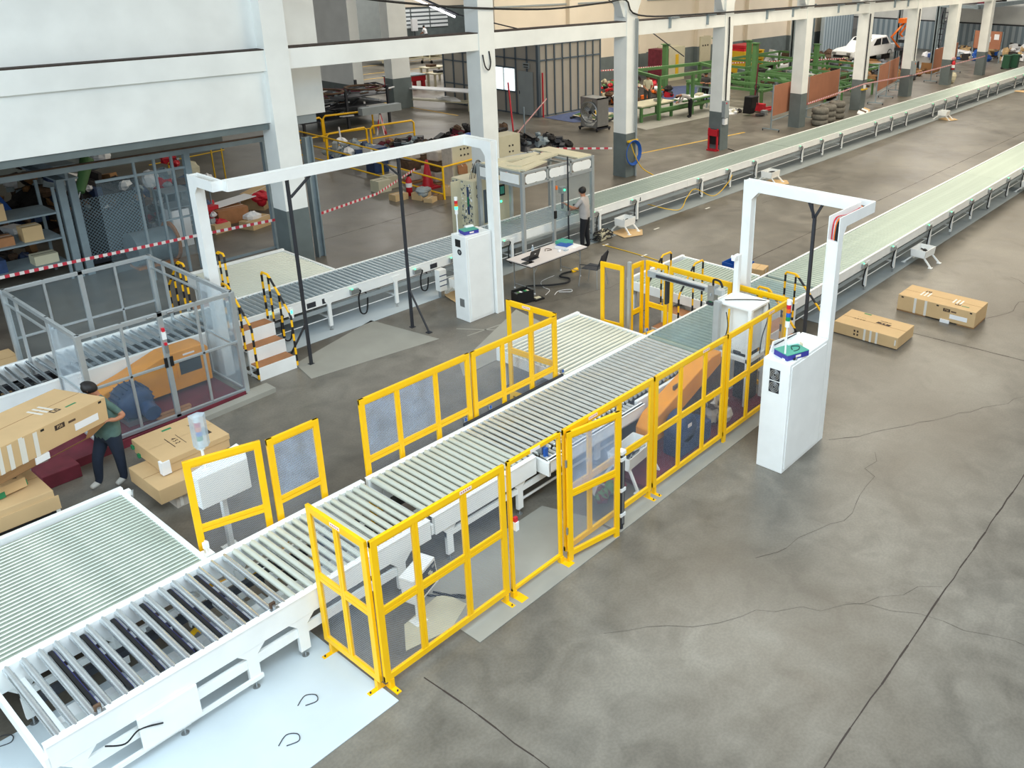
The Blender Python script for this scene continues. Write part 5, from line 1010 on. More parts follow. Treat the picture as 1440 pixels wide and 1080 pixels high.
# ---------------- clear sided station straddling the rear conveyor ----------------
t=thing('inspection_station','silver framed station with white upper panels straddling the rear conveyor','machine frame',(16.1,15.85,0))
x0,x1,y0,y1,zt=14.80,17.42,15.06,16.62,2.40
b=MB()
for x in (x0,x1):
    for y in (y0,y1): b.box(x-.045,x+.045,y-.045,y+.045,0,zt,'alu')
xm=15.9
b.box(xm-.04,xm+.04,y0-.04,y0+.04,0,2.1,'alu'); b.box(xm-.04,xm+.04,y1-.04,y1+.04,0,2.1,'alu')
for z in (zt-.03,zt-.36):
    for y in (y0,y1): b.box(x0,x1,y-.03,y+.03,z-.03,z+.03,'alu')
    for x in (x0,x1): b.box(x-.03,x+.03,y0,y1,z-.03,z+.03,'alu')
for x in (15.68,16.55): b.box(x-.03,x+.03,y0-.03,y0+.03,zt-.36,zt,'alu'); b.box(x-.03,x+.03,y1-.03,y1+.03,zt-.36,zt,'alu')
b.box(16.7,16.76,y0,y1,zt-.06,zt,'alu'); b.box(x0,x1,y0-.02,y0+.02,.62,.68,'alu'); b.box(15.9,17.4,y0-.03,y0+.0,zt-.42,zt-.38,'alu'); b.build('frame',t,bevel=.004)
for x,a,bb in ((None,x0+.08,15.62),(None,15.74,16.49),(None,16.61,x1-.08)):
    w=bb-a; q=MB(); zc=zt-.195; hh=.12
    q.prism([(a,y0-.034,zc-hh*.5),(a+.07,y0-.034,zc-hh),(a+w*.45,y0-.034,zc-hh),(a+w*.5,y0-.034,zc-hh*.85),(a+w*.55,y0-.034,zc-hh),(bb-.07,y0-.034,zc-hh),(bb,y0-.034,zc-hh*.5),(bb,y0-.034,zc+hh*.5),(bb-.07,y0-.034,zc+hh),(a+w*.55,y0-.034,zc+hh),(a+w*.5,y0-.034,zc+hh*.85),(a+w*.45,y0-.034,zc+hh),(a+.07,y0-.034,zc+hh),(a,y0-.034,zc+hh*.5)],(0,.01,0),'white_paint'); q.build('upper_panel',t)
q=MB(); zc=zt-.195; q.box(x0-.034,x0-.024,y0+.08,y0+.74,zc-.12,zc+.12,'white_paint'); q.build('upper_panel',t); q=MB(); q.box(x0-.034,x0-.024,y0+.8,y1-.08,zc-.12,zc+.12,'white_paint'); q.build('upper_panel',t)
q=MB(); q.box(x0,15.3,y0+.1,y1-.1,zt,zt+.03,'beige'); q.obox((15.9,15.75,zt+.03),(1.7,.35,0),(-.15,.38,0),(0,0,.05),'beige'); q.obox((15.7,16.25,zt+.03),(1.6,-.2,0),(.1,.3,0),(0,0,.05),'beige'); q.obox((15.4,15.3,zt+.03),(1.1,.3,0),(-.1,.2,0),(0,0,.04),'beige'); q.box(16.85,17.4,y0,y1,zt,zt+.03,'beige'); q.build('roof_panel',t)
q=MB(); q.box(15.98,17.35,y0-.01,y0+.0,.7,2.0,'acrylic'); q.build('clear_door',t)
q=MB(); q.box(15.86,15.94,y0-.08,y0-.04,1.0,1.2,'black'); q.build('door_handle',t); q=MB(); q.box(15.95,16.0,y0-.06,y0-.03,1.75,1.85,'orange'); q.build('interlock_switch',t)
b=MB(); b.box(16.34,16.37,14.95,14.98,.06,2.55,'dark_steel'); b.box(16.30,16.41,14.90,15.0,.0,.06,'dark_steel'); b.box(16.31,16.40,14.93,15.0,1.0,1.12,'steel'); single('sensor_pole',b,'dark slim pole held by the person in light grey','pole',(16.35,14.96,0))
t=thing('signal_sensor_unit','small sensor head with green light beside the grey shirted person','sensor',(17.3,16.0,.8))
b=MB(); b.box(17.22,17.28,15.98,16.02,.80,1.25,'dark_steel'); b.build('stem',t); b=MB(); b.box(17.15,17.35,15.92,16.06,1.25,1.42,'steel'); b.build('housing',t); b=MB(); b.cyl((17.25,15.915,1.34),(17.25,15.90,1.34),.03,'led_green',10); b.build('indicator_lamp',t)
t=thing('scanner_unit','pale scanner with black bars lying on the conveyor by the grey shirted person','scanner',(17.5,15.6,.8)); b=MB(); b.obox((17.55,15.6,.86),(.5,.02,0),(-.02,.32,0),(0,0,.06),'beige'); b.build('body',t)
for k in (-.1,.1): b=MB(); b.obox((17.55+k,15.6,.91),(.06,.02,0),(-.02,.34,0),(0,0,.04),'black'); b.build('bar',t)
t=thing('step_ladder','blue folding step ladder standing behind the clear sided station','ladder',(15.6,17.1,0))
for s in (-1,1):
    b=MB(); b.bar((15.2,17.1+.18*s,0),(15.5,17.1+.14*s,1.9),.03,.06,'blue_dark'); b.build('side_rail',t); b=MB(); b.bar((16.15,17.1+.22*s,0),(15.55,17.1+.14*s,1.9),.03,.05,'grey_steel'); b.build('rear_leg',t)
for z in (.35,.7,1.05,1.4): b=MB(); xx=15.2+.3*z/1.9; b.box(xx-.04,xx+.08,16.95,17.25,z,z+.03,'blue_dark'); b.build('step',t)
b=MB(); b.box(15.9,17.3,17.3,18.2,.0,.05,'beige'); b.box(16.1,16.9,17.4,17.9,.05,.1,'junk_dark'); single('panel_sheet',b,'pale panels lying on the floor behind the clear sided station','panel',(16.5,17.7,0))
b=MB(); b.box(15.25,15.6,16.75,17.0,.0,.3,'cardboard'); single('cardboard_box',b,'small orange brown box behind the rear conveyor under the station','box',(15.4,16.9,0))
# electrical cabinets behind the conveyor
t=thing('electrical_cabinet','pale electrical cabinet pair covered in blue sketches behind the tall white cabinet','cabinet',(15.0,17.2,0))
b=MB(); b.box(14.75,15.45,16.82,17.65,0,1.88,'beige'); b.build('body',t,bevel=.01)
b=MB(); b.box(14.44,14.75,17.3,17.33,.1,1.85,'beige'); b.build('open_door',t)
rr=random.Random(9)
b=MB()
for k in range(170):
    z=rr.uniform(.3,1.82); y=rr.uniform(16.86,17.55); b.box(14.744,14.75,y,y+rr.uniform(.01,.06),z,z+rr.uniform(.008,.07),rr.choice(['blue_dark','panel_frame','panel_frame','paper']))
b.build('sketch_marks',t)['kind']='stuff'
b=MB(); b.box(14.742,14.75,16.98,17.06,1.0,1.72,'blue_dark'); b.box(14.740,14.75,17.0,17.04,1.2,1.45,'led_green_off'); b.build('strip_label',t)
for z in (1.72,1.48): b=MB(); b.lathe((14.92,16.815,z),[(.001,0),(.05,-.005),(.065,0)],'dark_steel',14,1); b.lathe((14.92,16.812,z),[(.001,-.006),(.045,-.006)],'paper',12,1); b.build('meter',t)
b=MB(); b.box(15.1,15.2,16.81,16.82,.7,1.6,'panel_frame'); b.build('strip_label',t)
t=thing('electrical_cabinet','grey electrical cabinet with small screen under the clear sided station roof','cabinet',(15.85,17.0,0))
b=MB(); b.box(15.5,16.1,16.75,17.4,0,1.75,'beige'); b.build('body',t,bevel=.01); b=MB(); b.box(15.6,15.8,16.74,16.75,1.35,1.65,'black'); b.box(15.63,15.77,16.735,16.74,1.4,1.6,'teal'); b.build('screen',t); b=MB(); b.cyl((15.65,16.75,1.2),(15.65,16.735,1.2),.03,'led_green',10); b.build('indicator_lamp',t)
for k in range(4):
    b=MB(); b.tube([(14.9+.06*k,17.1,1.88),(14.9+.06*k,17.0,2.15+.04*k),(15.2,17.1,2.35-.03*k),(15.5+.05*k,17.2,2.1),(15.6+.05*k,17.1,1.76)],.012,'rubber' if k%2 else 'steel',6,6); single('cable',b,'black and grey cables arching over the sketch covered cabinet','cable',(15.2,17.1,1.9),'cables over the cabinet')
b=MB(); b.box(11.9,12.1,14.86,15.02,.18,.68,'white_paint'); 
for k in range(3): b.box(11.895,12.105,14.855,14.86,.30+.12*k,.32+.12*k,'blue_dark')
b.box(11.95,12.05,14.9,15.0,0,.18,'steel'); single('drive_controller',b,'white drive controller with dark stripes in front of the rear conveyor','controller',(12,14.95,0))
cable_tray((12.45,14.72),.05,'white cable tray on cardboard right of the dark prop, by the tall cabinet',lz=.22,dxy=(.5,.34))
cable_tray((18.72,14.95),.05,'white cable tray on cardboard beside the grey shirted person',lz=.22,dxy=(.5,.34))
cable_tray((26.6,14.75),.05,'white cable tray on cardboard under the middle of the rear conveyor',lz=.22,dxy=(.6,.4))
cable_tray((43.6,14.75),.05,'white cable tray on cardboard under the far rear conveyor',lz=.22,dxy=(.6,.4))
cable_tray((21.6,7.35),-.05,'white cable tray under the front conveyor near the cardboard boxes',lz=.22,dxy=(.6,.38))
cable_tray((31.2,7.3),-.05,'white cable tray under the front conveyor at the right edge',lz=.22,dxy=(.6,.38))
for k,(x,y,l) in enumerate(((12.4,14.6,'under the cable tray by the tall cabinet'),(18.65,14.75,'beside the grey shirted person'),(26.7,14.5,'under the middle of the rear conveyor'),(43.7,14.5,'under the far part of the rear conveyor'),(56.5,14.6,'at the far end of the rear conveyor'))):
    b=MB(); b.prism([(x-.45,y-.2,.012),(x+.1,y-.42,.012),(x+.5,y-.1,.012),(x+.2,y+.4,.012),(x-.3,y+.42,.012)],(0,0,.008),'cardboard'); single('cardboard_sheet',b,'brown cardboard sheet on the floor '+l,'cardboard sheet',(x,y,0))
b=MB(); rr=random.Random(4)
for k in range(9): b.tube([(17.6+rr.uniform(-.3,.4),14.9+rr.uniform(-.15,.2),.03+rr.uniform(0,.25)) for q in range(6)],.014,rr.choice(['rubber','rubber','junk_dark','steel']),6,4)
single('cable_heap',b,'heap of black cables on the floor under the conveyor by the grey shirted person','cables',(17.7,14.9,0))['kind']='stuff'
b=MB(); b.obox((17.75,14.98,.12),(.5,.1,0),(-.05,.25,0),(0,0,.2),'beige'); single('parts_tray',b,'pale parts tray among the cable heap','tray',(17.75,15,0))
b=MB(); b.tube([(17.35,14.62,.008),(17.33,13.5,.008),(17.25,12.2,.008),(17.2,11.0,.008)],.014,'cable_yellow',6,5); single('cable',b,'yellow cable running across the open floor behind the fence','cable',(17.3,13,0))
b=MB(); b.tube([(22.6-2,15.6,.3),(21.4,15.0,.05),(22.0,15.1,.3),(22.6,15.2,.45),(23.4,15.0,.1),(24.3,15.05,.35),(25,15.3,.5)],.014,'cable_yellow',6,6); single('cable',b,'yellow cable sagging under the rear conveyor','cable',(22,15.1,0))
for k,(x,y) in enumerate(((17.35,13.2),(17.38,14.55),(22.3,14.5),(19.5,14.4))): b=MB(); b.box(x-.12,x+.12,y-.03,y+.03,.01,.014,'tape'); single('tape_strip',b,['white tape strip holding the yellow cable mid floor','white tape strip by the grey shirted person','pale tape strip before the rear conveyor','pale tape strip near the tray cardboard'][k],'tape',(x,y,.012))
# blue crates and parcel by the pale roller table
def crate(x,y,z,rz,label,w=.42,d=.3,h=.16):
    t=thing('parts_crate',label,'crate',(x,y,z),'blue open crates by the roller table'); u=V(math.cos(rz),math.sin(rz),0);n=V(-u.y,u.x,0);c=V(x,y,z)
    b=MB(); b.obox(c+V(0,0,.01),u*w,n*d,V(0,0,.02),'blue')
    for s in (-1,1): b.obox(c+u*(s*w/2)+V(0,0,h/2),u*.015,n*d,V(0,0,h),'blue'); b.obox(c+n*(s*d/2)+V(0,0,h/2*(1 if s>0 else .7)),u*w,n*.015,V(0,0,h*(1 if s>0 else .7)),'blue')
    b.build('shell',t); b=MB(); b.obox(c+V(0,0,.05),u*w*.8,n*d*.8,V(0,0,.06),'junk_brown'); b.build('contents',t)['kind']='stuff'; b=MB(); b.obox(c-n*(d/2+.009)+V(0,0,h*.4),u*.06,n*.003,V(0,0,.05),'label'); b.build('label_patch',t)
crate(16.75,10.95,0,.1,'blue open crate, leftmost of the row behind the pale roller table')
crate(17.2,10.75,0,.1,'blue open crate, second in the row behind the pale roller table')
crate(17.75,10.75,0,.0,'blue crate standing right beside the portal leg',h=.3)
crate(17.95,10.45,0,.3,'blue crate tucked between the parcel and the others',h=.26)
t,P,u,n,up=carton('cardboard_box','small brown parcel beside the blue crates',(17.75,9.85,0),(1,.2,0),(-.2,1,0),.4,.26,0,.42); patch(t,'tape_strip',P(.2,-.003,.13),u*.04,up*.26,'tape',n)
b=MB(); b.blob((17.2,10.1,.14),.18,.16,.14,'orange',10,.15); single('bag',b,'orange plastic bag in front of the blue crates','bag',(17.2,10.1,0))
# ---------------- storage bay behind the white wall, left ----------------
b=MB(); b.box(-8,10.7,19.6,34,5.32,5.5,'grey_panel'); struct('bay_shade_slab',b,(2,26,5.4))  # unseen slab added to darken the storage bay
b=MB(); b.box(-8,17,34.0,34.2,0,5.3,'grey_paint'); struct('wall_storage_back',b,(3,34,0))
t=thing('partition_frame','grey steel partition frame with tall slim posts behind the white wall','partition',(8.2,21,0))
b=MB(); b.box(3.5,11.6,20.95,21.05,2.86,2.98,'grey_steel'); b.box(3.5,11.6,20.94,21.06,2.98,3.0,'junk_brown'); b.build('top_rail',t)
for x in (9.55,11.55): b=MB(); b.box(x-.07,x+.07,20.95,21.08,0,2.86,'grey_steel'); b.build('post',t)
for x in (8.35,8.8,9.2): b=MB(); b.box(x-.025,x+.025,20.97,21.03,0,2.86,'grey_steel'); b.build('slim_post',t)
b=MB(); b.box(7.5,9.5,20.98,21.02,2.52,2.58,'grey_steel'); b.box(8.8,9.5,20.98,21.02,1.35,1.39,'grey_steel'); b.box(9.6,11.5,20.98,21.02,.02,.08,'grey_steel'); b.build('mid_rail',t)
b=MB(); b.add([(7.5,21.0,.4),(9.5,21.0,.4),(9.5,21.0,2.5),(7.5,21.0,2.5)],[(0,1,2,3)],'acrylic'); b.build('clear_sheet',t)
t=thing('steel_post','pair of grey steel posts carrying a beam in front of the shelves','steel post',(7.45,22.6,0))
for x in (7.32,7.56): b=MB(); b.box(x-.08,x+.08,22.55,22.7,0,2.38,'grey_steel'); b.build('post',t)
b=MB(); b.box(7.2,7.66,22.4,25.5,2.38,2.42,'grey_steel'); b.box(7.40,7.46,22.4,25.5,2.42,2.7,'grey_steel'); b.box(7.2,7.66,22.4,25.5,2.7,2.74,'grey_steel'); b.build('beam',t)
b=MB(); b.box(11.80,11.83,19.5,19.68,0,3.1,'grey_steel'); b.box(11.97,12.0,19.5,19.68,0,3.1,'grey_steel'); b.box(11.83,11.97,19.58,19.60,0,3.1,'grey_steel'); single('steel_column',b,'grey steel column standing right of the big concrete pillar','steel column',(12.05,19.7,0))
rr=random.Random(21)
def shelf_rack(x0,x1,y0,y1,levels,label,cols=('cardboard','cardboard','ply','junk_brown','paper'),fill=.8,group='storage shelf racks',m='grey_steel',goods='goods'):
    t=thing('storage_rack',label,'shelf',((x0+x1)/2,(y0+y1)/2,0),group)
    for x in (x0,x1):
        for y in (y0,y1): b=MB(); b.box(x-.03,x+.03,y-.03,y+.03,0,levels[-1]+.6,m); b.build('post',t)
    for z in levels: b=MB(); b.box(x0,x1,y0,y1,z-.04,z,m); b.build('shelf',t)
    return t
t=shelf_rack(4.4,7.15,22.6,23.6,(.45,1.05,1.65),'grey shelf rack with cartons at the left edge behind the enclosure')
def loose_box(x,y,z,w,d,h,m,label,name='cardboard_box',cat='box',group=None,rz=0,extra=None):
    t=thing(name,label,cat,(x,y,z),group); u=V(math.cos(rz),math.sin(rz),0);n=V(-u.y,u.x,0)
    b=MB(); b.obox((x,y,z+h/2),u*w,n*d,V(0,0,h),m); b.build('body',t)
    b=MB(); b.obox(V(x,y,z+h+.002),u*w,n*.02,V(0,0,.003),'tape' if m in('cardboard','ply') else 'junk_dark'); b.build('tape_strip',t)
    if extra=='label': b=MB(); b.obox(V(x,y,z+h*.5)-n*(d/2+.002),u*.15,n*.003,V(0,0,.1),'paper'); b.build('label_patch',t)
    return t
for a in ((5.15,22.9,1.65,.5,.4,.36,'cardboard','left brown carton on the upper shelf of the grey rack'),(5.85,22.9,1.65,.62,.4,.38,'cardboard','brown carton with white label on the upper shelf of the grey rack'),
 (6.0,22.9,1.05,.42,.35,.2,'ply','orange brown tray on the middle shelf of the grey rack'),(6.6,22.9,1.05,.4,.35,.34,'cardboard','brown carton at the right end of the middle shelf of the grey rack'),
 (6.75,22.9,.45,.5,.35,.22,'beige','pale carton low on the right of the grey rack'),(5.6,22.9,.45,.7,.3,.3,'blue_dark','row of dark blue binders on the bottom shelf of the grey rack'),(5.3,22.85,1.05,.42,.3,.22,'red','red tray on the middle shelf of the grey rack')):
    loose_box(*a[:7],a[7],extra='label' if 'label' in a[7] else None)
b=MB(); b.prism([(4.2,24.2,1.5),(6.8,24.2,1.3),(6.9,26.5,1.9),(4.2,26.5,2.3)],(0,0,.03),'blue'); single('tarpaulin',b,'blue tarpaulin spread behind the carton rack','tarpaulin',(5.5,25.3,1.5))
def heap(name,label,cat,x0,x1,y0,y1,h,n,cols,seed,s=(.15,.35),kind=True,group=None):
    r_=random.Random(seed); b=MB()
    for k in range(n):
        a,c=r_.random(),r_.random(); x=x0+(x1-x0)*a;y=y0+(y1-y0)*c; e=4*min(a,1-a,.25)*4*min(c,1-c,.25); z=r_.uniform(.05,max(.06,h*(.3+.7*e))); m=r_.choice(cols); w=r_.uniform(*s)
        if r_.random()<.45: an=r_.uniform(0,6.28); tz=r_.uniform(-.4,.4); u=V(math.cos(an),math.sin(an),tz).normalized(); n_=u.cross(V(0,0,1)).normalized(); b.obox((x,y,z),u*w,n_*w*r_.uniform(.3,.9),u.cross(n_)*w*r_.uniform(.15,.7),m)
        else: b.blob((x,y,z),w*.5,w*.45,w*.35,m,8,.3,r_)
    # bed that carries the heap
    b.blob(((x0+x1)/2,(y0+y1)/2,0.0),(x1-x0)*.48,(y1-y0)*.48,h*.6,cols[0],14,.12,r_)
    o=b.build(name,loc=((x0+x1)/2,(y0+y1)/2,0)); tag(o,label,cat,group,'stuff'); return o
J1=('junk_dark','junk_brown','cardboard_in','grey_steel','paper','junk_dark','blue_dark')
heap('stored_goods','mixed dark stored goods piled behind the clear partition sheet','stored goods',7.6,11.0,26.5,30,1.9,150,J1,31,(.2,.6))
heap('stored_goods','mixed goods piled under the blue tarpaulin','stored goods',3.5,7.2,24.2,28,1.4,90,J1,32,(.2,.6))
heap('stored_goods','coloured bags and parts hanging between the grey posts','stored goods',10.0,11.4,23.6,25.0,2.3,80,('grey_steel','paper','red','grey_panel','junk_brown','blue_dark'),33,(.15,.45))
for k,(x,y,z,c,l) in enumerate(((9.9,24.0,1.7,'paper','white bag on the wall of goods behind the slim posts'),(10.2,24.0,1.6,'red','red bag hanging beside a white bag behind the slim posts'),(11.1,24.2,1.7,'beige','pale round lid leaning in the goods behind the posts'),(11.45,24.1,1.3,'paper','white plastic crate low among the goods behind the posts'))):
    b=MB(); b.blob((x,y,z),.22,.16,.24,c,10,.15,rr); b.cyl((x,y,0),(x,y,z),.02,'grey_steel',6); single('bag',b,l,'bag',(x,y,0))
t=thing('cable_drum','silver wrapped roll with brown end flange behind the clear partition','drum',(9.0,22.2,0))
b=MB(); b.cyl((8.4,22.2,.48),(9.35,22.2,.48),.42,'metal_sheet',24); b.build('roll',t); b=MB(); b.cyl((9.35,22.2,.5),(9.41,22.2,.5),.5,'ply',24); b.build('flange',t); b=MB(); b.box(8.4,9.35,21.95,22.45,0,.07,'ply'); b.build('cradle',t)
t=thing('wire_cage','dark wire mesh cage in front of the stored goods','cage',(8.0,23.3,0))
for x0,x1,y,z0,z1 in ((7.75,9.2,22.95,.2,1.75),):
    b=MB(); b.add([(x0,y,z0),(x1,y,z0),(x1,y,z1),(x0,y,z1)],[(0,1,2,3)],'wire_coarse'); b.build('mesh_pane',t)
    b=MB(); b.add([(x0,y,z0),(x0,y+1,z0),(x0,y+1,z1),(x0,y,z1)],[(0,1,2,3)],'wire_coarse'); b.build('mesh_pane',t)
    b=MB(); b.box(x0,x1,y,y+1,.1,.2,'dark_steel'); b.box(x0+.1,x1-.1,y+.2,y+.9,.2,1.2,'junk_dark'); b.build('base',t)
    for x in (x0,x1): b=MB(); b.box(x-.02,x+.02,y-.02,y+.02,0,z1,'dark_steel'); b.build('post',t)
b=MB(); b.cyl((8.15,23.9,1.7),(8.6,24.3,2.4),.10,'green',10,.16); b.cyl((7.95,23.7,1.45),(8.15,23.9,1.7),.015,'paper',6); b.cyl((8.2,24,0),(8.2,24,1.75),.02,'dark_steel',6); single('umbrella',b,'folded green umbrella leaning above the wire cage','umbrella',(8.2,24,0))
t=thing('side_stand','grey open frame stand right of the wire cage','stand',(10.1,23.2,0))
for x in (9.75,10.45):
    for y in (22.9,23.6): b=MB(); b.box(x-.02,x+.02,y-.02,y+.02,0,1.5,'grey_steel'); b.build('leg',t)
for z in (1.1,1.5): b=MB(); b.box(9.75,10.45,22.9,23.6,z-.02,z,'grey_steel'); b.build('shelf',t)
b=MB(); b.box(9.85,10.3,23.0,23.5,0,1.0,'paper'); b.build('panel',t)
# cartons heap by the pillar
for k,a in enumerate(((12.0,24.3,0,.9,.55,.42,'ply','orange brown carton in the middle of the open cartons by the tape'),(11.3,23.6,0,.5,.4,.25,'cardboard','small brown carton at the left of the open cartons'),(12.3,23.3,0,.9,.5,.22,'cardboard','open shallow carton at the front of the cartons by the tape'),(13.05,23.3,0,.5,.45,.22,'cardboard','small carton under the striped tape'),(13.5,25.2,0,1.1,.7,.5,'cardboard','big flattened carton at the back of the open cartons'),(13.8,24.0,0,.9,.6,.42,'grey_panel','grey green crate with black bag on it by the pillar'))):
    loose_box(*a,rz=.15*k)
for x,y,z,s,c,l in ((13.2,24.6,.45,.3,'red','pink red bag on the open cartons'),(12.2,23.4,.28,.25,'paper','clear plastic bags in the front open carton'),(14.1,24.2,.45,.22,'black','black bag lying on the grey green crate')):
    b=MB(); b.blob((x,y,z),s,s*.8,s*.55,c,10,.2,rr); b.blob((x,y,z-.1),s*.6,s*.5,z*.5,c,8,.1,rr); single('bag',b,l,'bag',(x,y,z))
b=MB(); b.obox((12.2,24.6,.50),(1.5,.3,.05),(-.1,.5,0),(0,0,.02),'paper'); single('panel_sheet',b,'white board lying across the orange brown carton','panel',(12.2,24.6,.5))
t=thing('pole_rack','yellow rods of a low rack in the dark bay right of the slim posts','rack',(13.6,29,0))
for x,y in ((12.6,29),(13.9,28.7),(14.5,29.2)): b=MB(); b.cyl((x,y,0),(x,y,1.2),.025,'cable_yellow',6); b.build('post',t)
b=MB(); b.cyl((12.0,29,.95),(14.5,29,1.05),.02,'cable_yellow',6); b.build('rail',t)
# barrier tape
def tape(pts,label,w=.07,posts=()):
    b=MB()
    for p,q in zip(pts[:-1],pts[1:]):
        p=V(*p);q=V(*q); b.bar(p,q,.004,w,'barrier_tape')
    return single('barrier_tape',b,label,'barrier tape',pts[0],'red and white barrier tapes')
tape([(3.0,20.8,1.0),(6.0,20.75,.98),(9.2,20.6,.97),(11.2,20.3,1.0)],'red and white tape running behind the clear enclosure towards the big pillar')
tape([(12.1,19.9,1.0),(14.5,20.6,.97),(17.2,22.3,.95)],'red and white tape from the grey steel column to the small open boxes')
tape([(20.2,21.6,1.0),(24.8,25.0,1.0)],'red and white tape from the tangled hose heap to the thin upright bar')
tape([(23.65,19.5,1.0),(22.3,21.2,.96),(19.0,20.2,.8)],'red and white tape hanging beside the pillar with the blue hose')
tape([(24.8,25.0,1.0),(30.3,29.0,1.0)],'red and white tape from the thin bar to the partition office')
tape([(37.2,18.94,1.05),(43.4,18.94,1.35),(49.8,18.94,1.2),(62.6,18.94,1.3)],'red and white tape strung from pillar to pillar along the brown boards')
tape([(35.3,32.6,1.4),(38,32.5,1.3),(44,31.5,1.2),(56,26.0,1.1)],'red and white tape above the green steel frames')
b=MB(); b.cyl((24.8,25.0,0),(24.8,25.0,1.7),.03,'grey_steel',8); single('upright_bar',b,'thin grey upright bar carrying the tape behind the clear station','bar',(24.8,25,0))
b=MB(); b.cyl((25.2,26.0,0),(26.2,27.3,2.3),.035,'red',8); single('upright_bar',b,'slim red bar leaning up beside the hose heap','bar',(25.2,26,0))
# yellow rail around the scrap
t=thing('guard_rail','long yellow guard rail with mid rail around the wrapped stacks','guard rail',(17.8,25,0))
for x,y in ((17.65,21.5),(17.85,24.9),(17.95,28.3),(18.0,31.0)): b=MB(); b.cyl((x,y,0),(x,y,1.05),.035,'yellow',8); b.build('post',t)
for z in (1.05,.62,.16): b=MB(); b.tube([(17.65,21.5,z),(17.85,24.9,z),(17.95,28.3,z),(18.0,31.0,z)],.03,'yellow',8); b.build('rail',t)
b=MB(); b.tube([(17.65,21.5,1.05),(19.4,21.7,1.05)],.03,'yellow',8); b.build('rail',t)
for k,(x0,y0,x1,y1,h,l) in enumerate(((18.4,32.0,20.4,32.3,1.0,'second from the left'),(20.6,32.5,22.8,32.2,1.0,'tallest looking, behind the striped stand'),(19.2,30.2,21.1,30.3,.75,'front left, beside the white rod'),(21.3,30.3,23.4,30.2,.75,'front right, near the hose heap'))):
    t=thing('hoop_barrier','yellow hoop barrier by the scrap rack, '+l,'barrier',((x0+x1)/2,(y0+y1)/2,0),'yellow hoop barriers')
    b=MB(); b.tube([(x0,y0,0),(x0,y0,h-.1),(x0+.1,y0,h),(x1-.1,y1,h),(x1,y1,h-.1),(x1,y1,0)],.04,'yellow',8); b.build('hoop',t)
    b=MB(); b.tube([(x0,y0,.25),(x1,y1,.25)],.03,'yellow',8); b.build('cross_bar',t)
t=thing('traffic_cone','tall red traffic cone with white bands by the yellow rail','traffic cone',(18.3,23.1,0))
b=MB(); b.box(18.0,18.6,22.8,23.4,0,.05,'red'); b.build('base',t); b=MB(); b.lathe((18.3,23.1,.05),[(.2,0),(.05,.88),(.001,.9)],'red',18); b.build('body',t)
for z in (.35,.62): b=MB(); b.lathe((18.3,23.1,.05),[(.205-.17*z/.88,z),(.205-.17*(z+.13)/.88,z+.13)],'paper',18); b.build('white_band',t)
t=thing('fire_extinguisher','red fire extinguisher leaning by the small grey boxes','fire extinguisher',(17.25,22.75,0)); b=MB(); b.lathe((17.25,22.75,0),[(.001,.0),(.1,.0),(.1,.5),(.05,.6),(.03,.64)],'red',14); b.build('cylinder',t); b=MB(); b.box(17.2,17.35,22.7,22.8,.64,.72,'black'); b.build('valve_handle',t); b=MB(); b.lathe((17.25,22.75,0),[(.102,.28),(.102,.42)],'paper',14); b.build('label_patch',t)
for a in ((17.0,23.9,0,.5,.45,.38,'beige','small grey beige metal box at the end of the red tape'),(17.5,24.1,0,.45,.4,.40,'beige','second small beige metal box behind the first')): loose_box(*a,name='metal_box')
for k,a in enumerate(((16.7,22.6,0,.5,.35,.2,'cardboard','small open carton below the dark prop line'),(17.25,22.15,0,.5,.4,.22,'cardboard','carton with grey bundle beside the red extinguisher'),(17.2,21.65,0,.35,.3,.14,'cardboard','flat carton offcut nearest the yellow rail post'),(17.6,21.7,0,.3,.3,.16,'cardboard_in','small brown carton at the foot of the yellow rail post'),(18.3,22.0,0,.8,.4,.3,'cardboard','brown carton behind the yellow rail post'),(18.6,21.7,.7,.6,.3,.25,'ply','orange brown carton flap leaning on the grey cabinet'))): loose_box(*a,rz=.2*k)
b=MB(); b.blob((17.2,22.0,.32),.3,.2,.1,'grey_panel',10,.2,rr); b.blob((17.2,22.0,.2),.2,.15,.12,'grey_panel',8,.1,rr); single('bundle',b,'grey bundle lying across the cartons by the yellow rail','bundle',(17.2,22,.2))
for k,(x,y,l) in enumerate(((18.5,24.2,'first wrapped stack of cartons right of the dark prop'),(19.0,23.4,'second wrapped stack of cartons beside the traffic cone'),(19.3,24.6,'brown wrapped stack behind the yellow rail'))):
    t=thing('wrapped_stack',l,'pallet stack',(x,y,0),'film wrapped carton stacks')
    for z in range(3): b=MB(); b.obox((x,y,.24+z*.36),(.52,.1*(z-1),0),(-.08*(z-1),.5,0),(0,0,.35),'wrap' if z%2==0 else 'junk_brown'); b.build('layer',t,bevel=.05)
    b=MB(); b.box(x-.35,x+.35,y-.35,y+.35,0,.06,'ply'); b.build('pallet',t)
t=thing('electrical_cabinet','beige electrical cabinet with button rows behind the traffic cone','cabinet',(18.8,22.0,0)); b=MB(); b.box(18.25,19.25,21.7,22.2,0,1.72,'beige'); b.build('body',t); 
for k in range(6): b=MB(); b.cyl((18.6+.15*(k%3),21.70,1.25+.2*(k//3)),(18.6+.15*(k%3),21.68,1.25+.2*(k//3)),.03,'junk_dark',8); b.build('button',t)
b=MB(); b.box(18.22,18.25,21.7,22.2,.0,1.7,'wrap'); b.build('film_wrap',t)
t=thing('electrical_cabinet','beige electrical cabinet beside the pillar foot, behind the arching cables','cabinet',(20.2,21.4,0)); b=MB(); b.box(19.75,20.7,21.1,21.7,0,1.75,'beige'); b.build('body',t)
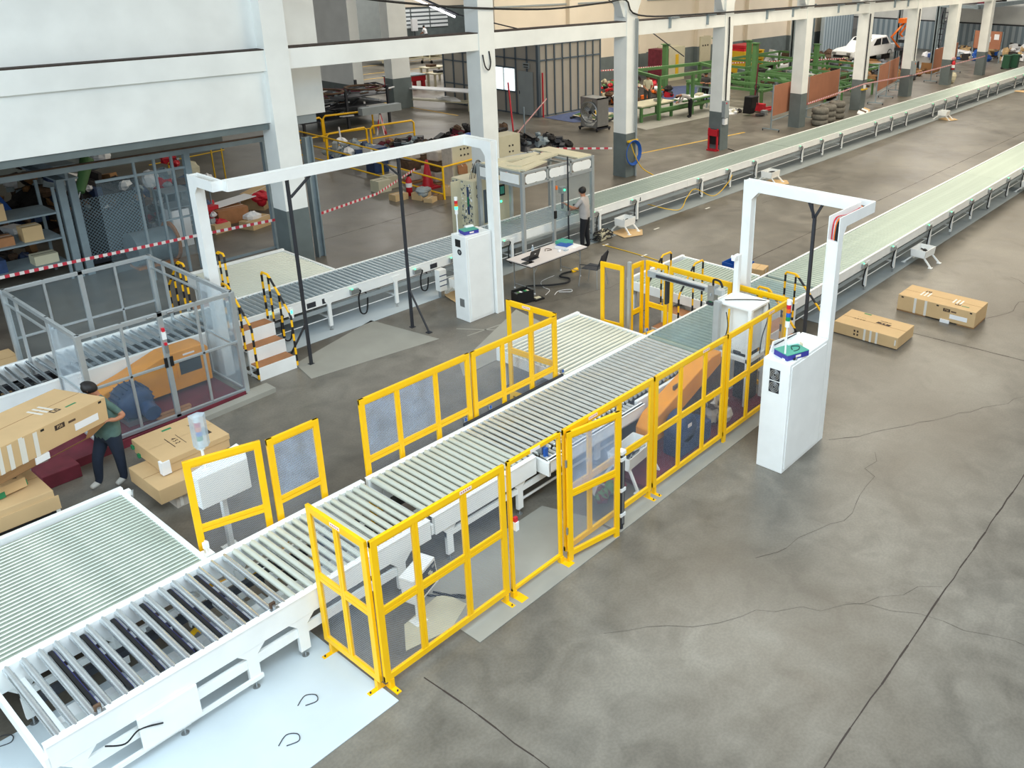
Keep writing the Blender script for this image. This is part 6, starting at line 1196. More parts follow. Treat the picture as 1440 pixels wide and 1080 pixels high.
for k in range(4): b=MB(); b.cyl((20.2+.15*(k%2),21.1,1.2+.2*(k//2)),(20.2+.15*(k%2),21.08,1.2+.2*(k//2)),.03,'junk_dark',8); b.build('button',t)
J2=('junk_dark','junk_brown','grey_steel','dark_steel','cardboard_in','junk_dark','maroon')
heap('scrap_pile','long pile of scrap metal parts behind the yellow guard rail','scrap pile',20.3,22.5,25.8,29.4,.55,150,J2,41,(.15,.5))
heap('scrap_pile','pile of blue and white metal parts inside the yellow rail, left end','scrap pile',18.2,20.2,27.5,29.5,.7,50,('grey_panel','blue_dark','paper','grey_steel'),42,(.2,.5))
heap('hose_pile','tangled heap of dark hoses and cloths beside the slim red bar','hose pile',22.6,25.9,25.4,28.6,.75,120,('junk_dark','black','junk_brown','maroon','junk_dark'),43,(.2,.5))
heap('hose_pile','heap of dark cables and bags behind the clear sided station','cable pile',22.0,26.2,23.6,25.0,.7,90,('dark_steel','black','junk_dark','grey_steel'),44,(.2,.5))
b=MB(); b.blob((23.2,26.3,.62),.5,.3,.15,'blue',10,.2,rr); b.blob((23.2,26.3,.35),.35,.2,.3,'blue',8,.1,rr); single('rope_bundle',b,'light blue rope bundle on the tangled hose heap','rope',(23.2,26.3,.5))
b=MB(); b.blob((22.5,26.4,.6),.35,.25,.14,'red',10,.2,rr); b.blob((22.5,26.4,.3),.25,.2,.3,'red',8,.1,rr); single('cloth',b,'red cloth on the tangled hose heap','cloth',(22.5,26.4,.5))
b=MB(); b.blob((21.3,22.6,.5),.35,.3,.6,'ply',10,.15,rr); single('sack',b,'brown sack beside the centre pillar behind the portal corner','sack',(21.3,22.6,0))
for x,y,l in ((22.6,23.2,'left of the two'),(23.5,23.1,'right of the two')):
    t=thing('stool','dark red plastic stool, '+l+' behind the clear station roof','stool',(x,y,0),'dark red stools')
    for sx in (-.16,.16):
        for sy in (-.16,.16): b=MB(); b.bar((x+sx*1.25,y+sy*1.25,0),(x+sx*.8,y+sy*.8,.45),.06,.04,'red'); b.build('leg',t)
    b=MB(); b.box(x-.18,x+.18,y-.18,y+.18,.45,.49,'beige'); b.build('seat',t)
b=MB(); b.cyl((19.08,29.0,0),(19.0,29.0,1.2),.03,'paper',8); single('white_rod',b,'white upright rod in front of the yellow hoop barriers','rod',(19.05,29,0))
t=thing('loudspeaker','blue and white round faced box behind the yellow rail','box',(18.6,26.2,0)); b=MB(); b.box(18.3,18.9,26.0,26.5,.0,.9,'blue_dark'); b.box(18.2,18.3,26.0,26.45,.4,.9,'paper'); b.build('body',t); b=MB(); b.cyl((18.2,26.2,.65),(18.18,26.2,.65),.12,'dark_steel',12); b.build('opening',t)
# dark steel rack with rings and boxed sign on striped stand
t=thing('scrap_rack','dark steel rack heaped with flat rings and frames before the wide pillar','rack',(22.8,35,0))
for x in (20.6,22.8,25.0):
    for y in (34,36.4): b=MB(); b.box(x-.05,x+.05,y-.05,y+.05,0,1.7,'dark_steel'); b.build('post',t)
for z in (.5,.95,1.35): b=MB(); b.box(20.5,25.1,34,36.4,z-.04,z,'dark_steel'); b.build('shelf',t)
b=MB(); r_=random.Random(5)
for k in range(60): x=r_.uniform(20.6,25);y=r_.uniform(34,36.2);z=r_.choice((.55,1.0,1.4,1.45)); b.bar((x,y,z),(x+r_.uniform(-.9,.9),y+r_.uniform(-.9,.9),z+r_.uniform(0,.15)),.08,.05,r_.choice(('dark_steel','junk_brown','dark_steel','grey_steel','maroon','paper')))
for c in ((24.0,34.4,1.6),(22.0,34.4,1.6)): b.lathe(c,[(.75,0),(.85,.03),(.85,.08),(.72,.08),(.75,0)],'junk_brown',20)
b.build('scrap_frames',t)['kind']='stuff'
t=thing('barrier_stand','striped red and white stand carrying a long pale box','stand',(22.9,31.8,0))
b=MB(); 
for s in (-.2,.2): b.bar((22.9+s*1.2,31.8,0),(22.9,31.8,.9),.06,.05,'barrier_tape')
b.bar((22.9,31.6,0),(22.9,31.8,.9),.06,.05,'barrier_tape'); b.build('legs',t)
b=MB(); b.box(21.9,23.9,31.6,31.9,.95,1.25,'grey_panel'); b.cyl((22.9,31.8,.8),(22.9,31.8,1.0),.04,'dark_steel',8); b.build('box',t)
# big red table, black frames, trolley, benches
t=thing('steel_table','red steel table with grey top in the open floor behind','table',(32.1,41.9,0))
b=MB(); b.box(31.0,33.3,41.4,42.5,.74,.80,'grey_steel'); b.build('table_top',t); b=MB(); b.box(31.05,33.25,41.45,42.45,.45,.74,'red'); b.build('apron',t)
for x in (31.15,33.1):
    for y in (41.55,42.35): b=MB(); b.box(x-.09,x+.09,y-.09,y+.09,0,.45,'red'); b.build('leg',t)
b=MB(); b.box(31.6,32.4,42.0,42.3,.80,.86,'dark_steel'); single('steel_part',b,'black flat part lying on the red steel table','steel part',(32,42.1,.8))
t=thing('steel_skid','low black steel frame on the floor left of the red table','frame',(30.3,43.2,0)); b=MB()
for k in range(5): b.bar((29.2+.5*k,42.4,.22),(29.6+.5*k,44,.22),.08,.08,'dark_steel')
b.bar((29.2,42.4,.22),(31.2,42.4,.22),.08,.1,'dark_steel'); b.bar((29.6,44,.22),(31.6,44,.22),.08,.1,'dark_steel')
for x in (29.3,31.1): b.box(x-.05,x+.05,42.4,42.5,0,.2,'dark_steel'); b.box(x+.3,x+.4,43.9,44,0,.2,'dark_steel')
b.build('frame',t)
t=thing('trolley_table','long pale steel trolley table with lower shelf before the partition office','table',(29.1,35.4,0))
cs=[(28.2,37.0),(28.95,36.2),(29.3,33.6),(30.0,34.9)]
b=MB(); b.prism([(28.0,37.3,.92),(28.7,37.5,.92),(30.3,33.8,.92),(29.3,33.4,.92)],(0,0,.05),'paper'); b.build('table_top',t); b=MB(); b.prism([(28.2,37.0,.36),(28.7,37.1,.36),(30.1,33.9,.36),(29.4,33.7,.36)],(0,0,.05),'beige'); b.blob((29.4,35,.45),.3,.8,.12,'paper',10,.2,rr); b.build('lower_shelf',t)
for x,y in ((28.1,37.2),(28.7,37.3),(30.2,33.9),(29.4,33.5)): b=MB(); b.cyl((x,y,0),(x,y,.95),.03,'beige',6); b.build('leg',t)
for k,(x,y,l) in enumerate(((34,41,'pale work bench right of the red table'),(36.2,40.4,'pale work bench partly hidden by the pillar'),(35.5,43.5,'pale work bench at the back of the group'))):
    t=thing('work_bench',l,'bench',(x,y,0),'pale work benches in the back'); b=MB(); b.box(x-.8,x+.8,y-.4,y+.4,.8,.86,'beige'); b.build('table_top',t)
    for sx in (-.7,.7):
        for sy in (-.3,.3): b=MB(); b.box(x+sx-.05,x+sx+.05,y+sy-.05,y+sy+.05,0,.8,'beige'); b.build('leg',t)
    b=MB(); b.box(x-.4,x+.1,y-.2,y+.2,.86,1.0,['dark_steel','red','junk_brown'][k]); single('steel_part',b,['dark part on the first pale work bench','red box on the half hidden pale work bench','brown part on the rear pale work bench'][k],'steel part',(x,y,.86))
for k in range(5):
    x=38.5+1.6*k; y=52.5-.9*k*.6
    t=thing('wheeled_frame',['pale wheeled frame, leftmost of the row far behind','pale wheeled frame, second of the row far behind','pale wheeled frame, middle of the row far behind','pale wheeled frame, fourth of the row far behind','pale wheeled frame, rightmost of the row far behind'][k],'trolley',(x,y,0),'wheeled frames far behind'); b=MB()
    b.box(x-.75,x+.75,y-1.0,y+1.0,.35,.42,'beige'); b.box(x-.7,x+.7,y-.9,y+.9,.62,.68,'beige')
    for sx in (-.7,.7):
        for sy in (-.9,.9): b.box(x+sx-.04,x+sx+.04,y+sy-.04,y+sy+.04,.2,.68,'beige')
    b.build('frame',t)
    for sx in (-.6,.6): b=MB(); b.cyl((x+sx,y-.9,.11),(x+sx+.06,y-.9,.11),.11,'black',10); b.build('wheel',t)
# louvre wall machines
for k,(x,l) in enumerate(((46.3,'dark machine against the louvred wall, left one'),(57.2,'black winding machine against the louvred wall'),(59.2,'black machine with lamp at the right of the louvred wall'))):
    t=thing('machine',l,'machine',(x,63,0),'machines along the louvred wall'); b=MB(); b.box(x-.9,x+.9,62.6,63.6,0,.9,'dark_steel'); b.cyl((x-.5,62.6,1.3),(x-.3,63.4,1.3),.35,'dark_steel',12); b.box(x+.2,x+.5,62.8,63.1,.9,1.9,'dark_steel'); b.build('body',t)
b=MB(); b.box(50.5,51.1,64.3,64.5,.9,1.9,'paper'); b.cyl((50.8,64.4,0),(50.8,64.4,1.2),.04,'dark_steel',6); single('coat_stand',b,'white cloth hanging at the louvred wall','cloth',(50.8,64.4,0))
b=MB(); b.cyl((46.2,62,0),(46.3,62,3.0),.06,'red',6); single('upright_bar',b,'slim red bar standing at the left louvred machine','bar',(46.2,62,0))
# fluorescent lamp and hanging cables under the roof
def atpx(): pass
t=thing('tube_light','glowing fluorescent tube hung on a thin dark rod above the beam','lamp',(18.4,22.5,6.0)); b=MB(); b.cyl((17.9,23.6,6.3),(18.6,21.6,5.55),.03,'tube_lamp',8); b.build('tube',t); b=MB(); b.cyl((17.95,23.7,6.42),(18.65,21.5,5.62),.04,'dark_steel',6); b.build('holder',t); b=MB(); b.cyl((18.65,21.5,5.62),(19.0,19.3,5.31),.02,'dark_steel',6); b.build('rod',t)
b=MB(); b.tube([(11.2,18.93,6.9),(13,18.93,6.4),(15.5,18.93,6.1),(17.5,18.93,5.95),(20,18.93,5.85),(22.5,18.9,5.95),(23.6,18.9,6.0),(24.3,18.9,5.5),(28,18.88,5.39),(40,18.88,5.39),(55,18.88,5.39)],.03,'black',6,5); single('cable',b,'black cable slung along the pillars above the concrete beam','cable',(20,19,5.9))
for k,x in enumerate((26.2,28.6,33.0,35.2,39.6,41.7,46.2,48)):
    b=MB(); b.box(x-.04,x+.04,18.93,19.0,4.98,5.33,'grey_steel'); b.box(x-.04,x+.5,18.90,19.05,5.315,5.35,'grey_steel'); single('steel_bracket',b,'small grey steel bracket on the concrete beam','bracket',(x,18.95,5.2),'steel brackets on the concrete beam')
b=MB(); b.tube([(17.25,18.95,4.72),(17.28,18.9,4.4),(17.42,18.9,4.3),(17.52,18.93,4.5),(17.5,18.96,4.8)],.02,'black',6,5); single('cable',b,'short black cable loop hanging at the centre pillar','cable',(17.4,18.95,4.5))
# pipe, hose coil, brackets, boxes on pillars
x=PX[2]; b=MB(); b.cyl((x+.2,18.9,0),(x+.2,18.9,5.4),.035,'grey_panel',8); b.cyl((x+.1,18.9,1.6),(x+.1,18.9,5.4),.025,'grey_panel',8); single('conduit_pipe',b,'pair of grey conduit pipes on the pillar with the blue hose','pipe',(x+.2,18.9,0))
t=thing('hose_coil','blue hose coiled on a yellow bracket at the pillar foot','hose',(x-.05,18.85,.9)); b=MB()
for k in range(5):
    pts=[]
    for j in range(25): a=2*PI*j/24; pts.append((x-.05+(.34+.02*k)*math.cos(a),18.85-.015*k,.88+.0*k+(.38+.015*k)*math.sin(a)))
    b.tube(pts,.017,'blue',6)
b.build('coil',t); b=MB(); b.box(x-.32,x+.22,18.82,18.9,1.27,1.33,'cable_yellow'); b.build('bracket',t); b=MB(); b.tube([(x-.2,18.85,1.3),(x+.0,18.8,.8),(x+.3,18.7,.3),(x+.6,18.4,.02)],.02,'cable_yellow',6,5); b.build('yellow_hose',t)
x=PX[3]; t=thing('power_box','grey power boxes with black cable on the pillar by the red bin','electrical box',(x-.1,18.9,1.3)); b=MB(); b.box(x-.28,x+.0,18.8,18.96,1.35,2.0,'grey_panel'); b.build('upper_box',t); b=MB(); b.box(x-.2,x+.02,18.84,18.96,1.05,1.3,'paper'); b.build('lower_box',t); b=MB(); b.tube([(x-.12,18.9,2.0),(x-.1,18.92,3.0),(x-.05,18.92,4.2),(x-.1,18.92,5.2)],.03,'black',6,3); b.build('cable',t)
b=MB(); b.cyl((x-.2,18.78,1.92),(x-.2,18.8,1.92),.03,'led_red',8); b.build('indicator_lamp',t)
x=PX[5]; t=thing('valve_bracket','yellow bracket with white cup on the pillar beyond the tyres','bracket',(x-.2,18.9,1.1)); b=MB(); b.box(x-.4,x+.2,18.85,18.96,1.05,1.12,'cable_yellow'); b.build('bracket',t); b=MB(); b.box(x-.15,x-.05,18.85,18.95,1.12,1.3,'paper'); b.build('cup',t)
b=MB(); b.cyl((x-.22,18.92,1.5),(x-.22,18.92,4.8),.03,'dark_steel',6); single('conduit_pipe',b,'dark conduit on the pillar beyond the tyres','pipe',(x-.22,18.92,1.5))
x=PX[6]; t=thing('power_box','grey meter box on the pillar beside the second brown board','electrical box',(x-.1,18.9,1.5)); b=MB(); b.box(x-.35,x+.1,18.8,18.96,1.25,2.0,'grey_panel'); b.build('body',t); b=MB(); b.cyl((x-.1,18.79,1.85),(x-.1,18.8,1.85),.05,'led_amber',8); b.build('indicator_lamp',t); b=MB(); b.tube([(x-.1,18.9,2.0),(x-.08,18.92,4.8)],.03,'black',6); b.build('cable',t)
x=PX[7]; t=thing('fire_extinguisher','red fire extinguisher hung on the far pillar under striped tape','fire extinguisher',(x-.1,18.85,.9)); b=MB(); b.lathe((x-.1,18.85,.95),[(.001,0),(.11,0),(.11,.45),(.04,.55)],'red',12); b.build('cylinder',t); b=MB(); b.box(x-.35,x+.3,18.9,18.96,1.55,1.68,'barrier_tape'); b.build('striped_band',t); b=MB(); b.lathe((x-.1,18.85,.95),[(.112,.12),(.112,.3)],'paper',12); b.build('label_patch',t)
t=thing('waste_bin','black bin in a dark red frame at the pillar with power boxes','bin',(29.9,19.2,0)); b=MB(); b.box(29.75,30.05,19.0,19.4,.25,.85,'black'); b.build('bin',t); b=MB(); b.box(29.68,29.74,18.98,19.04,0,.9,'red'); b.box(29.68,29.74,19.38,19.44,0,.9,'red'); b.box(29.6,30.1,18.98,19.44,.0,.05,'red'); b.box(29.66,29.76,18.98,19.44,.6,.85,'red'); b.build('frame',t)
# brown boards on legs
for k,(x0,y0,x1,y1,l) in enumerate(((35.0,19.55,43.0,20.2,'long brown board on wheeled stands passing behind the tyre pillar'),(45.6,19.2,51.0,20.3,'brown board on stands between the two box carrying pillars'),(56.6,20.3,63.0,21.0,'brown board on stands beyond the extinguisher pillar'))):
    t=thing('partition_board',l,'board',((x0+x1)/2,(y0+y1)/2,0),'brown boards on stands'); n_=V(y1-y0,-(x1-x0),0).normalized(); u_=V(x1-x0,y1-y0,0).normalized()
    b=MB(); b.bar((x0,y0,1.35),(x1,y1,1.35),.03,1.35,'board_brown'); b.build('panel',t)
    for f in (.0,.5,1.0):
        p=V(x0,y0,0).lerp(V(x1,y1,0),f); b=MB(); b.bar(p+V(0,0,.1),p+V(0,0,2.08),.05,.05,'grey_steel'); b.bar(p-n_*.4+V(0,0,.1),p+n_*.4+V(0,0,.1),.05,.05,'grey_steel'); b.bar(p-n_*.4,p-n_*.4+V(0,0,.1),.04,.04,'dark_steel'); b.bar(p+n_*.4,p+n_*.4+V(0,0,.1),.04,.04,'dark_steel'); b.build('stand',t)
    b=MB(); b.bar((x0,y0,.48),(x1,y1,.48),.04,.04,'grey_steel'); b.build('lower_rail',t)
# tyres, each its own
names=['nearest stack','middle stack','far stack']; lev=['bottom','second','third','top']
for s,(x,y,n) in enumerate(((37.9,18.6,3),(39.0,18.75,3),(40.3,18.9,3))):
    for k in range(n):
        b=MB(); b.lathe((x,y,.02+k*.27),[(.2,.0),(.34,.0),(.40,.06),(.40,.2),(.34,.26),(.2,.26),(.18,.13),(.2,.0)],'tire',18); single('tyre',b,'grey wrapped tyre, %s of the %s by the rear conveyor'%(['bottom','middle','top'][k],names[s]),'tyre',(x,y,.02+k*.27),'grey wrapped tyres in stacks')
b=MB()
for k in range(4): b.obox((41.6+.35*k,18.2+.06*k,.15),(.6,.2,.05),(-.1,.3,.1),(0,0,.05),('paper','junk_brown','paper','cardboard')[k])
single('panel_sheet',b,'pale offcut sheets on the floor beyond the tyres','panel',(42.7,18.6,0))
# ---------------- partition office ----------------
t=thing('partition_office','partition office of pale panels in grey frames with lit window and door','office',(32.5,32.5,0))
OX,OX2,OY,OY2,OH=30.55,35.1,29.75,36.6,3.42
b=MB(); b.box(OX+.03,OX2,OY+.03,OY2,0,OH-.04,'cream_panel'); b.build('wall_panels',t)
b=MB()
n=8
for k in range(n+1): x=OX+(OX2-OX)*k/n; b.box(x-.035,x+.035,OY-.02,OY+.04,0,OH,'panel_frame')
for z in (.03,2.65,OH-.04): b.box(OX,OX2,OY-.02,OY+.04,z-.035,z+.035,'panel_frame')
m=9
for k in range(m+1): y=OY+(OY2-OY)*k/m; b.box(OX-.02,OX+.04,y-.035,y+.035,0,OH,'panel_frame')
for z in (.03,1.05,2.2,2.65,OH-.04): b.box(OX-.02,OX+.04,OY if z not in(1.05,2.2) else OY+1.6,OY2,z-.03,z+.03,'panel_frame')
b.box(OX-.05,OX+.1,OY-.05,OY+.1,0,OH,'panel_frame'); b.build('frame',t)
b=MB(); b.box(OX-.03,OX,OY+.35,OY+1.35,.03,2.1,'grey_panel'); dd=b.build('door',t)
b=MB(); b.box(OX-.04,OX-.03,OY+1.25,OY+1.3,1.0,1.15,'dark_steel'); b.build('door_handle',dd)
for a,c in ((OY+1.62,OY+2.32),(OY+2.42,OY+3.12)): b=MB(); b.box(OX-.02,OX-.01,a,c,1.10,2.15,'window_glow'); b.build('window_pane',t)
b=MB(); b.box(OX-.06,OX-.02,OY+.55,OY+.98,2.25,2.5,'grey_panel'); b.box(OX-.065,OX-.06,OY+.6,OY+.93,2.39,2.45,'black'); b.box(OX-.065,OX-.06,OY+.62,OY+.9,2.29,2.33,'black'); b.build('sign_plate',t)
b=MB(); b.cyl((OX+.15,OY-.12,0),(OX+.15,OY-.12,2.1),.04,'red',8); single('upright_bar',b,'red bar standing at the corner of the partition office','bar',(OX+.15,OY-.12,0))
b=MB(); b.box(27.3,28.4,36.6,37.2,0,9,'white_wall'); b.box(27.28,28.42,36.58,37.22,0,1.5,'grey_paint'); o=b.build('pillar',loc=(27.8,36.9,0)); o['kind']='structure'; o['label']='pillar at the left end of the partition office'
t=thing('drum_fan','large square drum fan on castors beside the partition office','fan',(30,25.6,0))
b=MB(); x0,x1,y0,y1=29.6,30.35,25.25,26.25
for z0,z1 in ((.15,.21),(1.40,1.46)): b.box(x0,x1,y0,y1,z0,z1,'steel')
for y in (y0,y1-.05): b.box(x0,x1,y,y+.05,.15,1.46,'steel')
for y in (y0,y0+.1,y1-.15): pass
b.build('housing',t)
b=MB(); c=(x0-.01,(y0+y1)/2,.80)
b.lathe(c,[(.44,0),(.48,-.03),(.46,.3),(.44,.02)],'steel',24,0)
for k in range(5): b.lathe(c,[(.08+.07*k,-.01),(.09+.07*k,-.015)],'dark_steel',20,0)
for y_,z_ in ((y0,.2),(y1,.2),(y0,1.4),(y1,1.4)): b.prism([(x0-.005,y_,z_),(x0-.005,y_+(.32 if y_==y0 else -.32),z_),(x0-.005,y_,z_+(.32 if z_<1 else -.32))],(.01,0,0),'steel')
b.build('guard',t)
for k in range(4): a=k*PI/2+.5; b=MB(); b.obox((x0+.15,c[1]+.2*math.cos(a),c[2]+.2*math.sin(a)),V(.04,0,0),V(0,math.cos(a),math.sin(a))*.36,V(.10,-math.sin(a)*.14,math.cos(a)*.14),'steel'); b.build('blade',t)
b=MB(); b.cyl((x0+.05,c[1],c[2]),(x0+.35,c[1],c[2]),.08,'dark_steel',12); b.build('hub',t)
b=MB(); b.box(x0-.1,x1+.1,y0-.05,y0+.03,.08,.15,'dark_steel'); b.box(x0-.1,x1+.1,y1-.03,y1+.05,.08,.15,'dark_steel'); b.build('base_frame',t)
for x in (x0-.05,x1+.05):
    for y in (y0,y1): b=MB(); b.cyl((x,y-.02,.05),(x,y+.02,.05),.05,'black',10); b.build('wheel',t)
b=MB(); b.prism([(30.6,29.5,.005),(30.6,27.6,.005),(33.0,26.4,.005),(35.2,28.8,.005),(34.8,29.6,.005)],(0,0,.01),'tarp'); single('tarpaulin',b,'blue tarpaulin on the floor before the partition office','tarpaulin',(32,28.5,0))
t=thing('pallet','wooden pallet with yellow and pale sheets beside the drum fan','pallet',(32,27.2,0)); b=MB()
for k in range(7): b.bar((31.2+.3*k,26.2+.12*k,.14),(31.5+.3*k,28.4+.1*k,.14),.14,.03,'green' if k%3 else 'beige')
for k in range(3): b.bar((31.2,26.3+1.0*k,.06),(33.3,27.0+.9*k,.06),.1,.1,'dark_steel')
b.build('deck',t); b=MB(); b.obox((32.0,27.8,.22),(1.4,.5,0),(-.2,.4,0),(0,0,.1),'cable_yellow'); b.obox((32.3,27.2,.2),(1.2,.4,0),(-.2,.5,0),(0,0,.06),'beige'); b.build('sheet_stack',t)
# ---------------- green steel fabrication area ----------------
def bar_frame(name,label,cat,segs,m='green',w=.1,group=None,origin=None):
    xs=[p for s in segs for p in s[:2]]; o=origin or (sum(p[0] for p in xs)/len(xs),sum(p[1] for p in xs)/len(xs),0)
    t=thing(name,label,cat,o,group)
    for s in segs:
        b=MB(); b.bar(s[0],s[1],w,w,m); b.build('post' if abs(s[0][2]-s[1][2])>.3 and abs(s[0][0]-s[1][0])<.05 else 'beam',t)
    return t
# tall open portal frame
X1,X2,X3=33.9,36.0,39.2
P_=[(33.7,25.0),(38.3,25.9),(39.0,28.4),(34.8,28.0)]
segs=[]
a=(33.75,24.95);b2=(35.0,27.6);c2=(40.0,26.9);d2=(38.8,24.7)
for p in (a,b2,c2,d2): segs.append(((p[0],p[1],0),(p[0],p[1],2.05)))
for p,q in ((a,b2),(b2,c2),(c2,d2),(d2,a)): segs.append(((p[0],p[1],2.0),(q[0],q[1],2.0)))
segs+= [((36.3,24.8,0),(36.3,24.8,2.0)),((a[0],a[1],.5),(d2[0],d2[1],.5))]
bar_frame('fabrication_structure','tall green steel frame standing over the low benches','steel frame',segs,w=.14)
t=thing('low_bench','low green bench with pale plates running through the tall green frame','bench',(36,25.2,0))
b=MB(); b.box(32.6,35.2,25.1,26.2,.72,.78,'beige'); b.box(35.3,38.0,24.6,25.4,.72,.78,'green'); b.box(35.4,37.8,24.7,25.3,.78,.82,'paper'); b.box(32.7,35.1,25.2,26.1,.64,.72,'green'); b.build('table_top',t)
for x,y in ((32.7,25.2),(35.1,25.2),(32.7,26.1),(35.1,26.1),(37.9,24.7),(37.9,25.3)): b=MB(); b.box(x-.06,x+.06,y-.06,y+.06,0,.7,'green'); b.build('leg',t)
b=MB(); b.box(32.7,37.9,25.1,25.2,.28,.36,'green'); b.build('stretcher',t)
for k,(x,y,m_,l) in enumerate(((34.4,25.5,'steel','steel part on the left of the low green bench'),(36.2,25.0,'paper','white part in the middle of the low green bench'),(37.2,25.0,'beige','pale part near the bending worker'))): b=MB(); b.obox((x,y,.87),(.5,.1,0),(-.05,.25,0),(0,0,.1),m_); single('steel_part',b,l,'steel part',(x,y,.82))
posts=[((41.9,30.6),2.6),((44.4,28.8),2.9),((47.0,30.0),2.6),((42.5,25.0),3.0),((48.5,29.0),2.5),((54.0,28.5),2.3),((52.5,26.4),2.2),((55.8,29.5),2.3)]
ls=['green steel post behind the tall frame','green steel post left of the red cabinet','green steel post in front of the grey wall','tallest green steel post beside the black bin','green steel post behind the pillar with power boxes','green steel post by the yellow pallets','short green steel post behind the tyre pillar','green steel post nearest the white vehicle']
for ((x,y),h),l in zip(posts,ls):
    b=MB(); b.box(x-.13,x+.13,y-.13,y+.13,0,h,'green'); b.box(x-.2,x+.2,y-.2,y+.2,h,h+.04,'green'); single('steel_post',b,l,'steel post',(x,y,0),'green steel posts')
def big_frame(x0,x1,y0,y1,z,label,w=.13):
    segs=[]
    for y in (y0,y1): segs.append(((x0,y,z),(x1,y,z)))
    for k in range(4): x=x0+(x1-x0)*k/3; segs.append(((x,y0,z),(x,y1,z))); segs.append(((x,y0,0),(x,y0,z)))
    for x in (x0,x1): segs.append(((x,y1,0),(x,y1,z)))
    return bar_frame('fabrication_structure',label,'steel frame',segs,w=w)
big_frame(39.8,46.0,22.9,27.5,.95,'wide green steel frame lying behind the long brown board')
big_frame(47.0,55.0,22.8,26.8,.95,'second green steel frame beyond the tyre pillar')
big_frame(46,56,27.6,31,1.2,'green steel frame at the back beside the grey wall')
big_frame(43.0,49.0,20.9,22.2,.8,'low green steel stand right behind the tyre pillar',.10)
heap('steel_parts','loose steel parts and offcuts lying among the green frames','steel parts',46,54,22.5,31,.5,150,('green','junk_dark','dark_steel','paper','green','junk_brown','grey_steel'),51,(.3,1.0))
heap('steel_parts','dark steel beams and plates on the floor beyond the green frames','steel parts',55,62,22.0,27.5,.6,110,('dark_steel','junk_dark','grey_steel','cardboard_in'),52,(.4,1.4))
heap('steel_parts','small parts scattered on the floor behind the bending worker','steel parts',35.6,41.0,28.8,32.8,.9,140,('junk_dark','paper','red','junk_brown','green','orange','beige'),53,(.2,.6))
heap('steel_parts','white and dark parts on the floor left of the pillar with power boxes','steel parts',36.6,38.6,23.2,24.2,.1,26,('paper','junk_dark','beige'),54,(.12,.4))
heap('steel_parts','goods and tools piled along the grey wall','steel parts',56,66,31,34,.8,120,('junk_dark','grey_steel','paper','junk_brown','grey_panel'),55,(.3,.9))
b=MB(); b.prism([(38.6,27.5,.005),(42.6,26.5,.005),(45.5,30.5,.005),(41.5,32.0,.005)],(0,0,.01),'tarp'); single('tarpaulin',b,'blue tarpaulin on the floor behind the phone user','tarpaulin',(42,29,0))
b=MB(); b.prism([(45.5,25,.006),(50,24,.006),(51,27,.006),(46.5,27,.006)],(0,0,.01),'tarp'); single('tarpaulin',b,'blue tarpaulin inside the wide green frame','tarpaulin',(48,25.5,0))
b=MB(); b.prism([(31.4,23.9,.004),(39.5,23.6,.004),(40.2,27.5,.004),(32.5,28.3,.004)],(0,0,.01),'plate_grey'); single('floor_sheet',b,'pale sheet covering the floor under the green frame and benches','floor sheet',(36,26,0))
t=thing('control_cabinet','brown and white control cabinets at the wall behind the green frame','cabinet',(46,33.2,0)); b=MB(); b.box(44.2,45.0,32.6,33.6,0,2.0,'maroon'); b.build('brown_box',t); b=MB(); b.box(45.1,47.0,32.8,33.6,0,2.05,'beige'); b.build('white_box',t); b=MB(); b.box(46.0,46.2,32.7,32.8,.4,1.6,'cable_yellow'); b.build('yellow_strip',t)
t=thing('wall_panel','beige wall cabinet on the grey wall','cabinet',(52.3,35.0,.6)); b=MB(); b.box(51.7,53.0,34.8,35.17,.5,2.2,'beige'); b.build('body',t)
for k in range(3): b=MB(); b.cyl((52.0+.3*k,34.8,1.6),(52.0+.3*k,34.77,1.6),.06,'junk_dark',8); b.build('button',t)
b=MB(); b.lathe((36.3,34.95,1.3),[(.3,0),(.36,-.05),(.42,0)],'black',16,1); b.box(36.2,36.4,34.9,35.15,1.6,1.7,'dark_steel'); single('hose_coil',b,'dark hose coil hanging on the grey wall','hose',(36.3,35,1.3))
t=thing('sawhorse','thin steel sawhorse between the two workers','sawhorse',(38.7,25.7,0))
for s in (-1,1):
    for q in (-1,1): b=MB(); b.bar((38.7+.35*s,25.7+.4*q,0),(38.7,25.7+.35*q,1.0),.05,.05,'grey_steel'); b.build('leg',t)
b=MB(); b.bar((38.7,25.2,1.0),(38.7,26.3,1.0),.08,.08,'grey_steel'); b.build('top_beam',t)
t=thing('sawhorse','thin steel sawhorse behind the left end of the long brown board','sawhorse',(40.0,21.8,0))
for s in (-1,1):
    for q in (-1,1): b=MB(); b.bar((40.3+.3*s,21.8+.3*q,0),(40.3,21.8+.25*q,1.0),.05,.05,'grey_steel'); b.build('leg',t)
b=MB(); b.bar((40.3,21.4,1.0),(40.3,22.2,1.0),.08,.08,'grey_steel'); b.build('top_beam',t)
t=thing('waste_bag','black bag in a frame beside the red pallet truck','bag',(38.0,22.5,0)); b=MB(); b.prism([(37.75,22.3,.1),(38.15,22.3,.1),(38.35,22.2,.95),(37.7,22.2,.95)],(0,.45,0),'black'); b.build('bag',t,bevel=.03); b=MB(); b.blob((38.2,22.0,.06),.4,.2,.06,'black',8,.2,rr); b.build('bag_foot',t)
t=thing('pallet_truck','red hand pallet truck parked behind the black bag','pallet truck',(39.7,22.6,0))
for s in (-.22,.22): b=MB(); b.bar((39.2,22.6+s,.1),(40.7,22.5+s,.08),.15,.08,'red'); b.build('fork',t)
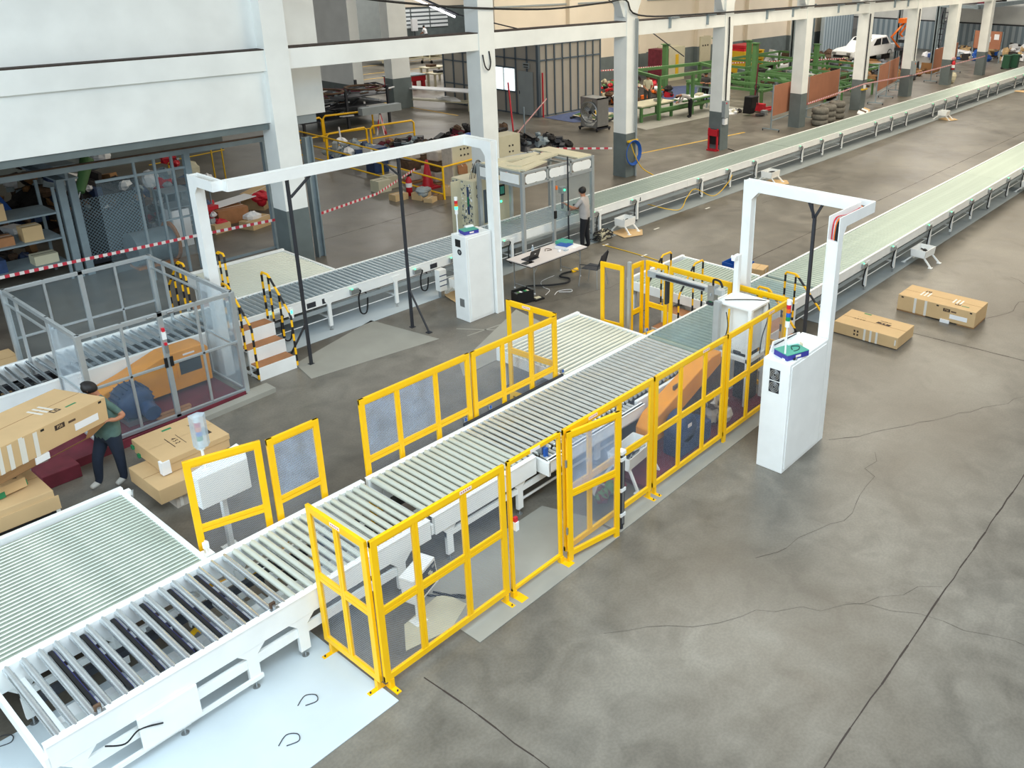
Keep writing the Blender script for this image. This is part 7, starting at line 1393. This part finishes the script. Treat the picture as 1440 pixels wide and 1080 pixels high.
b=MB(); b.box(38.95,39.25,22.3,22.9,.08,.45,'red'); b.build('pump_housing',t); b=MB(); b.cyl((39.0,22.6,.3),(38.75,22.6,1.25),.03,'dark_steel',8); b.lathe((38.74,22.6,1.3),[(.12,0),(.15,-.02),(.15,.02)],'dark_steel',12,0); b.build('handle',t)
for y in (22.4,22.8): b=MB(); b.cyl((39.05,y,.09),(39.05,y+.05,.09),.09,'black',12); b.build('wheel',t)
b=MB(); b.cyl((39.6,23.2,0),(39.8,23.2,2.3),.04,'maroon',8); single('upright_bar',b,'dark red bar standing behind the pallet truck','bar',(39.7,23.2,0))
b=MB(); b.box(38.5,38.8,21.9,22.15,0,.22,'grey_panel'); single('bucket',b,'small grey bucket beside the black bag','bucket',(38.65,22,0))
for k,z in enumerate((0,.28,.56,.84,1.12)):
    b=MB(); b.box(52.0,54.6,31.4,33.0,z,z+.08,'cable_yellow'); 
    for x in (52.1,53.3,54.4): b.box(x-.1,x+.1,31.4,33.0,z+.08,z+.24,'cable_yellow')
    b.box(52,54.6,31.4,33.0,z+.24,z+.28,'cable_yellow'); single('pallet',b,'yellow plastic pallet, %s of the stack by the wall'%['bottom','second','middle','fourth','top yellow one'][k],'pallet',(53.3,32.2,z),'yellow pallets in a stack')
for k,z in enumerate((1.40,1.6)): b=MB(); b.box(52.2,54.2,31.6,32.8,z,z+.18,'red'); single('pallet',b,'red plastic pallet, %s of the two on the yellow stack'%['lower','upper'][k],'pallet',(53.2,32.2,z),'red pallets on the stack')
for (x,y,h,l) in ((55.5,29.74,4.1,'slim grey steel column before the grey wall, left one'),(67.8,27.3,4.4,'slim grey steel column behind the orange arm'),(66.5,23.9,4.3,'slim grey steel column before the corrugated fence, left one'),(74,26.2,4.4,'slim grey steel column before the corrugated fence, right one'),(61.0,31.2,4.2,'slim grey steel column before the grey wall, right one')):
    b=MB(); b.box(x-.14,x+.14,y-.05,y+.05,0,h,'grey_steel'); b.box(x-.14,x-.10,y-.14,y+.14,0,h,'grey_steel'); b.box(x+.10,x+.14,y-.14,y+.14,0,h,'grey_steel'); single('steel_column',b,l,'steel column',(x,y,0),'slim grey steel columns')
b=MB(); b.box(66,78,21,21.2,4.1,4.4,'grey_steel'); b.box(66,78,27,27.2,4.1,4.4,'grey_steel'); b.box(72.0,78,21.2,27,4.15,4.2,'dark_steel'); b.box(66.4,66.6,21,24,4.1,4.3,'grey_steel'); single('mezzanine_frame',b,'grey steel mezzanine beams over the far yard','mezzanine',(72,24,4.2))
for k in range(8):
    x=73+.0*k; y=21.8+.65*k; b=MB(); b.box(73.2,74.4,y-.28,y+.28,4.2,4.55+.2*(k%3),['junk_dark','dark_steel','maroon','junk_brown','beige','dark_steel','junk_dark','maroon'][k]); single('stored_machine',b,'stored machine part on the mezzanine beams','machine part',(73.8,y,4.2),'stored machine parts on the mezzanine')
# white vehicle cab on trestles with orange arm
t=thing('vehicle_body','white vehicle cab body raised on trestles near the grey wall','vehicle',(65,29,0))
b=MB(); b.prism([(61.4,28.0,1.5),(61.5,28.0,1.95),(62.2,28.0,2.12),(63.8,28.0,2.2),(65.0,28.0,3.0),(67.4,28.0,3.1),(68.4,28.0,2.2),(69.6,28.0,2.1),(69.6,28.0,1.2),(61.6,28.0,1.2)],(0,1.7,0),'white_paint'); b.build('body_shell',t,bevel=.06)
for pts in ([(65.0,27.98,2.25),(65.5,27.98,2.85),(66.3,27.98,2.88),(66.3,27.98,2.25)],[(66.5,27.98,2.25),(66.5,27.98,2.88),(67.3,27.98,2.9),(67.9,27.98,2.25)]): b=MB(); b.prism(pts,(0,.02,0),'black_gloss'); b.build('side_window',t)
b=MB(); b.prism([(63.9,28.15,2.22),(65.0,28.15,2.98),(65.0,29.55,2.98),(63.9,29.55,2.22)],(-.03,0,.01),'black_gloss'); b.build('windscreen',t)
b=MB(); b.box(61.38,61.45,28.2,29.5,1.35,1.6,'black'); b.build('grille',t)
for y in (28.15,29.3): b=MB(); b.box(61.37,61.5,y,y+.3,1.65,1.85,'steel'); b.build('headlamp',t)
b=MB(); b.box(61.35,61.5,28.3,28.7,1.25,1.45,'beige'); b.build('bumper_plate',t)
for x in (62.6,68.2):
    b=MB(); b.lathe((x,27.97,1.2),[(.38,0),(.45,.02),(.45,.04)],'black',14,1); b.build('wheel_arch',t)
    b=MB(); b.box(x-.6,x+.6,28.2,28.4,0,1.2,'junk_dark'); b.box(x-.6,x+.6,29.3,29.5,0,1.2,'junk_dark'); b.box(x-.1,x+.1,28.4,29.3,1.0,1.2,'junk_dark'); b.build('trestle',t)
b=MB(); b.bar((62.9,28.1,2.2),(64.4,28.1,3.2),.04,.04,'black'); b.build('raised_stay',t)
for c in t.children:
    for v in c.data.vertices: v.co.z=max(0.0,(v.co.z-1.2)*.74+.42) if v.co.z>1.15 else v.co.z*.35
t=thing('lifting_arm','orange jointed lifting arm above the white vehicle cab','lifting arm',(70,27.2,0))
b=MB(); b.tube([(66.5,26.6,1.6),(64.8,26.6,2.9),(67.0,26.6,4.3)],.09,'orange',8); b.build('lower_arm',t); b=MB(); b.tube([(68.6,26.6,1.8),(66.4,26.6,3.1),(68.2,26.6,4.5)],.09,'orange',8); b.build('upper_arm',t); b=MB(); b.box(66.3,68.9,26.4,26.8,4.3,4.8,'orange'); b.build('head',t); b=MB(); b.box(66.2,68.9,26.35,26.85,1.3,1.6,'dark_steel'); b.box(67.2,67.6,26.4,26.8,0,1.3,'dark_steel'); b.build('base',t)
for c in t.children:
    for v in c.data.vertices: v.co.z*=.66
t=thing('access_tower','dark red upright frame before the corrugated fence','steel frame',(57.5,22.6,0))
for x,y in ((57.0,22.5),(58.0,22.7)): b=MB(); b.bar((x,y,0),(x+.2,y,2.6),.08,.08,'maroon'); b.build('post',t)
b=MB(); b.bar((56.6,22.5,2.4),(58.6,22.7,2.6),.5,.2,'dark_steel'); b.build('platform',t)
t=thing('ladder','tall dark step ladder before the corrugated fence','ladder',(71,25,0))
for s in (-.25,.25): b=MB(); b.bar((69.6,25+s,0),(71.2,25+s,3.8),.06,.06,'dark_steel'); b.build('side_rail',t)
for k in range(9): b=MB(); z=.3+.4*k; b.bar((69.6+1.6*z/3.8,24.75,z),(69.6+1.6*z/3.8,25.25,z),.06,.06,'dark_steel'); b.build('rung',t)
heap('stored_goods','white sacks and goods lying before the corrugated fence','stored goods',71.5,77,21.7,26.5,.8,80,('paper','cardboard','grey_panel','blue','junk_dark'),56,(.4,1.0))
heap('stored_goods','mixed goods and sacks behind the far green bins','stored goods',73.5,77.5,18.5,21.5,1.2,60,('paper','grey_panel','junk_dark','cardboard'),57,(.4,.9))
mat('bin_green',rgb(40,84,60),.5)
for k,(x,y,l) in enumerate(((67.6,18.9,'far green wheelie bin left of the last pillar'),(68.5,18.6,'far green wheelie bin right of its twin'))):
    t=thing('wheelie_bin',l,'bin',(x,y,0),'far green wheelie bins'); b=MB(); b.prism([(x-.22,y-.25,.06),(x+.22,y-.25,.06),(x+.28,y-.3,.95),(x-.28,y-.3,.95)],(0,.5,0),'bin_green'); b.build('body',t); b=MB(); b.box(x-.3,x+.3,y-.33,y+.22,.95,1.0,'bin_green'); b.build('lid',t)
    for s in (-.2,.2): b=MB(); b.cyl((x+s-.03,y+.2,.08),(x+s+.03,y+.2,.08),.08,'black',10); b.build('wheel',t)
t=thing('notice_board','brown notice board with papers at the far end','notice board',(72.5,21.6,0)); b=MB(); b.box(71.2,71.25,20.5,22.6,1.0,2.3,'board_brown'); b.build('board',t)
for y in (20.5,22.6): b=MB(); b.box(71.2,71.28,y-.04,y+.04,0,2.3,'grey_steel'); b.build('post',t)
for y,z in ((20.9,1.9),(21.5,1.7),(22.0,1.9)): b=MB(); b.box(71.18,71.2,y-.18,y+.18,z-.2,z+.2,'paper'); b.build('notice_sheet',t)
b=MB(); b.blob((57.2,19.1,.35),.22,.2,.35,'beige',10,.15,rr); single('bag',b,'pale bag leaning against the pillar with the extinguisher','bag',(57.2,19.1,0))
b=MB(); b.blob((45.4,21.9,.2),.6,.4,.2,'black',10,.2,rr); single('bag',b,'black bag on the floor beside the low green stand','bag',(45.4,21.9,0))
for k,(x,y) in enumerate(((41.2,27.4),)): pass
t=thing('trestle_table','green low table holding a yellow strip left of the red cabinets','table',(41.5,27.6,0)); b=MB(); b.box(40.6,42.6,27.2,28.2,.85,.95,'green'); b.build('table_top',t)
for x in (40.7,42.5):
    for y in (27.3,28.1): b=MB(); b.box(x-.06,x+.06,y-.06,y+.06,0,.85,'green'); b.build('leg',t)
b=MB(); b.cyl((33.5,35.0,9),(42.2,29.5,2.0),.03,'dark_steel',6); single('crane_chain',b,'thin dark chain hanging above the tall green frame','chain',(38,32,4))
# thin cables on the floor behind the rear conveyor
for k,(pts,l) in enumerate((([(21.5,17.4),(23.5,17.9),(26,18.0),(28.6,17.9),(30.0,18.3),(30.4,18.9)],'thin dark cable on the floor running to the pillar with power boxes'),([(24,16.9),(26.5,17.3),(28.2,17.8),(29.5,17.5)],'thin dark cable lying just behind the rear conveyor'))):
    b=MB(); b.tube([(x,y,.015) for x,y in pts],.015,'rubber',6,6); single('cable',b,l,'cable',(pts[0][0],pts[0][1],0))
bpy.context.view_layer.update()
